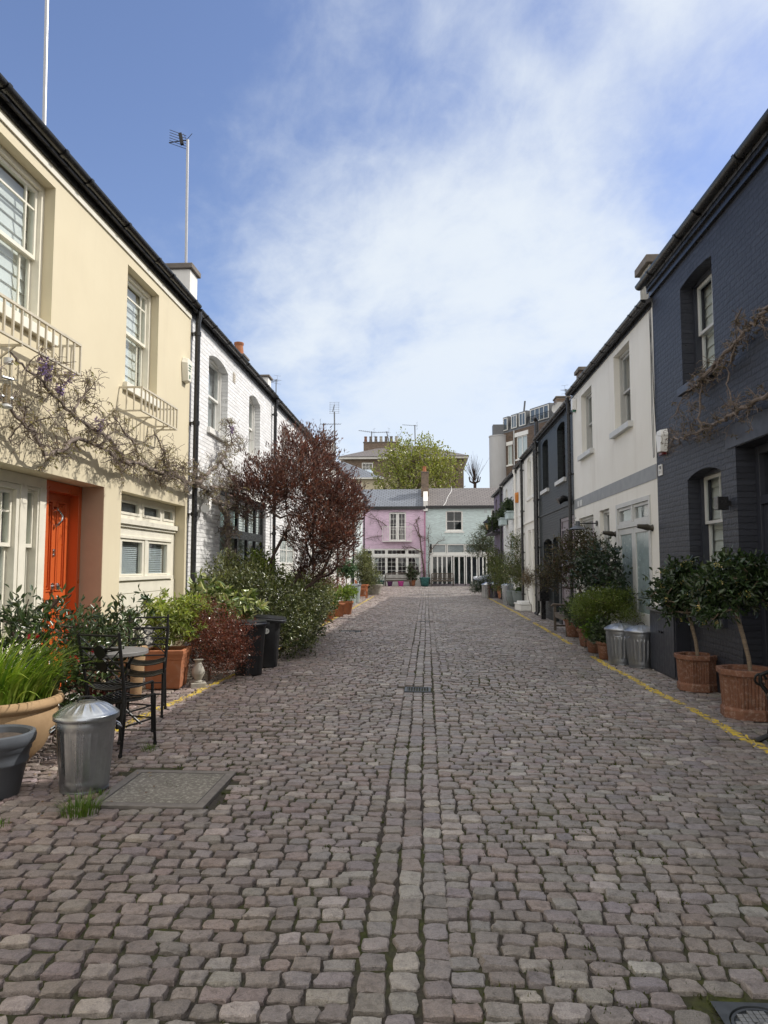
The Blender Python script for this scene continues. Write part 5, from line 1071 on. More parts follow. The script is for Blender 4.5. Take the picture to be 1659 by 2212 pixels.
# benches and chairs in wood
def bench(name, label, loc, rz, w, mat, arched=False, arm=True, h=.88, slats_=True, group=None):
    t = thing(name, label, 'bench' if w > .8 else 'armchair', loc, rz, group); a = w/2       # faces -y
    for sx in (-1, 1):
        g = MB(); g.box(sx*a-.03, sx*a+.03, -.26, -.20, 0, .62); g.build('leg', mat, t, world=False, bevel=.004); g = MB(); g.bar((sx*a, .22, 0), (sx*a, .25, .45), .06, .06); g.bar((sx*a, .25, .45), (sx*a, .32, h-.05), .06, .05); g.build('leg', mat, t, world=False)
        if arm: g = MB(); g.tube([(sx*a, -.32, .60), (sx*a, -.27, .645), (sx*a, -.1, .635), (sx*a, .1, .62), (sx*a, .28, .64)], [.026, .032, .03, .028, .026], 8); g.build('armrest', mat, t, smooth=True, world=False)
        g = MB(); g.box(sx*a-.02, sx*a+.02, -.199, .21, .10, .14); g.build('stretcher', mat, t, world=False)
    g = MB()
    for k in range(5): g.box(-a+.031, a-.031, -.25+k*.098, -.165+k*.098, .43, .455)
    g.box(-a+.031, a-.031, -.245, -.215, .33, .428); g.build('seat', mat, t, world=False, bevel=.004)
    g = MB(); top = lambda x: h+(.10*(1-(x/a)**2) if arched else 0); n = max(4, int(w/.09))
    for k in range(n+1): x = -a+.05+(w-.1)*k/n; z1 = top(x)-.04; g.bar((x, .262, .54), (x, .262+.07*(z1-.54)/.33, z1), .034, .014)
    pts = [(x, .262+.07*(top(x)-.54)/.33, top(x)-.02) for x in np.linspace(-a+.02, a-.02, 13)]
    for p, q in zip(pts, pts[1:]): g.bar(p, q, .035, .06)
    g.bar((-a+.03, .265, .53), (a-.03, .265, .53), .035, .06); g.build('backrest', mat, t, world=False); return t
bench('garden_bench', 'weathered grey bench with an arched slatted back before the pink house', (-2.02, 51.0, .16), 0, 2.0-.15, M['wood'], True)
bench('garden_bench', 'smaller straight backed grey bench before the mint house doors', (1.15, 51.2, .16), 0, 1.55, M['wood'], h=.92)
bench('garden_bench', 'weathered wooden bench by the charcoal house, half behind the leafy shrubs', (3.42, 17.3, 0), -math.pi/2, 1.5, M['wood'])
bench('garden_chair', 'reddish oiled wooden armchair by the pale blue zinc bins', (-3.22, 35.6, 0), math.pi/2, .66, M['wood_r'])
def iron_bench():
    t = thing('garden_bench', 'iron and slat bench just entering the frame at the right edge', 'bench', (3.42, 6.2, 0), -math.pi/2)   # its near end shows
    for y0 in (-.62, .62):
        g = MB(); g.tube([(y0, -.42, .0), (y0, -.30, .06), (y0, -.27, .22), (y0, -.30, .40), (y0, .1, .38), (y0, .22, .30), (y0, .30, .03), (y0, .36, 0)], [.03, .025, .02, .022, .022, .02, .022, .03], 8); g.tube([(y0, .12, .40), (y0, .22, .80)], .02, 8)
        g.tube([(y0, -.27, .40), (y0, -.36, .52), (y0, -.36, .60), (y0, -.28, .63), (y0, -.1, .60), (y0, .16, .62)], .02, 8); g.tube([(y0, -.36+.05*math.cos(q), .56+.05*math.sin(q)) for q in np.linspace(0, 5.5, 12)], .012, 6); g.build('end_frame', M['iron'], t, smooth=True, world=False)
    g = MB()
    for k in range(5): g.box(-.66, .66, -.31+k*.088, -.24+k*.088, .41, .44)
    for k in range(3): g.obox((0, .16+k*.03, .52+k*.12), (.66, 0, 0), (0, .012, 0), (0, .01, .04))
    g.build('slats', M['wood'], t, world=False, bevel=.004)
iron_bench()
# car
def car():
    t = thing('parked_car', 'silver car parked in the side lane at the far right, nose showing', 'car', (5.25, 46.4, gz(4.5, 46.4)), 0.12)     # nose points to -x
    X = [-2.12, -2.06, -1.9, -1.5, -1.0, -.72, -.1, .5, 1.2, 1.75, 2.0, 2.1]; top = [.62, .72, .80, .90, .96, 1.02, 1.50, 1.56, 1.52, 1.36, 1.0, .9]; bel = [.55, .68, .78, .88, .94, .96, .98, 1.0, 1.02, 1.02, .98, .88]; hw = [.62, .76, .84, .89, .90, .90, .90, .90, .89, .86, .80, .72]
    g = MB(); secs = []
    for x, tz, bz, w in zip(X, top, bel, hw):
        iw = w*.74 if tz > bz+.1 else w*.86; lo = .24
        secs.append([(x, -w*.9, lo), (x, -w, .42), (x, -w, bz-.12), (x, -w*.96, bz), (x, -iw, tz-.03), (x, -iw*.8, tz), (x, iw*.8, tz), (x, iw, tz-.03), (x, w*.96, bz), (x, w, bz-.12), (x, w, .42), (x, w*.9, lo)])
    for p, q in zip(secs, secs[1:]):
        for k in range(12): g.face([p[k], p[(k+1) % 12], q[(k+1) % 12], q[k]])
    g.face(secs[0]); g.face(list(reversed(secs[-1]))); b = g.build('body', M['carpaint'], t, smooth=True, world=False, ang=28)
    g = MB(); g.face([(-.70, -.66, 1.045), (-.70, .66, 1.045), (-.14, .62, 1.49), (-.14, -.62, 1.49)]); g.build('windscreen', M['headl'] if False else m_plain('car_glass', (.02, .025, .03), .06), b, world=False)
    for sy in (-1, 1):
        g = MB(); g.face([(-.5, sy*.862, 1.03), (1.3, sy*.862, 1.07), (1.1, sy*.70, 1.47), (.0, sy*.70, 1.47)]); g.build('side_window', m_plain('car_side_glass', (.02, .025, .03), .06), b, world=False)
        g = MB(); g.obox((-2.0, sy*.60, .74), (.09, .05*sy, .02), (.04, -.17*sy, 0), (0, 0, .065)); g.build('headlight', M['headl'], t, world=False, bevel=.02)
        for x in (-1.32, 1.32):
            wv = MB(); wv.tube([(x, sy*.68, .33), (x, sy*.90, .33)], .33, 28); w = wv.build('wheel', M['tyre'], t, smooth=True, world=False); r = MB(); r.tube([(x, sy*.88, .33), (x, sy*.915, .33)], .21, 20); r.build('rim', M['steel'], w, world=False)
    g = MB(); g.obox((-2.115, 0, .50), (.012, 0, 0), (0, .52, 0), (0, 0, .10)); g.build('grille', M['black'], t, world=False)
car()

# ------------------------------------------------------------------ wall mounted things
def alarm(label, fr, s, z, mat, w=.26, h=.34, d=.10, bottom=None):
    t = thing('alarm_box', label, 'alarm box', fr(s, z, 0)); g = MB(); a = w/2
    P = [(-a*.7, h/2), (a*.7, h/2), (a, h*.28), (a*.62, -h/2), (-a*.62, -h/2), (-a, h*.28)]
    F_ = [fr(s+x, z+y, -d) for x, y in [(p[0]*.8, p[1]*.92) for p in P]]; B_ = [fr(s+x, z+y, -.004) for x, y in P]
    g.face(F_); g.face(list(reversed(B_)))
    for k in range(6): g.face([F_[k], F_[(k+1) % 6], B_[(k+1) % 6], B_[k]])
    g.build('casing', mat, t, bevel=.008, fix=True)
    if bottom: g = MB(); g.fbox(fr, s-a*.5, s+a*.5, z-h/2-.035, z-h/2-.001, -d*.8, -.004); g.build('strobe', bottom, t, bevel=.006)
    return t
t = alarm('cream alarm box high on the cream house beside the black downpipe', FL, 11.36, 4.83, M['trim_c'], .30, .40, .10)
g = MB()
for k in range(3): g.fbox(FL, 11.29, 11.42-.02*k, 4.90-.045*k, 4.915-.045*k, -.106, -.100)
g.fbox(FL, 11.33, 11.37, 4.69, 4.75, -.106, -.100); g.build('faded_lettering', M['green_p'], t)
alarm('white alarm box with a dark red strobe on the navy house', FR, 11.1, 3.52, M['white_p'], .30, .36, .11, M['red_p'])
alarm('small white and green alarm box under the gutter of the white house', FR, 17.55, 5.58, M['white_p'], .26, .30, .10, M['green_p']); alarm('orange alarm box between two distant white house windows', FR, 28.75, 4.34, M['orange_p'], .42, .42, .12)
t = thing('wall_vent', 'small white framed vent by the corner of the navy house', 'vent', FR(11.35, 3.1, 0)); g = MB(); rim(g, FR, 11.27, 11.43, 3.02, 3.19, -.02, -.002, .02); g.fbox(FR, 11.29, 11.41, 3.10, 3.115, -.018, -.002); g.fbox(FR, 11.34, 11.355, 3.04, 3.099, -.018, -.002); g.build('frame', M['white_p'], t); g = MB(); g.fbox(FR, 11.29, 11.41, 3.04, 3.17, -.0015, 0.0); g.build('grille', M['lead'], t)
t = thing('wall_lamp', 'small black cube wall lamp between the navy window and doorway', 'wall lamp', FR(8.86, 2.36, 0)); g = MB(); g.fbox(FR, 8.80, 8.92, 2.28, 2.44, -.17, -.04); g.build('shade', M['black'], t, bevel=.006); g = MB(); g.fbox(FR, 8.83, 8.89, 2.33, 2.39, -.039, -.002); g.build('bracket', M['black'], t)
def pendant():
    t = thing('wall_lamp', 'black bracket lamp with a wide flat shade and bare bulb on the white house', 'wall lamp', FR(15.6, 2.52, 0)); g = MB(); g.tube([FR(15.6, 2.52, -.004), FR(15.6, 2.52, -.03)], .06, 16); g.tube([FR(15.6, 2.52, -.03), FR(15.6, 2.52, -.42)], .013, 8); g.build('bracket', M['black'], t, smooth=True)
    p = FR(15.6, 2.52, -.42); g = MB(); g.lathe([(.05, .05), (.05, -.05), (.06, -.06), (.19, -.125), (.19, -.13), (.05, -.075), (.0001, -.075)], 32, p); g.build('shade', M['pot_g'], t, smooth=True); g = MB(); g.lathe([(.0001, -.20), (.025, -.19), (.032, -.165), (.02, -.12), (.018, -.08)], 16, p); g.build('bulb', M['clear'], t, smooth=True)
pendant()
for s, lab in ((14.12, 'dark bronze bulkhead lamp at the far side of the frosted doors'), (11.84, 'dark bronze bulkhead lamp at the near side of the frosted doors')):
    t = thing('wall_lamp', lab, 'wall lamp', FR(s, 2.22, 0), group='bronze lamps flanking the frosted doors'); g = MB(); g.tube([FR(s, 2.22, -.004), FR(s, 2.22, -.05)], [.06, .035], 12); g.build('bracket', m_plain('dark_bronze', (.045, .04, .03), .45, .5), t, smooth=True)
    g = MB(); g.tube([FR(s, 2.22, -.05), FR(s, 2.225, -.08), FR(s, 2.24, -.16), FR(s, 2.25, -.25)], [.045, .052, .042, .032], 14); g.build('shade', m_plain('dark_bronze_shade', (.05, .045, .035), .45, .5), t, smooth=True)
t = thing('wall_lamp', 'black bulkhead lamp high beside the charcoal house downpipe', 'wall lamp', FR(18.5, 3.32, 0)); g = MB(); g.tube([FR(18.5, 3.32, -.004), FR(18.5, 3.34, -.16), FR(18.5, 3.26, -.30)], [.05, .09, .10], 14); g.build('shade', M['black'], t, smooth=True)
def lantern():
    t = thing('street_lantern', 'old fashioned glazed wall lantern with finial on the purple house', 'lantern', (3.23, 37.2, 3.3)); x, y, z = 3.23, 37.2, 3.30
    g = MB(); g.tube([(RIGHT_X, y, z+.05), (x, y, z+.02), (x, y, z+.16)], .022, 8); g.tube([(x, y, z-.02), (x, y, z+.05)], .05, 10); g.build('bracket', M['iron'], t, smooth=True)
    def rect(s, zz): return [(x-s, y-s, zz), (x+s, y-s, zz), (x+s, y+s, zz), (x-s, y+s, zz)]
    lo, hi = rect(.11, z+.16), rect(.20, z+.52); g = MB()
    for k in range(4): g.bar(lo[k], hi[k], .02); g.bar(lo[k], lo[(k+1) % 4], .022); g.bar(hi[k], hi[(k+1) % 4], .026)
    g.build('cage', M['iron'], t); g = MB()
    for k in range(4): g.face([lo[k], lo[(k+1) % 4], hi[(k+1) % 4], hi[k]])
    g.build('glass', M['amber'], t); g = MB(); g.lathe([(.30, .52), (.29, .55), (.13, .68), (.10, .69), (.09, .74), (.03, .80), (.025, .88), (.04, .90), (.0001, .96)], 4, (x, y, z)); g.build('roof_cap', M['iron'], t)
lantern()
# bird feeder under the balcony rail
def feeder():
    x, y = -3.70, 5.98; t = thing('bird_feeder', 'clear tube bird feeder hanging under the left balcony rail', 'bird feeder', (x, y, 3.0)); g = MB(); g.tube([(x, y, 3.03), (x, y, 3.40)], .036, 20, cap=False); g.build('tube', M['clear'], t, smooth=True)
    g = MB(); g.lathe([(.039, .39), (.04, .44), (.0001, .445)], 20, (x, y, 3.0)); g.tube([(x, y, 3.44), (x, y, 3.63)], .002, 4); g.build('cap', M['ltgrey'], t, smooth=True); g = MB(); g.lathe([(.0001, 0), (.04, 0), (.05, .012), (.038, .035), (.0001, .04)], 20, (x, y, 2.99)); g.build('base', M['ltgrey'], t, smooth=True)
    g = MB()
    for z in (3.09, 3.26): g.tube([(x-.02, y-.05, z), (x+.02, y+.05, z)], .013, 8); g.tube([(x-.09, y, z-.02), (x+.09, y, z-.02)], .004, 6)
    g.build('perch', M['galv_d'], t); g = MB(); g.tube([(x, y, 3.032), (x, y, 3.2)], .032, 16); g.build('seed', m_plain('bird_seed', (.30, .24, .15), .9, var=.5, scale=90), t, smooth=True)
feeder()
# aerials
def aerial(label, base, top, kind, r=.02, mat='alu', group='television aerials on the roofs', sc_=1.0, yaw=0.0):
    t = thing('television_aerial', label, 'aerial', base, 0, group); g = MB(); g.tube([base, top], r, 8); g.build('mast', M[mat], t, smooth=True)
    g = MB(); p = Vector(top); d = Vector((math.cos(yaw), math.sin(yaw), 0)); e = Vector((-d.y, d.x, 0)); s = sc_
    if kind == 'grid':
        for k in range(7): z = -.1*s+k*.13*s; g.tube([p-d*.36*s+Vector((0, 0, z)), p+d*.36*s+Vector((0, 0, z))], .009*s, 4)
        for q in (-.3, 0, .3): g.tube([p+d*q*s+Vector((0, 0, -.1*s)), p+d*q*s+Vector((0, 0, .68*s))], .007*s, 4)
        g.bar(p+Vector((0, 0, .0))-d*.12*s, p+Vector((0, 0, .5*s)), .05*s)
    elif kind == 'yagi':
        a = p-d*.15*s+Vector((0, 0, -.05*s)); b = p+d*.8*s+Vector((0, 0, .0)); g.tube([a, b], .012*s, 5)
        for k in range(9): c = a.lerp(b, k/8); l = .22*s*(1.2-.5*k/8); g.tube([c-e*l, c+e*l], .006*s, 4)
        for q in (-1, 1): g.tube([a+Vector((0, 0, q*.22*s))-e*.2*s, a+Vector((0, 0, q*.22*s))+e*.2*s], .006*s, 4)
        g.tube([a+Vector((0, 0, -.22*s)), a+Vector((0, 0, .22*s))], .007*s, 4)
    elif kind == 'fan':
        for k in range(6): g.tube([p+Vector((0, 0, .05*s*k-.14*s)) - d*.3*s - e*.12*s, p+Vector((0, 0, .05*s*k-.14*s))-d*.04*s + e*.05*s], .005*s, 4)
        g.tube([p, p-d*.34*s+Vector((0, 0, -.06*s))], .010*s, 5); g.bar(p-d*.1*s+Vector((0, 0, -.09)), p-d*.14*s+Vector((0, 0, .12*s)), .06*s)
        for q in (-1, 1): g.tube([p-d*.02, p+Vector((.08*q*s, 0, .12*s))], .005, 4)
    if kind: g.build('antenna', M[mat] if kind != 'fan' else M['iron'], t)
    return t
aerial('tall plain white pole on the cream house roof, running out of the picture', (-4.95, 8.6, 6.4), (-5.01, 8.6, 10.2), None, .026, group=None)
aerial('thin aluminium mast with a dark fan aerial on the white chimney stack', (-4.32, 12.25, 6.8), (-4.34, 12.25, 9.40), 'fan', .026, sc_=1.0, yaw=.1)
aerial('small aerial on a thin mast beside the second white chimney stack', (-4.45, 20.6, 6.3), (-4.45, 20.6, 7.15), 'yagi', .014, 'lead', sc_=.55, yaw=2.2)
aerial('aerial with stacked rods above the red leaved tree, left of the grid aerial', (-5.12, 35.5, 7.3), (-5.2, 35.5, 8.85), 'yagi', .03, 'lead', sc_=1.1, yaw=.3)
aerial('short dark aerial lowest of the three above the red leaved tree', (-5.5, 33.5, 7.2), (-5.5, 33.5, 8.15), 'yagi', .025, 'lead', sc_=.4, yaw=1.2)
aerial('tall mast with a square grid aerial above the red leaved tree', (-4.72, 36.5, 6.6), (-4.78, 36.5, 9.65), 'grid', .035, 'lead', sc_=.75)
p = at(802, 965, 82); aerial('distant upright aerial on the villa chimney pots', tuple(p), tuple(at(803, 932, 82)), 'yagi', .06, 'lead', sc_=2.0, yaw=3.6)
p = at(842, 962, 82); aerial('distant leaning aerial over the villa roof', tuple(p), tuple(at(835, 932, 82)), 'yagi', .06, 'lead', sc_=2.0, yaw=2.8)
p = at(897, 960, 82); aerial('distant aerial sticking up behind the top of the big tree', tuple(p), tuple(at(896, 918, 82)), 'yagi', .06, 'lead', sc_=1.8, yaw=3.3)
aerial('small aerial on the roof ridge beside the charcoal house chimney', (4.45, 22.5, 6.3), (4.45, 22.5, 7.2), 'yagi', .018, 'lead', sc_=.6, yaw=1.0)
t = thing('satellite_dish', 'grey satellite dish on the roof beside the charcoal house chimney', 'satellite dish', (4.2, 22.4, 6.3)); g = MB(); c = Vector((4.2, 22.4, 6.55)); n_ = Vector((-.4, -.8, .35)).normalized(); u = n_.orthogonal().normalized(); w = n_.cross(u)
for i, (r, d) in enumerate(((.28, .06), (.2, .03), (.1, .008), (.0, 0))):
    pass
P = [[c+n_*d+(u*math.cos(a)+w*math.sin(a))*r for a in np.linspace(0, 2*math.pi, 24, endpoint=False)] for r, d in ((.22, .05), (.15, .022), (.08, .006), (.01, 0))]
for p, q in zip(P, P[1:]):
    for k in range(24): g.face([p[k], p[(k+1) % 24], q[(k+1) % 24], q[k]])
g.build('dish', M['trim_g'], t, smooth=True); g = MB(); g.tube([c, c-Vector((0, 0, .45))], .02, 8); g.tube([c-w*.25, c+n_*.3], .012, 6); g.build('bracket', M['lead'], t)
t = thing('window_box', 'blue grey window box nearer the orange alarm box', 'window box', FR(30.1, 3.7, -.2), group='window boxes on the distant white house'); g = MB(); g.fbox(FR, 29.6, 30.6, 3.55, 3.82, -.34, -.05); g.fbox(FR, 29.55, 30.65, 3.821, 3.88, -.37, -.05); g.build('trough', M['pbin'], t, bevel=.02)
t = thing('window_box', 'blue grey window box nearer the purple house', 'window box', FR(32.8, 3.6, -.2), group='window boxes on the distant white house'); g = MB(); g.fbox(FR, 32.3, 33.3, 3.45, 3.72, -.34, -.05); g.fbox(FR, 32.25, 33.35, 3.721, 3.78, -.37, -.05); g.build('trough', M['pbin'], t, bevel=.02)
t = thing('utility_box', 'black meter box on a post by the charcoal house downpipes', 'meter box', FR(22.0, .8, -.2)); g = MB(); g.fbox(FR, 21.6, 22.1, .55, 1.35, -.32, -.06); g.build('casing', M['black'], t, bevel=.01); g = MB(); g.fbox(FR, 21.78, 21.92, 0, .549, -.25, -.12); g.build('post', M['black'], t)
# pots before the end houses
for lab, x, y, r, h, mt in (('teal glazed pot at the foot of the pink downpipe', -.12, 51.3, .38, .62, 'teal'), ('small terracotta pot beside the arched bench', -1.02, 51.3, .25, .42, 'terra'), ('teal pot at the left end of the arched bench', -3.3, 51.2, .3, .4, 'teal'), ('bright magenta patterned pot under the arched bench', -1.82, 50.6, .22, .36, 'mag'), ('plum coloured pot under the arched bench', -2.6, 50.7, .2, .34, 'plum')):
    if mt not in M: M[mt] = m_plain(mt+'_glaze', {'teal': (.05, .16, .15), 'mag': (.45, .06, .25), 'plum': (.10, .03, .10)}[mt], .3, var=.3)
    rpot(lab, x, y, r, h, mt, 'pots before the end houses'); bpy.context.scene.collection.objects[-1]
for o in list(COL.objects):
    if o.get('group') == 'pots before the end houses': o.location.z = .16
# ------------------------------------------------------------------ plants
def leaf_arrays(P, A, L, W, rng, shape='rhomb', nrm=None, fold=.25, curl=.0):
    """P bases (n,3), A axes (n,3), L lengths, W widths -> V, F"""
    n = len(P); A = A/np.linalg.norm(A, axis=1, keepdims=True)
    r = rng.normal(size=(n, 3)) if nrm is None else nrm+rng.normal(size=(n, 3))*.45
    S = np.cross(A, r); S /= np.linalg.norm(S, axis=1, keepdims=True)+1e-9; N = np.cross(S, A)
    L = np.asarray(L)[:, None]; W = np.asarray(W)[:, None]
    if shape == 'rhomb':
        V = np.stack([P, P+A*L*.5+S*W*.5+N*W*fold, P+A*L-N*L*curl, P+A*L*.5-S*W*.5+N*W*fold], 1); k = 4; f = np.array([[0, 1, 2, 3]])
    elif shape == 'oval':
        V = np.stack([P, P+A*L*.28+S*W*.42+N*W*fold, P+A*L*.66+S*W*.42+N*W*fold-N*L*curl*.4, P+A*L-N*L*curl, P+A*L*.66-S*W*.42+N*W*fold-N*L*curl*.4, P+A*L*.28-S*W*.42+N*W*fold, P+A*L*.5-N*L*curl*.2], 1)
        k = 7; f = np.array([[0, 1, 2, 6], [6, 2, 3, 3], [0, 6, 4, 5], [6, 3, 4, 4]])
        V = V[:, :6]; k = 6; f = np.array([[0, 1, 2, 3], [0, 3, 4, 5]])
    F = (f[None]+(np.arange(n)*k)[:, None, None]).reshape(-1, 4)
    return V.reshape(-1, 3), F, k
def tints(n, cols, rng, k, v=.22):
    c = np.array(cols, float); t = rng.random(n)*(len(c)-1); i = np.minimum(t.astype(int), len(c)-2) if len(c) > 1 else np.zeros(n, int)
    q = (t-i)[:, None]; o = c[i]*(1-q)+c[np.minimum(i+1, len(c)-1)]*q
    o = o*rng.uniform(1-v, 1+v, (n, 1))*rng.uniform(.93, 1.07, (n, 3)); return np.repeat(o, k, 0)
def skeleton(trunk, targets, rng, r_tip=.004, k=.010, wig=.12, maxr=.2, step=.16, attract=None):
    """grow branches from the trunk polyline to every target, each from the nearest wood"""
    nodes = [np.array(p, float) for p in trunk]; par = [-1]+list(range(len(trunk)-1)); base = nodes[0]
    order = sorted(range(len(targets)), key=lambda i: np.linalg.norm(targets[i]-nodes[-1])*.7+np.linalg.norm(targets[i]-base)*.3)
    kids = {}
    for i in order:
        t = np.asarray(targets[i], float); arr = np.array(nodes); d = np.linalg.norm(arr-t, axis=1)
        pen = np.maximum(0, arr[:, 2]-t[2]+.05)*.8; j = int(np.argmin(d+pen)); p = nodes[j]
        m = max(1, int(np.linalg.norm(t-p)/step)); last = j; b = rng.normal(size=3)*wig*np.linalg.norm(t-p)
        for q in range(1, m+1):
            s = q/m; x = p*(1-s)+t*s+b*math.sin(math.pi*s)+np.array([0, 0, -.10*math.sin(math.pi*s)*np.linalg.norm(t-p)])
            nodes.append(x); par.append(last); last = len(nodes)-1
    cnt = np.zeros(len(nodes))
    isleaf = np.ones(len(nodes), bool)
    for j in par:
        if j >= 0: isleaf[j] = False
    cnt[isleaf] = 1
    for i in range(len(nodes)-1, 0, -1): cnt[par[i]] += cnt[i]
    rad = np.minimum(maxr, np.maximum(r_tip, k*np.sqrt(cnt)*.6))
    return nodes, par, rad
def wood_mesh(mb, nodes, par, rad, n=5):
    kids = {}
    for i, p in enumerate(par):
        if p >= 0: kids.setdefault(p, []).append(i)
    stack = [(0, None)]
    while stack:
        i, pr = stack.pop(); path = [nodes[pr]] if pr is not None else []; rr = [min(rad[i], rad[pr])*1.0] if pr is not None else []
        j = i
        while True:
            path.append(nodes[j]); rr.append(rad[j]); ks = kids.get(j, [])
            if not ks: break
            ks = sorted(ks, key=lambda a: -rad[a])
            for a in ks[1:]: stack.append((a, j))
            j = ks[0]
        if len(path) > 1: mb.tube([Vector(p) for p in path], rr, n if max(rr) < .02 else 8, cap=False)
def blob_points(blobs, n, rng, shell=.45):
    """points spread through a union of ellipsoids, thicker towards their skins; returns points and outward directions"""
    b = np.array(blobs, float); w = b[:, 3]*b[:, 4]*b[:, 5]; w = w**.75; w /= w.sum(); i = rng.choice(len(b), n, p=w)
    d = rng.normal(size=(n, 3)); d /= np.linalg.norm(d, axis=1, keepdims=True); r = rng.random(n)**shell
    bump = 1+.14*np.sin(d[:, 0]*5+i*2.1)*np.sin(d[:, 1]*6+i)+.10*np.sin(d[:, 2]*8+i*3)
    return b[i, :3]+d*b[i, 3:6]*(r*bump)[:, None], d, r
def plant(name, label, cat, base, blobs, tips, lpt, L, W, cols, mat='leaf', up=.35, spread=.10, shape='rhomb', trunk=None, branches=90, kr=.008, maxr=.08, bark='bark_d', group=None, seed=1, shell=.45, rnd=.75, droop=0.0, flowers=None, curl=.0, fold=.25, stem='stem', rtip=.003, zmin=.03, cat_leaf='foliage', whorl=False, face_up=0.0, horiz=1.0, wig=.12):
    rng = np.random.default_rng(seed); t = thing(name, label, cat, base, group=group); base = Vector(base)
    P, D, R = blob_points(blobs, tips, rng, shell); P[:, 2] = np.maximum(P[:, 2], base.z+zmin)
    tr = trunk or [tuple(base), tuple(base+Vector((0, 0, .25)))]
    if branches:
        sel = rng.choice(tips, min(branches, tips), replace=False); nodes, par, rad = skeleton(tr, P[sel], rng, rtip, kr, wig=wig, maxr=maxr); mb = MB(); wood_mesh(mb, nodes, par, rad); mb.build(stem, M[bark], t, smooth=True)
    n = tips*lpt; Pt = np.repeat(P, lpt, 0); Dt = np.repeat(D, lpt, 0)
    tw = Dt+np.array([0, 0, up])*1.2; tw[:, 2] *= horiz; tw /= np.linalg.norm(tw, axis=1, keepdims=True)+1e-9
    s = np.tile(np.linspace(0, 1, lpt), tips)+rng.normal(0, .08, n)
    Pl = Pt-tw*(s[:, None]*spread*2-spread)+rng.normal(size=(n, 3))*spread*(.28 if not whorl else .08)
    ax = tw*(.55+.4*up)+rng.normal(size=(n, 3))*rnd+np.array([0, 0, up-droop])
    nrm = np.tile(np.array([0, 0, 1.0]), (n, 1))*face_up if face_up else None
    Pl[:, 2] = np.maximum(Pl[:, 2], base.z+zmin)
    ll = rng.uniform(.65, 1.2, n)*L; V, F, k = leaf_arrays(Pl, ax, ll, ll/L*W*rng.uniform(.8, 1.2, n), rng, shape, nrm, fold, curl)
    # clump-to-clump variety: every twig leans to one of the plant's own leaf colours
    tc = tints(n, cols, rng, 1); cl = np.repeat(rng.uniform(.72, 1.28, tips), lpt)[:, None]; tc = np.repeat(tc*cl, k, 0)
    fast_mesh(cat_leaf, V, F, M[mat], t, tc)
    if flowers:
        nf, fl, fw, fc, per = flowers; sel = rng.choice(tips, min(nf, tips), replace=False); sel = sel[np.argsort(-R[sel])]
        Pf = np.repeat(P[sel]+D[sel]*spread*.6, per, 0)+rng.normal(size=(len(sel)*per, 3))*fl*.6; 
        one = len(sel) > 60; V, F, k = leaf_arrays(Pf, rng.normal(size=Pf.shape)+np.array([0, 0, .4]), np.full(len(Pf), fl), np.full(len(Pf), fw), rng, 'rhomb'); tc = tints(len(Pf), fc, rng, k)
        if one: fast_mesh('flowers', V, F, M['petal'], t, tc)
        else:
            m = per*k
            for q in range(len(sel)): fast_mesh('flower_cluster', V[q*m:(q+1)*m], F[:per], M['petal'], t, tc[q*m:(q+1)*m])
    return t
def blades(name, label, cat, base, n, L, W, cols, rad, lean=.5, mat='leaf', seed=3, group=None, seg=6, rise=1.0, centre=None, part='foliage', bend=1.0, dirbias=(0, 0)):
    rng = np.random.default_rng(seed); t = thing(name, label, cat, base, group=group); c = np.array(centre or base, float)
    a = rng.uniform(0, 2*math.pi, n); r = np.sqrt(rng.random(n))*rad; P0 = np.stack([c[0]+r*np.cos(a), c[1]+r*np.sin(a), np.full(n, c[2])], 1)
    out = np.stack([np.cos(a)*(r/rad+.15)+dirbias[0], np.sin(a)*(r/rad+.15)+dirbias[1], np.zeros(n)], 1)+rng.normal(size=(n, 3))*.25*np.array([1, 1, 0]); out /= np.linalg.norm(out, axis=1, keepdims=True)
    ln = rng.uniform(.5, 1.1, n)*L; le = np.abs(rng.normal(lean, .22, n)); side = np.stack([-out[:, 1], out[:, 0], np.zeros(n)], 1)
    V = np.zeros((n, seg+1, 2, 3)); p = P0.copy(); ang = le*.25
    for k in range(seg+1):
        s = k/seg; w = W*(1-s**2.2)*(.55+.45*min(1, s*4))*.5+.0004; V[:, k, 0] = p-side*w; V[:, k, 1] = p+side*w
        th = ang+le*bend*s*1.5; p = p+(out*np.sin(th)[:, None]+np.array([0, 0, 1])*np.cos(th)[:, None]*rise)*(ln/seg)[:, None]
    k = (seg+1)*2; f = np.array([[2*i, 2*i+1, 2*i+3, 2*i+2] for i in range(seg)]); F = (f[None]+(np.arange(n)*k)[:, None, None]).reshape(-1, 4)
    fast_mesh(part, V.reshape(-1, 3), F, M[mat], t, tints(n, cols, rng, k)); return t
G_DARK = [(.018, .035, .012), (.035, .060, .018), (.055, .085, .028)]; G_MID = [(.035, .065, .015), (.06, .105, .022), (.10, .15, .035)]; G_LIME = [(.10, .16, .025), (.17, .24, .04), (.24, .30, .06)]
G_OLIVE = [(.065, .075, .03), (.11, .12, .05), (.18, .18, .085)]; G_GREY = [(.08, .10, .075), (.13, .155, .12), (.19, .21, .165)]
R_DARK = [(.042, .019, .018), (.092, .044, .035), (.17, .10, .076), (.13, .08, .052)]; R_BROWN = [(.075, .025, .017), (.14, .048, .032), (.23, .10, .065), (.10, .04, .026)]

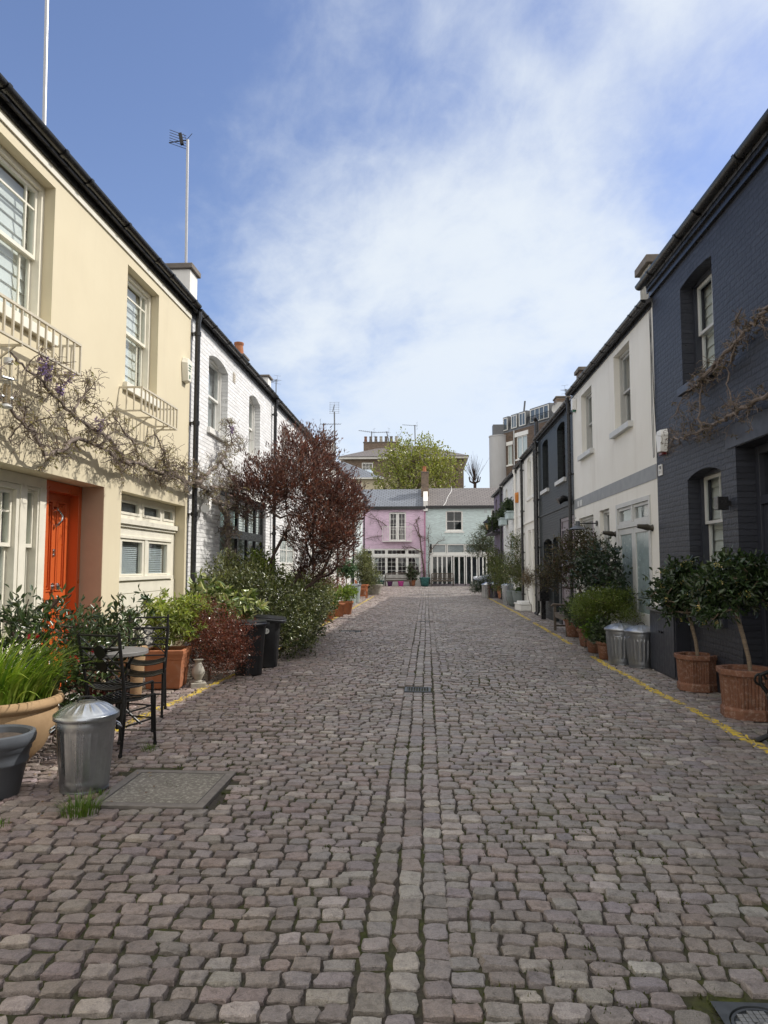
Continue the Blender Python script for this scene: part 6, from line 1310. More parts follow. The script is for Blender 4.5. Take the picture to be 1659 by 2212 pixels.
def left_plants():
    # iris clump in the big bowl, and what grows behind it
    blades('iris', 'bright green strappy iris leaves filling the buff terracotta bowl', 'plant', (-3.46, 5.62, .48), 620, .66, .020, [(.06, .13, .012), (.14, .24, .02), (.24, .33, .045), (.32, .38, .08)], .40, .82, seed=5, dirbias=(.45, .0))
    plant('shrub', 'dark leaved shrub with a few red flowers in front of the side windows', 'shrub', (-3.60, 6.75, 0), [(-3.55, 6.6, .95, .38, .55, .42), (-3.35, 7.2, .85, .35, .4, .35), (-3.75, 6.3, 1.05, .28, .35, .33), (-3.3, 6.6, .65, .3, .35, .3)], 210, 9, .085, .030, G_DARK+[(.08, .10, .045)], 'leaf_s', .25, .09, 'oval', [(-3.6, 6.75, 0), (-3.58, 6.75, .35)], 80, .008, seed=11, flowers=(7, .035, .03, [(.5, .01, .03), (.65, .03, .06)], 10))
    plant('shrub', 'arching evergreen branches reaching across the foot of the orange door', 'shrub', (-3.55, 7.75, 0), [(-3.55, 7.7, .85, .28, .35, .28), (-3.45, 8.15, 1.02, .18, .3, .2), (-3.4, 8.55, 1.2, .10, .2, .14), (-3.6, 7.4, .7, .3, .3, .3)], 100, 9, .085, .03, G_DARK+[(.06, .09, .03)], 'leaf_s', .45, .10, 'oval', [(-3.55, 7.75, 0), (-3.5, 7.8, .4), (-3.45, 8.1, .85)], 60, .008, seed=12)
    blades('phormium', 'purple bronze strappy plant under the bistro table', 'plant', (-3.45, 7.35, .05), 90, .62, .030, [(.05, .02, .02), (.09, .035, .03), (.16, .07, .055)], .10, .85, 'leaf_r', 8, dirbias=(.6, -.3))
    plant('shrub', 'low green filler plants around the stone baluster and bowl', 'shrub', (-3.2, 6.2, 0), [(-3.25, 6.25, .38, .3, .4, .3), (-3.45, 6.5, .45, .35, .4, .35)], 110, 9, .07, .028, G_DARK, 'leaf_s', .2, .09, 'oval', None, 40, .006, seed=13)
    planter_round('plant_pot', 'small pale terracotta pot behind the chairs, by the door reveal', (-3.62, 8.62, 0), [(.12, 0), (.13, .01), (.17, .52), (.19, .53), (.19, .62), (.17, .63), (.15, .58)], 'terra_l', (.155, .6), n=28)
    blades('plant', 'spiky grey green plant in the small pale pot', 'plant', (-3.62, 8.62, .6), 110, .34, .012, G_GREY+[(.14, .19, .05)], .12, .45, seed=15)
    plant('shrub', 'lime green pieris with drooping whorls in the square terracotta planter', 'shrub', (-3.44, 9.36, .45), [(-3.5, 9.2, .98, .28, .3, .20), (-3.25, 9.5, .92, .3, .3, .24), (-3.62, 9.45, 1.12, .18, .2, .16), (-3.3, 9.75, 1.02, .22, .28, .18), (-3.4, 9.4, .72, .32, .32, .2)], 190, 13, .085, .024, [(.14, .19, .035), (.28, .33, .07), (.40, .44, .13), (.09, .13, .025)], 'leaf', .1, .05, 'oval', [(-3.44, 9.36, .45), (-3.42, 9.4, .62)], 60, .007, seed=16, droop=.5, whorl=True, rnd=.9, curl=.15)
    plant('shrub', 'small leaved dark red berberis spilling over the kerb by the round black bin', 'shrub', (-3.05, 9.95, 0), [(-3.05, 9.95, .58, .50, .5, .48), (-3.0, 9.55, .62, .26, .24, .28), (-2.82, 10.10, .55, .42, .42, .42), (-3.2, 9.8, .92, .32, .3, .26), (-2.80, 9.90, .34, .34, .38, .28)], 1700, 9, .028, .016, R_BROWN+[(.22, .11, .07)], 'leaf_r', .3, .07, 'rhomb', None, 150, .005, seed=17, rtip=.002, bark='bark')
    plant('shrub', 'spotted laurel with big yellow variegated leaves above the black bins', 'shrub', (-3.25, 11.0, 0), [(-3.25, 10.9, 1.02, .45, .45, .30), (-2.85, 11.2, .98, .3, .3, .22), (-3.5, 11.2, 1.15, .3, .4, .28), (-3.1, 11.0, .6, .45, .45, .45)], 170, 9, .15, .055, [(.05, .085, .02), (.12, .17, .035), (.46, .47, .23), (.06, .10, .022), (.38, .40, .17)], 'leaf_s', .1, .06, 'oval', None, 50, .010, seed=18, droop=.35, whorl=True, rnd=.85, curl=.15)
    plant('shrub', 'big mixed green shrub bulging over the cobbles beside the square black bin', 'shrub', (-2.75, 12.6, 0), [(-2.75, 12.6, .85, .62, .8, .62), (-2.45, 12.35, .42, .42, .55, .40), (-2.35, 13.3, .68, .5, .7, .55), (-2.55, 14.5, .75, .55, .8, .62), (-3.1, 12.2, 1.0, .5, .6, .5), (-2.25, 12.75, .32, .3, .5, .3)], 2100, 9, .062, .026, [(.032, .044, .016), (.062, .078, .028), (.115, .13, .05), (.20, .21, .10)], 'leaf_s', .25, .09, 'oval', None, 160, .006, seed=19)
    plant('shrub', 'loose grey green shrub against the white brick wall below the vent pipe', 'shrub', (-3.6, 12.7, 0), [(-3.62, 12.6, 1.4, .28, .6, .45), (-3.5, 13.2, 1.45, .3, .5, .45), (-3.55, 12.0, 1.15, .28, .4, .35), (-3.3, 12.6, 1.3, .35, .5, .4)], 620, 9, .062, .024, G_OLIVE+[(.17, .19, .08)], 'leaf', .3, .09, 'oval', [(-3.6, 12.7, 0), (-3.55, 12.7, .7)], 120, .006, seed=20)
    plant('shrub', 'yellow green shrub between the spotted laurel and the red leaved tree', 'shrub', (-3.2, 13.6, 0), [(-3.15, 13.5, 1.45, .35, .45, .35), (-3.4, 14.2, 1.6, .3, .4, .4), (-2.9, 14.0, 1.2, .35, .45, .3)], 300, 9, .075, .030, [(.07, .10, .02), (.13, .17, .03), (.20, .23, .06)], 'leaf', .2, .09, 'oval', [(-3.2, 13.6, 0), (-3.2, 13.6, .6)], 70, .007, seed=21)
    blades('yucca', 'spiky pale green cordyline rising behind the big mixed shrub', 'plant', (-2.75, 15.6, .9), 120, .75, .030, [(.13, .16, .05), (.20, .23, .09), (.09, .12, .03)], .15, .55, seed=22)
    plant('shrub', 'variegated cream and green shrub at the far side of the big mixed shrub', 'shrub', (-2.6, 16.6, 0), [(-2.6, 16.4, .85, .5, .9, .6), (-2.7, 17.8, .8, .45, .8, .55), (-2.45, 15.8, 1.05, .4, .6, .4)], 780, 9, .06, .026, [(.06, .085, .03), (.13, .15, .06), (.28, .28, .15), (.09, .11, .04)], 'leaf', .25, .09, 'oval', None, 90, .006, seed=23)
    # the red leaved tree
    rng = np.random.default_rng(31); t = thing('red_leaved_tree', 'tree with narrow dark red leaves leaning over the shrubs on the left', 'tree', (-3.05, 13.4, 0))
    blobs = [(-2.55, 14.2, 3.25, 1.0, 1.2, .72), (-1.95, 14.4, 2.75, .72, 1.0, .78), (-3.2, 13.7, 3.1, .72, .9, .62), (-2.5, 14.6, 3.95, .75, .9, .55), (-1.75, 14.0, 2.1, .50, .8, .55), (-2.15, 13.6, 2.25, .66, .7, .52), (-1.60, 14.6, 2.9, .45, .8, .55), (-2.2, 14.0, 1.55, .42, .6, .3)]
    P, D, R = blob_points(blobs, 3700, rng, .42)
    lobes = np.array([mnoise.noise(Vector(p)*1.25) for p in P.tolist()]); keep = lobes > -.27; P, D, R = P[keep], D[keep], R[keep]
    limbs = [[(-3.05, 13.4, 0), (-2.98, 13.42, .55), (-2.78, 13.5, .95), (-2.55, 13.55, 1.25), (-2.38, 13.65, 1.75), (-2.3, 13.8, 2.3)], [(-2.98, 13.42, .55), (-3.0, 13.5, 1.1), (-2.98, 13.5, 1.7), (-2.8, 13.6, 2.1), (-2.6, 13.8, 2.6), (-2.55, 14, 3.1)], [(-2.78, 13.5, .95), (-2.4, 13.6, 1.1), (-2.05, 13.75, 1.4), (-1.85, 13.9, 1.9)]]
    nodes = [np.array(p) for p in limbs[0]]; par = [-1, 0, 1, 2, 3, 4]
    for l in limbs[1:]:
        j = min(range(len(nodes)), key=lambda i: np.linalg.norm(nodes[i]-np.array(l[0])))
        for p in l[1:]: nodes.append(np.array(p)); par.append(j); j = len(nodes)-1
    sel = rng.choice(len(P), 420, replace=False)
    for i in sorted(sel, key=lambda i: np.linalg.norm(P[i]-np.array((-2.5, 13.6, 1.6)))):
        T = P[i]; arr = np.array(nodes); d = np.linalg.norm(arr-T, axis=1)+np.maximum(0, arr[:, 2]-T[2]+.1)*.9; d[:2] += 5; j = int(np.argmin(d)); p = nodes[j]; m = max(1, int(np.linalg.norm(T-p)/.16)); b = rng.normal(size=3)*.1*np.linalg.norm(T-p); last = j
        for q in range(1, m+1): s = q/m; nodes.append(p*(1-s)+T*s+b*math.sin(math.pi*s)-np.array([0, 0, .1])*math.sin(math.pi*s)*np.linalg.norm(T-p)); par.append(last); last = len(nodes)-1
    cnt = np.zeros(len(nodes)); lf = np.ones(len(nodes), bool); lf[[p for p in par if p >= 0]] = False; cnt[lf] = 1
    for i in range(len(nodes)-1, 0, -1): cnt[par[i]] += cnt[i]
    rad = np.clip(.0046*np.sqrt(cnt), .0032, .07); mb = MB(); wood_mesh(mb, nodes, par, rad, 5); mb.build('trunk', M['bark_d'], t, smooth=True)
    lpt = 9; n = len(P)*lpt; Pt, Dt = np.repeat(P, lpt, 0), np.repeat(D, lpt, 0); tw = Dt*.75+np.array([.12, 0, .75]); tw /= np.linalg.norm(tw, axis=1, keepdims=True)
    s = np.tile(np.linspace(-1, 1, lpt), len(P)); Pl = Pt+tw*(s*.12)[:, None]+rng.normal(size=(n, 3))*.02; ax = tw+rng.normal(size=(n, 3))*.42; ll = rng.uniform(.06, .12, n)
    V, F, k = leaf_arrays(Pl, ax, ll, ll*.21, rng, 'rhomb'); tc = np.repeat(tints(n, R_DARK, rng, 1)*np.repeat(rng.uniform(.7, 1.35, len(P)), lpt)[:, None], k, 0); fast_mesh('foliage', V, F, M['leaf_r'], t, tc)
    # flower pots and what stands farther along
    for lab, x, y, z, s, c, fl in (('leafy plant with orange flowers in the nearest terracotta flower pot', -2.86, 20.5, .34, .30, G_MID, [(.6, .25, .03), (.7, .45, .08)]), ('orange flowered plant in the second terracotta flower pot', -2.92, 21.4, .34, .28, G_MID, [(.65, .3, .05), (.6, .15, .03)]), ('bushy pale green plant in the terracotta pot beside the zinc bins', -2.66, 23.6, .42, .40, G_LIME, None)):
        plant('potted_plant', lab, 'plant', (x, y, z), [(x, y, z+s*.7, s, s, s*.7)], 150, 8, .07, .045, c, 'leaf', .3, .06, 'oval', None, 20, .005, seed=int(y*10), flowers=(26, .04, .035, fl, 4) if fl else None)
    plant('topiary_tree', 'clipped ball topiary on a bare stem in front of a far white house', 'tree', (-3.12, 27.6, 0), [(-3.12, 27.6, 1.44, .37, .37, .31)], 420, 8, .075, .04, [(.03, .07, .03), (.06, .12, .05), (.10, .17, .08)], 'leaf_s', .2, .07, 'oval', [(-3.12, 27.6, 0), (-3.12, 27.6, .6), (-3.11, 27.6, 1.2)], 30, .012, seed=41, stem='trunk', cat_leaf='crown', bark='bark_l')
    plant('olive_shrub', 'tall silvery olive shrub at the end of the left row', 'shrub', (-3.35, 38.4, 0), [(-3.4, 38.4, 1.55, .62, .7, .75), (-3.15, 38.3, 1.15, .62, .6, .55), (-3.45, 38.4, 2.1, .42, .4, .38), (-3.3, 38.2, .8, .55, .6, .45)], 900, 8, .10, .035, G_OLIVE+[(.18, .20, .12)], 'leaf', .35, .18, 'rhomb', None, 120, .010, seed=42)
    blades('plant', 'grey trailing spiky plant beside the carved stone planter', 'plant', (-3.05, 38.9, .7), 190, .95, .05, [(.10, .13, .12), (.18, .21, .20), (.06, .08, .07)], .3, 1.4, seed=43, dirbias=(.2, -.3))
    plant('potted_plant', 'low grey green plant in the carved stone planter', 'plant', (-2.95, 39.9, .5), [(-2.95, 39.9, .62, .45, .45, .12)], 90, 8, .08, .04, G_GREY, 'leaf', .4, .05, 'oval', None, 0, seed=44)
    plant('shrub', 'reddish dark shrub low beside the zinc bins under the topiary ball', 'shrub', (-3.4, 26.2, 0), [(-3.3, 26.2, .8, .5, .8, .5), (-3.4, 25.0, .7, .4, .7, .5)], 300, 8, .08, .03, R_BROWN+[(.06, .08, .03)], 'leaf_r', .3, .1, 'rhomb', None, 50, .006, seed=45)
    plant('potted_plant', 'leafy camellia in the small terracotta pot beside the arched bench', 'plant', (-1.02, 51.3, .55), [(-1.05, 51.2, .95, .42, .4, .45), (-1.1, 51.2, 1.5, .25, .25, .25)], 200, 8, .11, .06, G_DARK+[(.08, .03, .03)], 'leaf_s', .2, .1, 'oval', None, 40, .008, seed=46)
    plant('shrub', 'low scrubby plants at the foot of the pink house, left of the bench', 'shrub', (-3.7, 51.0, .16), [(-3.8, 51, .7, .9, .5, .55), (-4.6, 50.8, .9, .7, .5, .7)], 260, 8, .11, .05, G_OLIVE, 'leaf', .3, .12, 'oval', None, 40, .008, seed=47)
left_plants()

def creeper(name, label, cat, root, lines, fr_pt, rng, leaf=None, twigs=8, mat='bark', r=.02, tl=.35, petals=None, dens=1.0, sub=2, out=.05):
    """bare climber: main stems as polylines, wriggling side twigs, sparse drooping young leaves"""
    t = thing(name, label, cat, root); g = MB(); tips = []; pods = []
    def wander(p, d, L, rr, lev):
        n = max(4, int(L/.05)); pts = [p]; dd = d.copy()
        for k in range(n):
            dd = dd+rng.normal(size=3)*.33; dd[2] -= .03; dd /= np.linalg.norm(dd)+1e-9; p = p+dd*(L/n); pts.append(p)
        g.tube([Vector(fr_pt(*q)) for q in pts], [max(.0028, rr*(1-.7*k/n)) for k in range(n+1)], 5, cap=False)
        for k in range(1, n+1):
            if rng.random() < .5*dens: tips.append((pts[k], dd))
        if lev > 0:
            for k in range(int(rng.integers(2, 4))):
                j = int(rng.integers(1, n)); nd = rng.normal(size=3)*np.array([1, 1, .6]); wander(pts[j], nd/np.linalg.norm(nd), L*rng.uniform(.4, .75), rr*.55, lev-1)
    for pts, r0, r1 in lines:
        pts = [np.array(p, float) for p in pts]; fine = []
        for a, b in zip(pts, pts[1:]):
            m = max(2, int(np.linalg.norm(b-a)/.07))
            for k in range(m): fine.append(a+(b-a)*k/m+rng.normal(size=3)*.012)
        fine.append(pts[-1]); N = len(fine)
        g.tube([Vector(fr_pt(*q)) for q in fine], [1.35*(r0+(r1-r0)*k/(N-1))+.003*math.sin(k*1.7) for k in range(N)], 8)
        for k in range(int(twigs*N*.07/.5)):
            j = int(rng.integers(1, N)); d = rng.normal(size=3)*np.array([1, 1, .5])+np.array([0, .15, 0]); wander(fine[j], d/np.linalg.norm(d), tl*rng.uniform(.4, 1.2), max(.006, r1*.8), sub)
    g.build('stem', M[mat], t, smooth=True)
    if leaf:
        P, A = [], []
        for p, d in tips:
            if rng.random() > leaf['p']: continue
            q = np.array(fr_pt(*p)); drop = rng.uniform(.05, leaf['len']); ax = np.array([rng.normal()*.3+.2, rng.normal()*.5, -1.0+rng.uniform(0, .9)]); ax /= np.linalg.norm(ax)
            for k in range(leaf['n']):
                s = k/leaf['n']; c = q+ax*drop*s+np.array([0, 0, .25*drop*math.sin(s*2.2)])
                for sd in (-1, 1): P.append(c); A.append(ax*.7+np.array([rng.normal()*.5, sd*.8, rng.normal()*.4]))
        P, A = np.array(P), np.array(A); V, F, k = leaf_arrays(P, A, rng.uniform(.6, 1.3, len(P))*leaf['L'], np.full(len(P), leaf['W']), rng); fast_mesh('young_leaves', V, F, M['leaf'], t, tints(len(P), leaf['cols'], rng, k))
    if petals:
        for c, h, n in petals:
            P = []
            for k in range(n):
                q = rng.random(); rr = .05*(1-q*.7); a = rng.uniform(0, 6.28); P.append(np.array(fr_pt(c[0]+rr*math.cos(a), c[1]-q*h, c[2]+rr*math.sin(a))))
            P = np.array(P); V, F, k = leaf_arrays(P, rng.normal(size=P.shape)+np.array([.3, 0, -.2]), np.full(len(P), .030), np.full(len(P), .024), rng); fast_mesh('flower_cluster', V, F, M['petal'], t, tints(len(P), [(.24, .15, .40), (.38, .29, .54), (.16, .10, .31)], rng, k))
    return t
def climbers():
    rng = np.random.default_rng(77); fp = lambda s, z, o: (LEFT_X+.05+abs(o), s, z)
    L = lambda pts, o=.10: [(s, z, o) for s, z in pts]
    lines = [(L([(12.6, 2.75), (12.05, 2.95), (11.3, 2.93), (10.6, 2.98), (9.9, 2.93), (9.2, 2.98), (8.75, 2.90), (8.1, 3.0), (7.55, 3.02), (7.2, 2.83), (6.9, 2.72), (6.55, 2.93), (6.32, 3.02), (6.1, 3.12), (5.7, 3.22)], .12), .026, .012),
             (L([(8.75, 2.90), (8.2, 3.12), (7.62, 3.18), (7.3, 3.22), (6.95, 3.32), (6.65, 3.44), (6.35, 3.48), (6.15, 3.55)], .16), .020, .008),
             (L([(7.3, 3.22), (7.42, 3.42), (7.6, 3.56), (7.78, 3.62)], .18), .010, .005), (L([(6.75, 3.42), (6.78, 3.58), (6.62, 3.66)], .18), .009, .005),
             (L([(9.2, 2.98), (9.0, 3.2), (8.6, 3.32), (8.35, 3.42)], .14), .012, .005), (L([(10.2, 2.95), (10.1, 3.2), (9.8, 3.35), (9.6, 3.5)], .15), .012, .005), (L([(9.9, 2.93), (10.4, 3.1), (10.9, 3.18), (11.3, 3.35)], .16), .011, .005),
             (L([(11.3, 2.93), (12.0, 3.22), (12.6, 3.5), (13.1, 3.82), (13.35, 3.98), (13.3, 4.2), (13.0, 4.35)], .22), .024, .008), (L([(12.6, 3.5), (13.3, 3.35), (13.9, 3.2), (14.6, 3.25)], .22), .016, .006), (L([(12.05, 2.95), (12.8, 3.05), (13.6, 2.98), (14.4, 2.95), (15.2, 2.98)], .22), .022, .006), (L([(12.6, 2.75), (13.2, 2.7), (13.9, 2.62), (14.5, 2.55)], .25), .012, .005), (L([(13.35, 3.98), (13.75, 4.05), (14.0, 3.9)], .22), .010, .005),
             (L([(12.6, 2.75), (13.2, 2.55), (13.35, 1.8), (13.3, .1)], .18), .034, .028)]
    creeper('wisteria', 'leafless wisteria with tan young leaves and mauve flowers trained along the cream house', 'climber', (-3.9, 12.4, 0), lines, fp, rng, dict(p=.115, len=.17, n=4, L=.058, W=.014, cols=[(.22, .175, .11), (.32, .27, .17), (.15, .105, .09), (.26, .24, .12)]), 7.5, 'vine', tl=.34, petals=[((6.58, 3.62, .22), .16, 130), ((6.72, 3.58, .2), .14, 80), ((6.98, 3.50, .2), .14, 70), ((7.1, 3.62, .22), .10, 60), ((7.85, 3.3, .2), .15, 60), ((13.2, 4.28, .25), .16, 60)], sub=2)
    rng = np.random.default_rng(78); fq = lambda s, z, o: (RIGHT_X-.05-abs(o), s, z)
    lines = [(L([(6.4, 3.55), (7.0, 3.42), (7.6, 3.38), (8.2, 3.36), (8.9, 3.34), (9.5, 3.36), (10.0, 3.38), (10.4, 3.42)], .08), .022, .007), (L([(9.35, 3.36), (9.38, 3.6), (9.33, 3.85), (9.28, 4.0)], .08), .012, .007), (L([(9.28, 4.0), (8.9, 4.05), (8.4, 4.12), (7.8, 4.22), (7.2, 4.3), (6.6, 4.35)], .10), .018, .010), (L([(8.3, 4.12), (8.5, 3.8), (8.45, 3.5)], .08), .008, .006), (L([(9.3, 3.98), (9.7, 3.97), (10.0, 3.9)], .09), .009, .004), (L([(8.0, 4.2), (8.2, 4.35), (8.0, 4.5)], .1), .009, .004), (L([(7.6, 4.25), (7.2, 4.0), (7.0, 3.5)], .09), .009, .006)]
    creeper('creeper', 'bare brown creeper on the navy house above the doorway', 'climber', (3.6, 6.6, 3.4), lines, fq, rng, dict(p=.10, len=.13, n=4, L=.055, W=.014, cols=[(.11, .085, .055), (.16, .12, .075), (.08, .06, .045)]), 5.5, 'vine', tl=.28, sub=2)
    rng = np.random.default_rng(79); fe = lambda s, z, o: (s, END_Y-.05-abs(o), z)
    lines = [(L([(-.15, .6), (-.22, 1.6), (-.35, 2.6), (-.45, 3.6), (-.6, 4.4), (-.75, 5.0)], .1), .05, .02), (L([(-.35, 2.6), (-1.0, 2.95), (-1.8, 3.0)], .1), .03, .012), (L([(-.45, 3.6), (-.9, 4.6), (-.5, 5.2)], .1), .025, .01), (L([(-2.9, 4.5), (-3.4, 4.9), (-4.3, 5.2)], .1), .02, .01), (L([(-3.2, 4.2), (-3.6, 5.0), (-4.1, 5.5)], .1), .02, .01), (L([(-3.2, 3.8), (-4.0, 3.7), (-4.6, 3.5)], .1), .02, .01)]
    creeper('creeper', 'bare climber on the pink house rising from the teal pot', 'climber', (-.2, 51.8, .6), lines, fe, rng, None, 2.2, 'bark', tl=.9, sub=1)
    rng = np.random.default_rng(80); lines = [(L([(.25, .3), (.15, 1.4), (.22, 2.6), (.12, 3.8), (.25, 4.6)], .1), .035, .012), (L([(.22, 2.6), (.9, 3.4), (1.4, 3.5)], .1), .02, .01)]
    creeper('creeper', 'bare climber on the mint house beside the pink downpipe', 'climber', (.2, 51.8, .2), lines, fe, rng, None, 2.2, 'bark', tl=.7, sub=1)
climbers()

def right_plants():
    for lab, x, y, s, sd in (('standard laurel with yellow flower clusters, in the octagonal pot nearer the white house', 3.42, 9.58, 1.0, 51), ('standard laurel with yellow flower clusters, in the octagonal pot at the right edge', 3.36, 7.92, 1.02, 52)):
        b = [(x-.04, y, 1.33*s, .40, .42, .30), (x-.16, y+.05, 1.18*s, .30, .36, .24), (x+.14, y-.1, 1.25*s, .30, .34, .28), (x-.05, y-.02, 1.52*s, .26, .28, .14)] if sd == 51 else [(x-.0, y, 1.42, .46, .46, .27), (x-.26, y+.05, 1.32, .30, .36, .22), (x+.2, y, 1.40, .35, .36, .26), (x+.06, y, 1.63, .28, .30, .12), (x-.3, y, 1.12, .18, .24, .14)]
        plant('standard_tree', lab, 'tree', (x+.08, y, .42), b, 430, 9, .080, .032, [(.014, .030, .012), (.028, .052, .018), (.05, .08, .03), (.035, .06, .022)], 'leaf_s', .1, .07, 'oval', [(x+.10, y, .40), (x+.08, y, .62), (x+.03, y, .85), (x-.02, y, 1.05), (x-.03, y, 1.2)], 60, .0115, .024, 'bark_l', 'standard laurels in octagonal pots', sd, flowers=(58, .022, .019, [(.50, .42, .13), (.62, .52, .25), (.46, .36, .13)], 11), stem='trunk', cat_leaf='crown', droop=.15)
    plant('shrub', 'brownish green shrub with coppery tips, left of the camellia', 'shrub', (3.5, 16.0, 0), [(3.3, 15.9, 1.85, .55, .8, .55), (3.05, 16.3, 1.55, .5, .6, .45), (3.55, 15.2, 1.75, .4, .7, .55), (2.85, 16.8, 1.35, .35, .5, .32), (3.4, 16.0, 2.25, .3, .4, .3)], 800, 9, .065, .024, [(.038, .034, .018), (.065, .054, .030), (.095, .08, .042), (.034, .042, .018), (.08, .036, .025)], 'leaf', .2, .09, 'oval', [(3.5, 16.0, 0), (3.45, 16.0, .5), (3.4, 15.95, 1.0)], 130, .008, .05, seed=53)
    plant('shrub', 'tall dark glossy camellia before the frosted glass doors', 'shrub', (3.42, 13.6, 0), [(3.38, 13.5, 1.4, .26, .42, .5), (3.25, 14.3, 1.35, .38, .5, .42), (3.42, 13.1, 1.75, .13, .22, .34), (3.35, 13.9, 1.85, .14, .25, .26), (3.42, 12.9, 1.15, .22, .35, .4), (3.2, 14.6, 1.7, .25, .3, .25)], 330, 8, .085, .042, [(.010, .024, .012), (.02, .04, .018), (.035, .055, .026)], 'leaf_s', .2, .09, 'oval', [(3.42, 13.6, 0), (3.4, 13.6, .7), (3.4, 13.5, 1.2)], 90, .008, .03, seed=54)
    plant('shrub', 'feathery yellow green shrub behind the dull galvanised bins', 'shrub', (3.3, 13.2, 0), [(3.22, 13.1, .98, .42, .6, .20), (2.98, 13.6, .86, .32, .5, .18), (3.38, 12.8, 1.12, .25, .4, .15), (3.1, 13.3, .66, .4, .5, .2), (3.42, 12.5, .76, .22, .35, .16), (2.85, 13.0, .78, .25, .4, .13), (3.05, 13.0, 1.02, .40, .5, .16), (3.3, 12.7, .92, .3, .4, .18)], 1700, 14, .036, .012, [(.07, .11, .015), (.12, .165, .025), (.18, .21, .045)], 'leaf', .05, .085, 'rhomb', None, 100, .006, seed=55, face_up=1.5, rnd=.9, horiz=.35)
    plant('shrub', 'dark leafy bush in the row of small pots before the bench', 'shrub', (3.2, 14.8, .28), [(3.18, 14.9, .62, .32, .5, .28), (3.25, 15.6, .66, .3, .5, .3)], 330, 8, .055, .03, G_DARK, 'leaf_s', .2, .07, 'oval', None, 40, .005, seed=56)
    plant('potted_plant', 'lime green crinkled plant low before the galvanised bins', 'plant', (3.12, 13.55, .25), [(3.08, 13.5, .40, .17, .2, .14), (3.0, 12.9, .55, .12, .14, .16)], 120, 8, .06, .042, [(.09, .16, .02), (.15, .24, .04), (.06, .12, .02)], 'leaf', .35, .05, 'oval', None, 0, seed=57)
    plant('potted_plant', 'grey green leafy plant in the low pot against the dull bins', 'plant', (3.08, 12.62, .25), [(3.05, 12.65, .42, .2, .28, .26), (3.12, 12.9, .3, .2, .3, .22)], 130, 8, .075, .036, [(.05, .075, .04), (.09, .12, .065), (.03, .05, .025)], 'leaf', .3, .06, 'oval', None, 25, .005, seed=58)
    plant('shrub', 'airy shrub with small white flowers in the large round grey planter', 'shrub', (3.7, 27.9, .58), [(3.55, 27.9, 1.7, .55, .7, .75), (3.5, 27.8, 2.5, .38, .45, .45), (3.35, 28.2, 1.3, .5, .6, .5), (3.6, 27.4, 1.2, .45, .45, .45)], 620, 8, .07, .03, [(.06, .08, .025), (.11, .13, .045), (.17, .18, .08)], 'leaf', .35, .11, 'oval', None, 130, .006, seed=59, flowers=(110, .045, .04, [(.55, .53, .40), (.6, .55, .35)], 2), bark='bark_l')
    plant('ground_plant', 'low green filler spilling over the rim of the large grey planter', 'plant', (3.66, 27.8, .55), [(3.68, 27.8, .68, .36, .36, .10)], 120, 8, .06, .03, G_MID, 'leaf', .2, .05, 'oval', None, 0, seed=60)
    plant('shrub', 'olive green bushy shrub behind the bright galvanised bin', 'shrub', (3.6, 32.5, 0), [(3.4, 32.5, 1.2, .65, 1.2, .75), (3.4, 33.6, 1.7, .55, .9, .65), (3.3, 31.6, .9, .45, .7, .6)], 620, 8, .085, .03, [(.05, .07, .02), (.09, .11, .03), (.14, .15, .05)], 'leaf', .35, .13, 'rhomb', None, 90, .007, seed=61)
    plant('shrub', 'yellow green shrub in the orange terracotta pot by the steel bins', 'shrub', (3.7, 35.3, .6), [(3.45, 35.3, 1.35, .6, .7, .6), (3.35, 35.6, 2.0, .45, .5, .6)], 420, 8, .085, .03, [(.055, .075, .02), (.09, .11, .03), (.13, .14, .05)], 'leaf', .4, .13, 'rhomb', None, 70, .007, seed=62)
    plant('shrub', 'dark spiky rosemary like bush below the olive tree trunk', 'shrub', (3.3, 38.6, .02), [(3.2, 38.6, .55, .65, .8, .5), (2.75, 39.2, .4, .4, .6, .35)], 380, 9, .11, .022, [(.018, .03, .016), (.035, .05, .025)], 'leaf', .7, .1, 'rhomb', None, 50, .007, seed=63)
    plant('olive_tree', 'slender olive tree in front of the silver car and mint house', 'tree', (3.9, 41.0, .40), [(3.25, 41.0, 3.15, .85, .8, .62), (3.0, 41.0, 2.6, .75, .7, .5), (3.75, 41.0, 2.85, .6, .6, .5), (3.35, 41.0, 3.75, .45, .4, .3)], 760, 8, .10, .030, [(.035, .048, .025), (.065, .08, .04), (.10, .115, .07)], 'leaf', .15, .14, 'rhomb', [(3.9, 41.0, .40), (3.78, 41.0, 1.1), (3.62, 41.0, 1.7), (3.5, 41, 2.3)], 130, .011, .07, 'bark_l', seed=64, stem='trunk', cat_leaf='crown', shell=.6)
    plant('potted_plant', 'leafy plants in the window box nearer the orange alarm box', 'plant', FR(30.1, 3.88, -.2), [(3.48, 30.1, 4.12, .2, .5, .24)], 130, 8, .11, .05, G_DARK, 'leaf_s', .3, .1, 'oval', None, 20, .006, seed=65)
    plant('potted_plant', 'leafy plants in the window box nearer the purple house', 'plant', FR(32.8, 3.78, -.2), [(3.46, 32.8, 3.95, .22, .5, .16)], 120, 8, .11, .05, G_DARK, 'leaf_s', .2, .1, 'oval', None, 20, .006, seed=66)
    plant('potted_plant', 'plants trailing through the purple house balcony', 'plant', FR(36.5, 3.3, -.3), [(3.35, 35.6, 3.7, .25, .6, .35), (3.35, 37.6, 3.6, .25, .6, .3)], 260, 8, .11, .045, G_DARK+[(.07, .08, .03)], 'leaf', .2, .12, 'oval', None, 30, .006, seed=67)
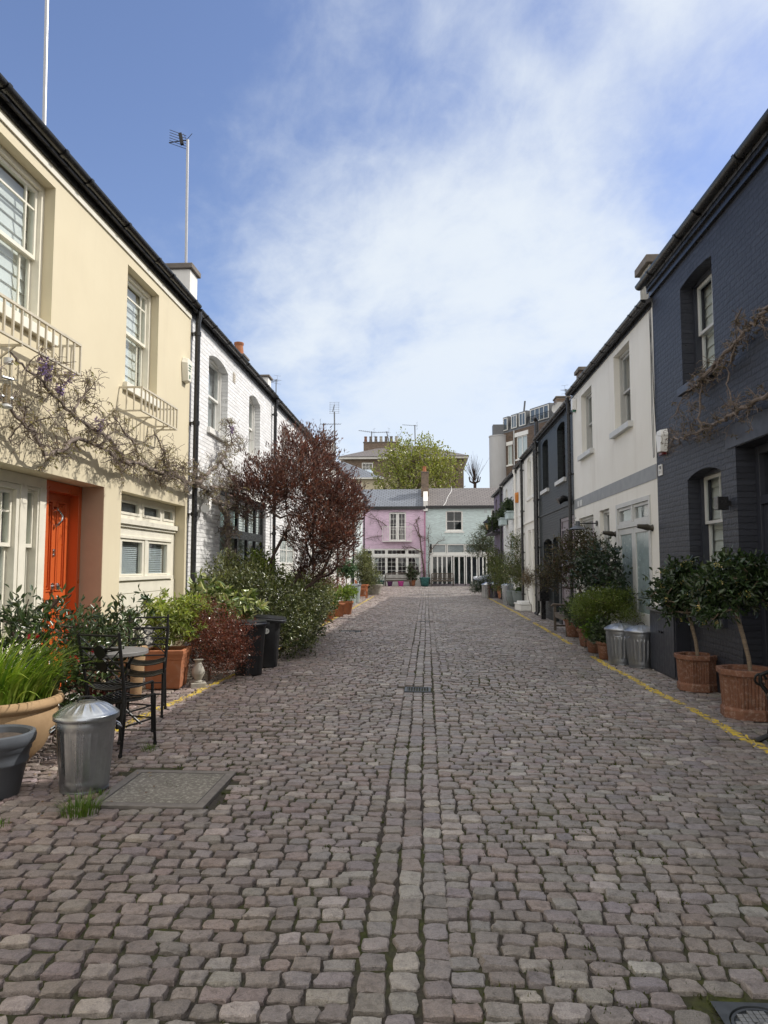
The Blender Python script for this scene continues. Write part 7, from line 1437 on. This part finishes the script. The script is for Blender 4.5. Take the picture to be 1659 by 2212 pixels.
    plant('shrub', 'pale reddish dried heather like plant by the low plastic box', 'shrub', (3.62, 25.0, 0), [(3.5, 25.0, 1.15, .2, .5, .35)], 180, 8, .07, .016, [(.13, .085, .06), (.18, .13, .09), (.10, .10, .05)], 'leaf', .5, .09, 'rhomb', None, 40, .005, seed=68)
right_plants()

def far_trees():
    Y = 62.0; c = at(903, 1010, Y); rng = np.random.default_rng(90); t = thing('big_tree', 'large rounded tree in yellow green young leaf behind the pink and mint houses', 'tree', (c.x, Y, 0))
    cx = c.x; e = lambda u, v: at(u, v, Y)
    zt, zb = e(900, 940).z, e(900, 1060).z; rx = e(1000, 1000).x-cx
    blobs = [(cx, Y, zb+1.6, rx*.93, 3.6, zt-zb-1.7), (cx-rx*.45, Y, zb+1.4, rx*.55, 2.6, (zt-zb)*.62), (cx+rx*.52, Y, zb+1.0, rx*.46, 2.6, (zt-zb)*.60), (cx-rx*.35, Y, zb+2.6, rx*.42, 2, (zt-zb)*.42), (cx+rx*.25, Y, zb+2.6, rx*.42, 2, (zt-zb)*.44)]
    P, D, R = blob_points(blobs, 1500, rng, .38); k = P[:, 2] > zb-1.5; P, D = P[k], D[k]
    base = (cx-.3, Y, 0); tr = [base, (cx-.3, Y, 2.5), (cx-.25, Y, 4.6), (cx-.2, Y, 6.0)]
    sel = rng.choice(len(P), 900, replace=False); nodes, par, rad = skeleton(tr, P[sel], rng, .018, .026, wig=.06, maxr=.35, step=.5); mb = MB(); wood_mesh(mb, nodes, par, rad, 4); mb.build('trunk', M['bark'], t, smooth=True)
    # thin upright shoots all over
    lpt = 12; n = len(P)*lpt; Pt, Dt = np.repeat(P, lpt, 0), np.repeat(D, lpt, 0); tw = Dt*.5+np.array([0, 0, 1.0]); tw /= np.linalg.norm(tw, axis=1, keepdims=True); s = np.tile(np.linspace(-1, 1, lpt), len(P))
    Pl = Pt+tw*(s*.42)[:, None]+rng.normal(size=(n, 3))*.08; keep = rng.random(n) < .52; Pl, tw = Pl[keep], tw[keep]; n = len(Pl); ax = tw+rng.normal(size=(n, 3))*.8; ll = rng.uniform(.13, .28, n)
    V, F, k = leaf_arrays(Pl, ax, ll, ll*.6, rng); fast_mesh('crown', V, F, M['leaf'], t, tints(n, [(.16, .18, .035), (.24, .26, .06), (.33, .34, .10), (.19, .20, .06)], rng, k))
    # pollard
    Y = 72.0; c = at(1025, 1045, Y); t = thing('pollarded_tree', 'small bare pollarded tree between the big tree and the white tower', 'tree', (c.x, Y, 0)); g = MB(); top = c.z; g.tube([(c.x, Y, 0), (c.x, Y, top*.6), (c.x+.05, Y, top+.2)], [.14, .12, .16], 10); rng = np.random.default_rng(91)
    g.build('trunk', M['bark_d'], t, smooth=True); g = MB()
    for k in range(60):
        a, q = rng.uniform(0, 6.28), rng.uniform(.05, .75); d = Vector((math.cos(a)*math.sin(q), math.sin(a)*math.sin(q), math.cos(q))); p = Vector((c.x, Y, top+rng.uniform(-.1, .5)))+d*.3; l = rng.uniform(1.2, 2.6); g.tube([p, p+d*l*.5+Vector((0, 0, .1*l)), p+d*l*.85+Vector((0, 0, .2*l))], [.020, .014, .008], 4)
    for k in range(7): a = k*.9; p = Vector((c.x, Y, top)); g.tube([p, p+Vector((.5*math.cos(a), .5*math.sin(a), .25)), p+Vector((.6*math.cos(a), .6*math.sin(a), .7))], [.07, .06, .05], 6)
    g.build('branches', M['bark_d'], t, smooth=True)
far_trees()

def weeds():
    # moss and grass in the joints: uncountable ground cover
    rng = np.random.default_rng(95); P = []
    while len(P) < 5600:
        x, y = rng.uniform(-2.8, 2.6), rng.uniform(.9, 12)**1.0; w = mnoise.noise(Vector((x*.9+3, y*.7, 1)))+.5*mnoise.noise(Vector((x*3, y*3, 4)))+(.42 if .2 < x < 2.3 else 0)
        if w > .33: P.append((x, y))
    P = np.array(P); rr = rng.normal(size=P.shape)*.0; Z = ground(P[:, 0], P[:, 1])-.020; B = np.column_stack([P, Z]); n = len(B); B = np.repeat(B, 5, 0)+rng.normal(size=(n*5, 3))*np.array([.012, .012, .001]); m = len(B)
    V, F, k = leaf_arrays(B, rng.normal(size=(m, 3))*np.array([.7, .7, .3])+np.array([0, 0, .9]), rng.uniform(.012, .030, m), np.full(m, .007), rng); tag(fast_mesh('moss', V, F, M['leaf'], None, tints(m, [(.04, .055, .012), (.07, .09, .018), (.10, .105, .03)], rng, k)), kind='stuff')
    for lab, x, y, n, L, r in (('tuft of bright grass at the near corner of the concrete cover', -2.26, 4.64, 240, .13, .13), ('small grass tuft at the foot of the near chairs', -2.42, 6.2, 70, .07, .07), ('sparse weed clump at the base of the shiny galvanised bin', -2.30, 5.02, 40, .06, .05), ('little weed clump in the setts left of the grass tuft', -2.62, 4.35, 40, .06, .06)):
        blades('grass_tuft', lab, 'grass tuft', (x, y, gz(x, y)-.015), n, L, .005, [(.06, .12, .015), (.10, .18, .03), (.15, .19, .05)], r, .6, seed=int(abs(x*100)), group='grass tufts in the setts', seg=4)
    # fallen leaves
    rng = np.random.default_rng(97); n = 130; x = rng.uniform(-3.4, -1.9, n); y = rng.uniform(4.2, 9, n); B = np.column_stack([x, y, ground(x, y)+.006]); A = rng.normal(size=(n, 3))*np.array([1, 1, .15]); V, F, k = leaf_arrays(B, A, rng.uniform(.02, .05, n), rng.uniform(.01, .022, n), rng, 'rhomb', np.tile([0, 0, 2.5], (n, 1))); tag(fast_mesh('fallen_leaves', V, F, M['leaf'], None, tints(n, [(.12, .06, .035), (.20, .12, .06), (.30, .22, .12)], rng, k)), kind='stuff')
weeds()
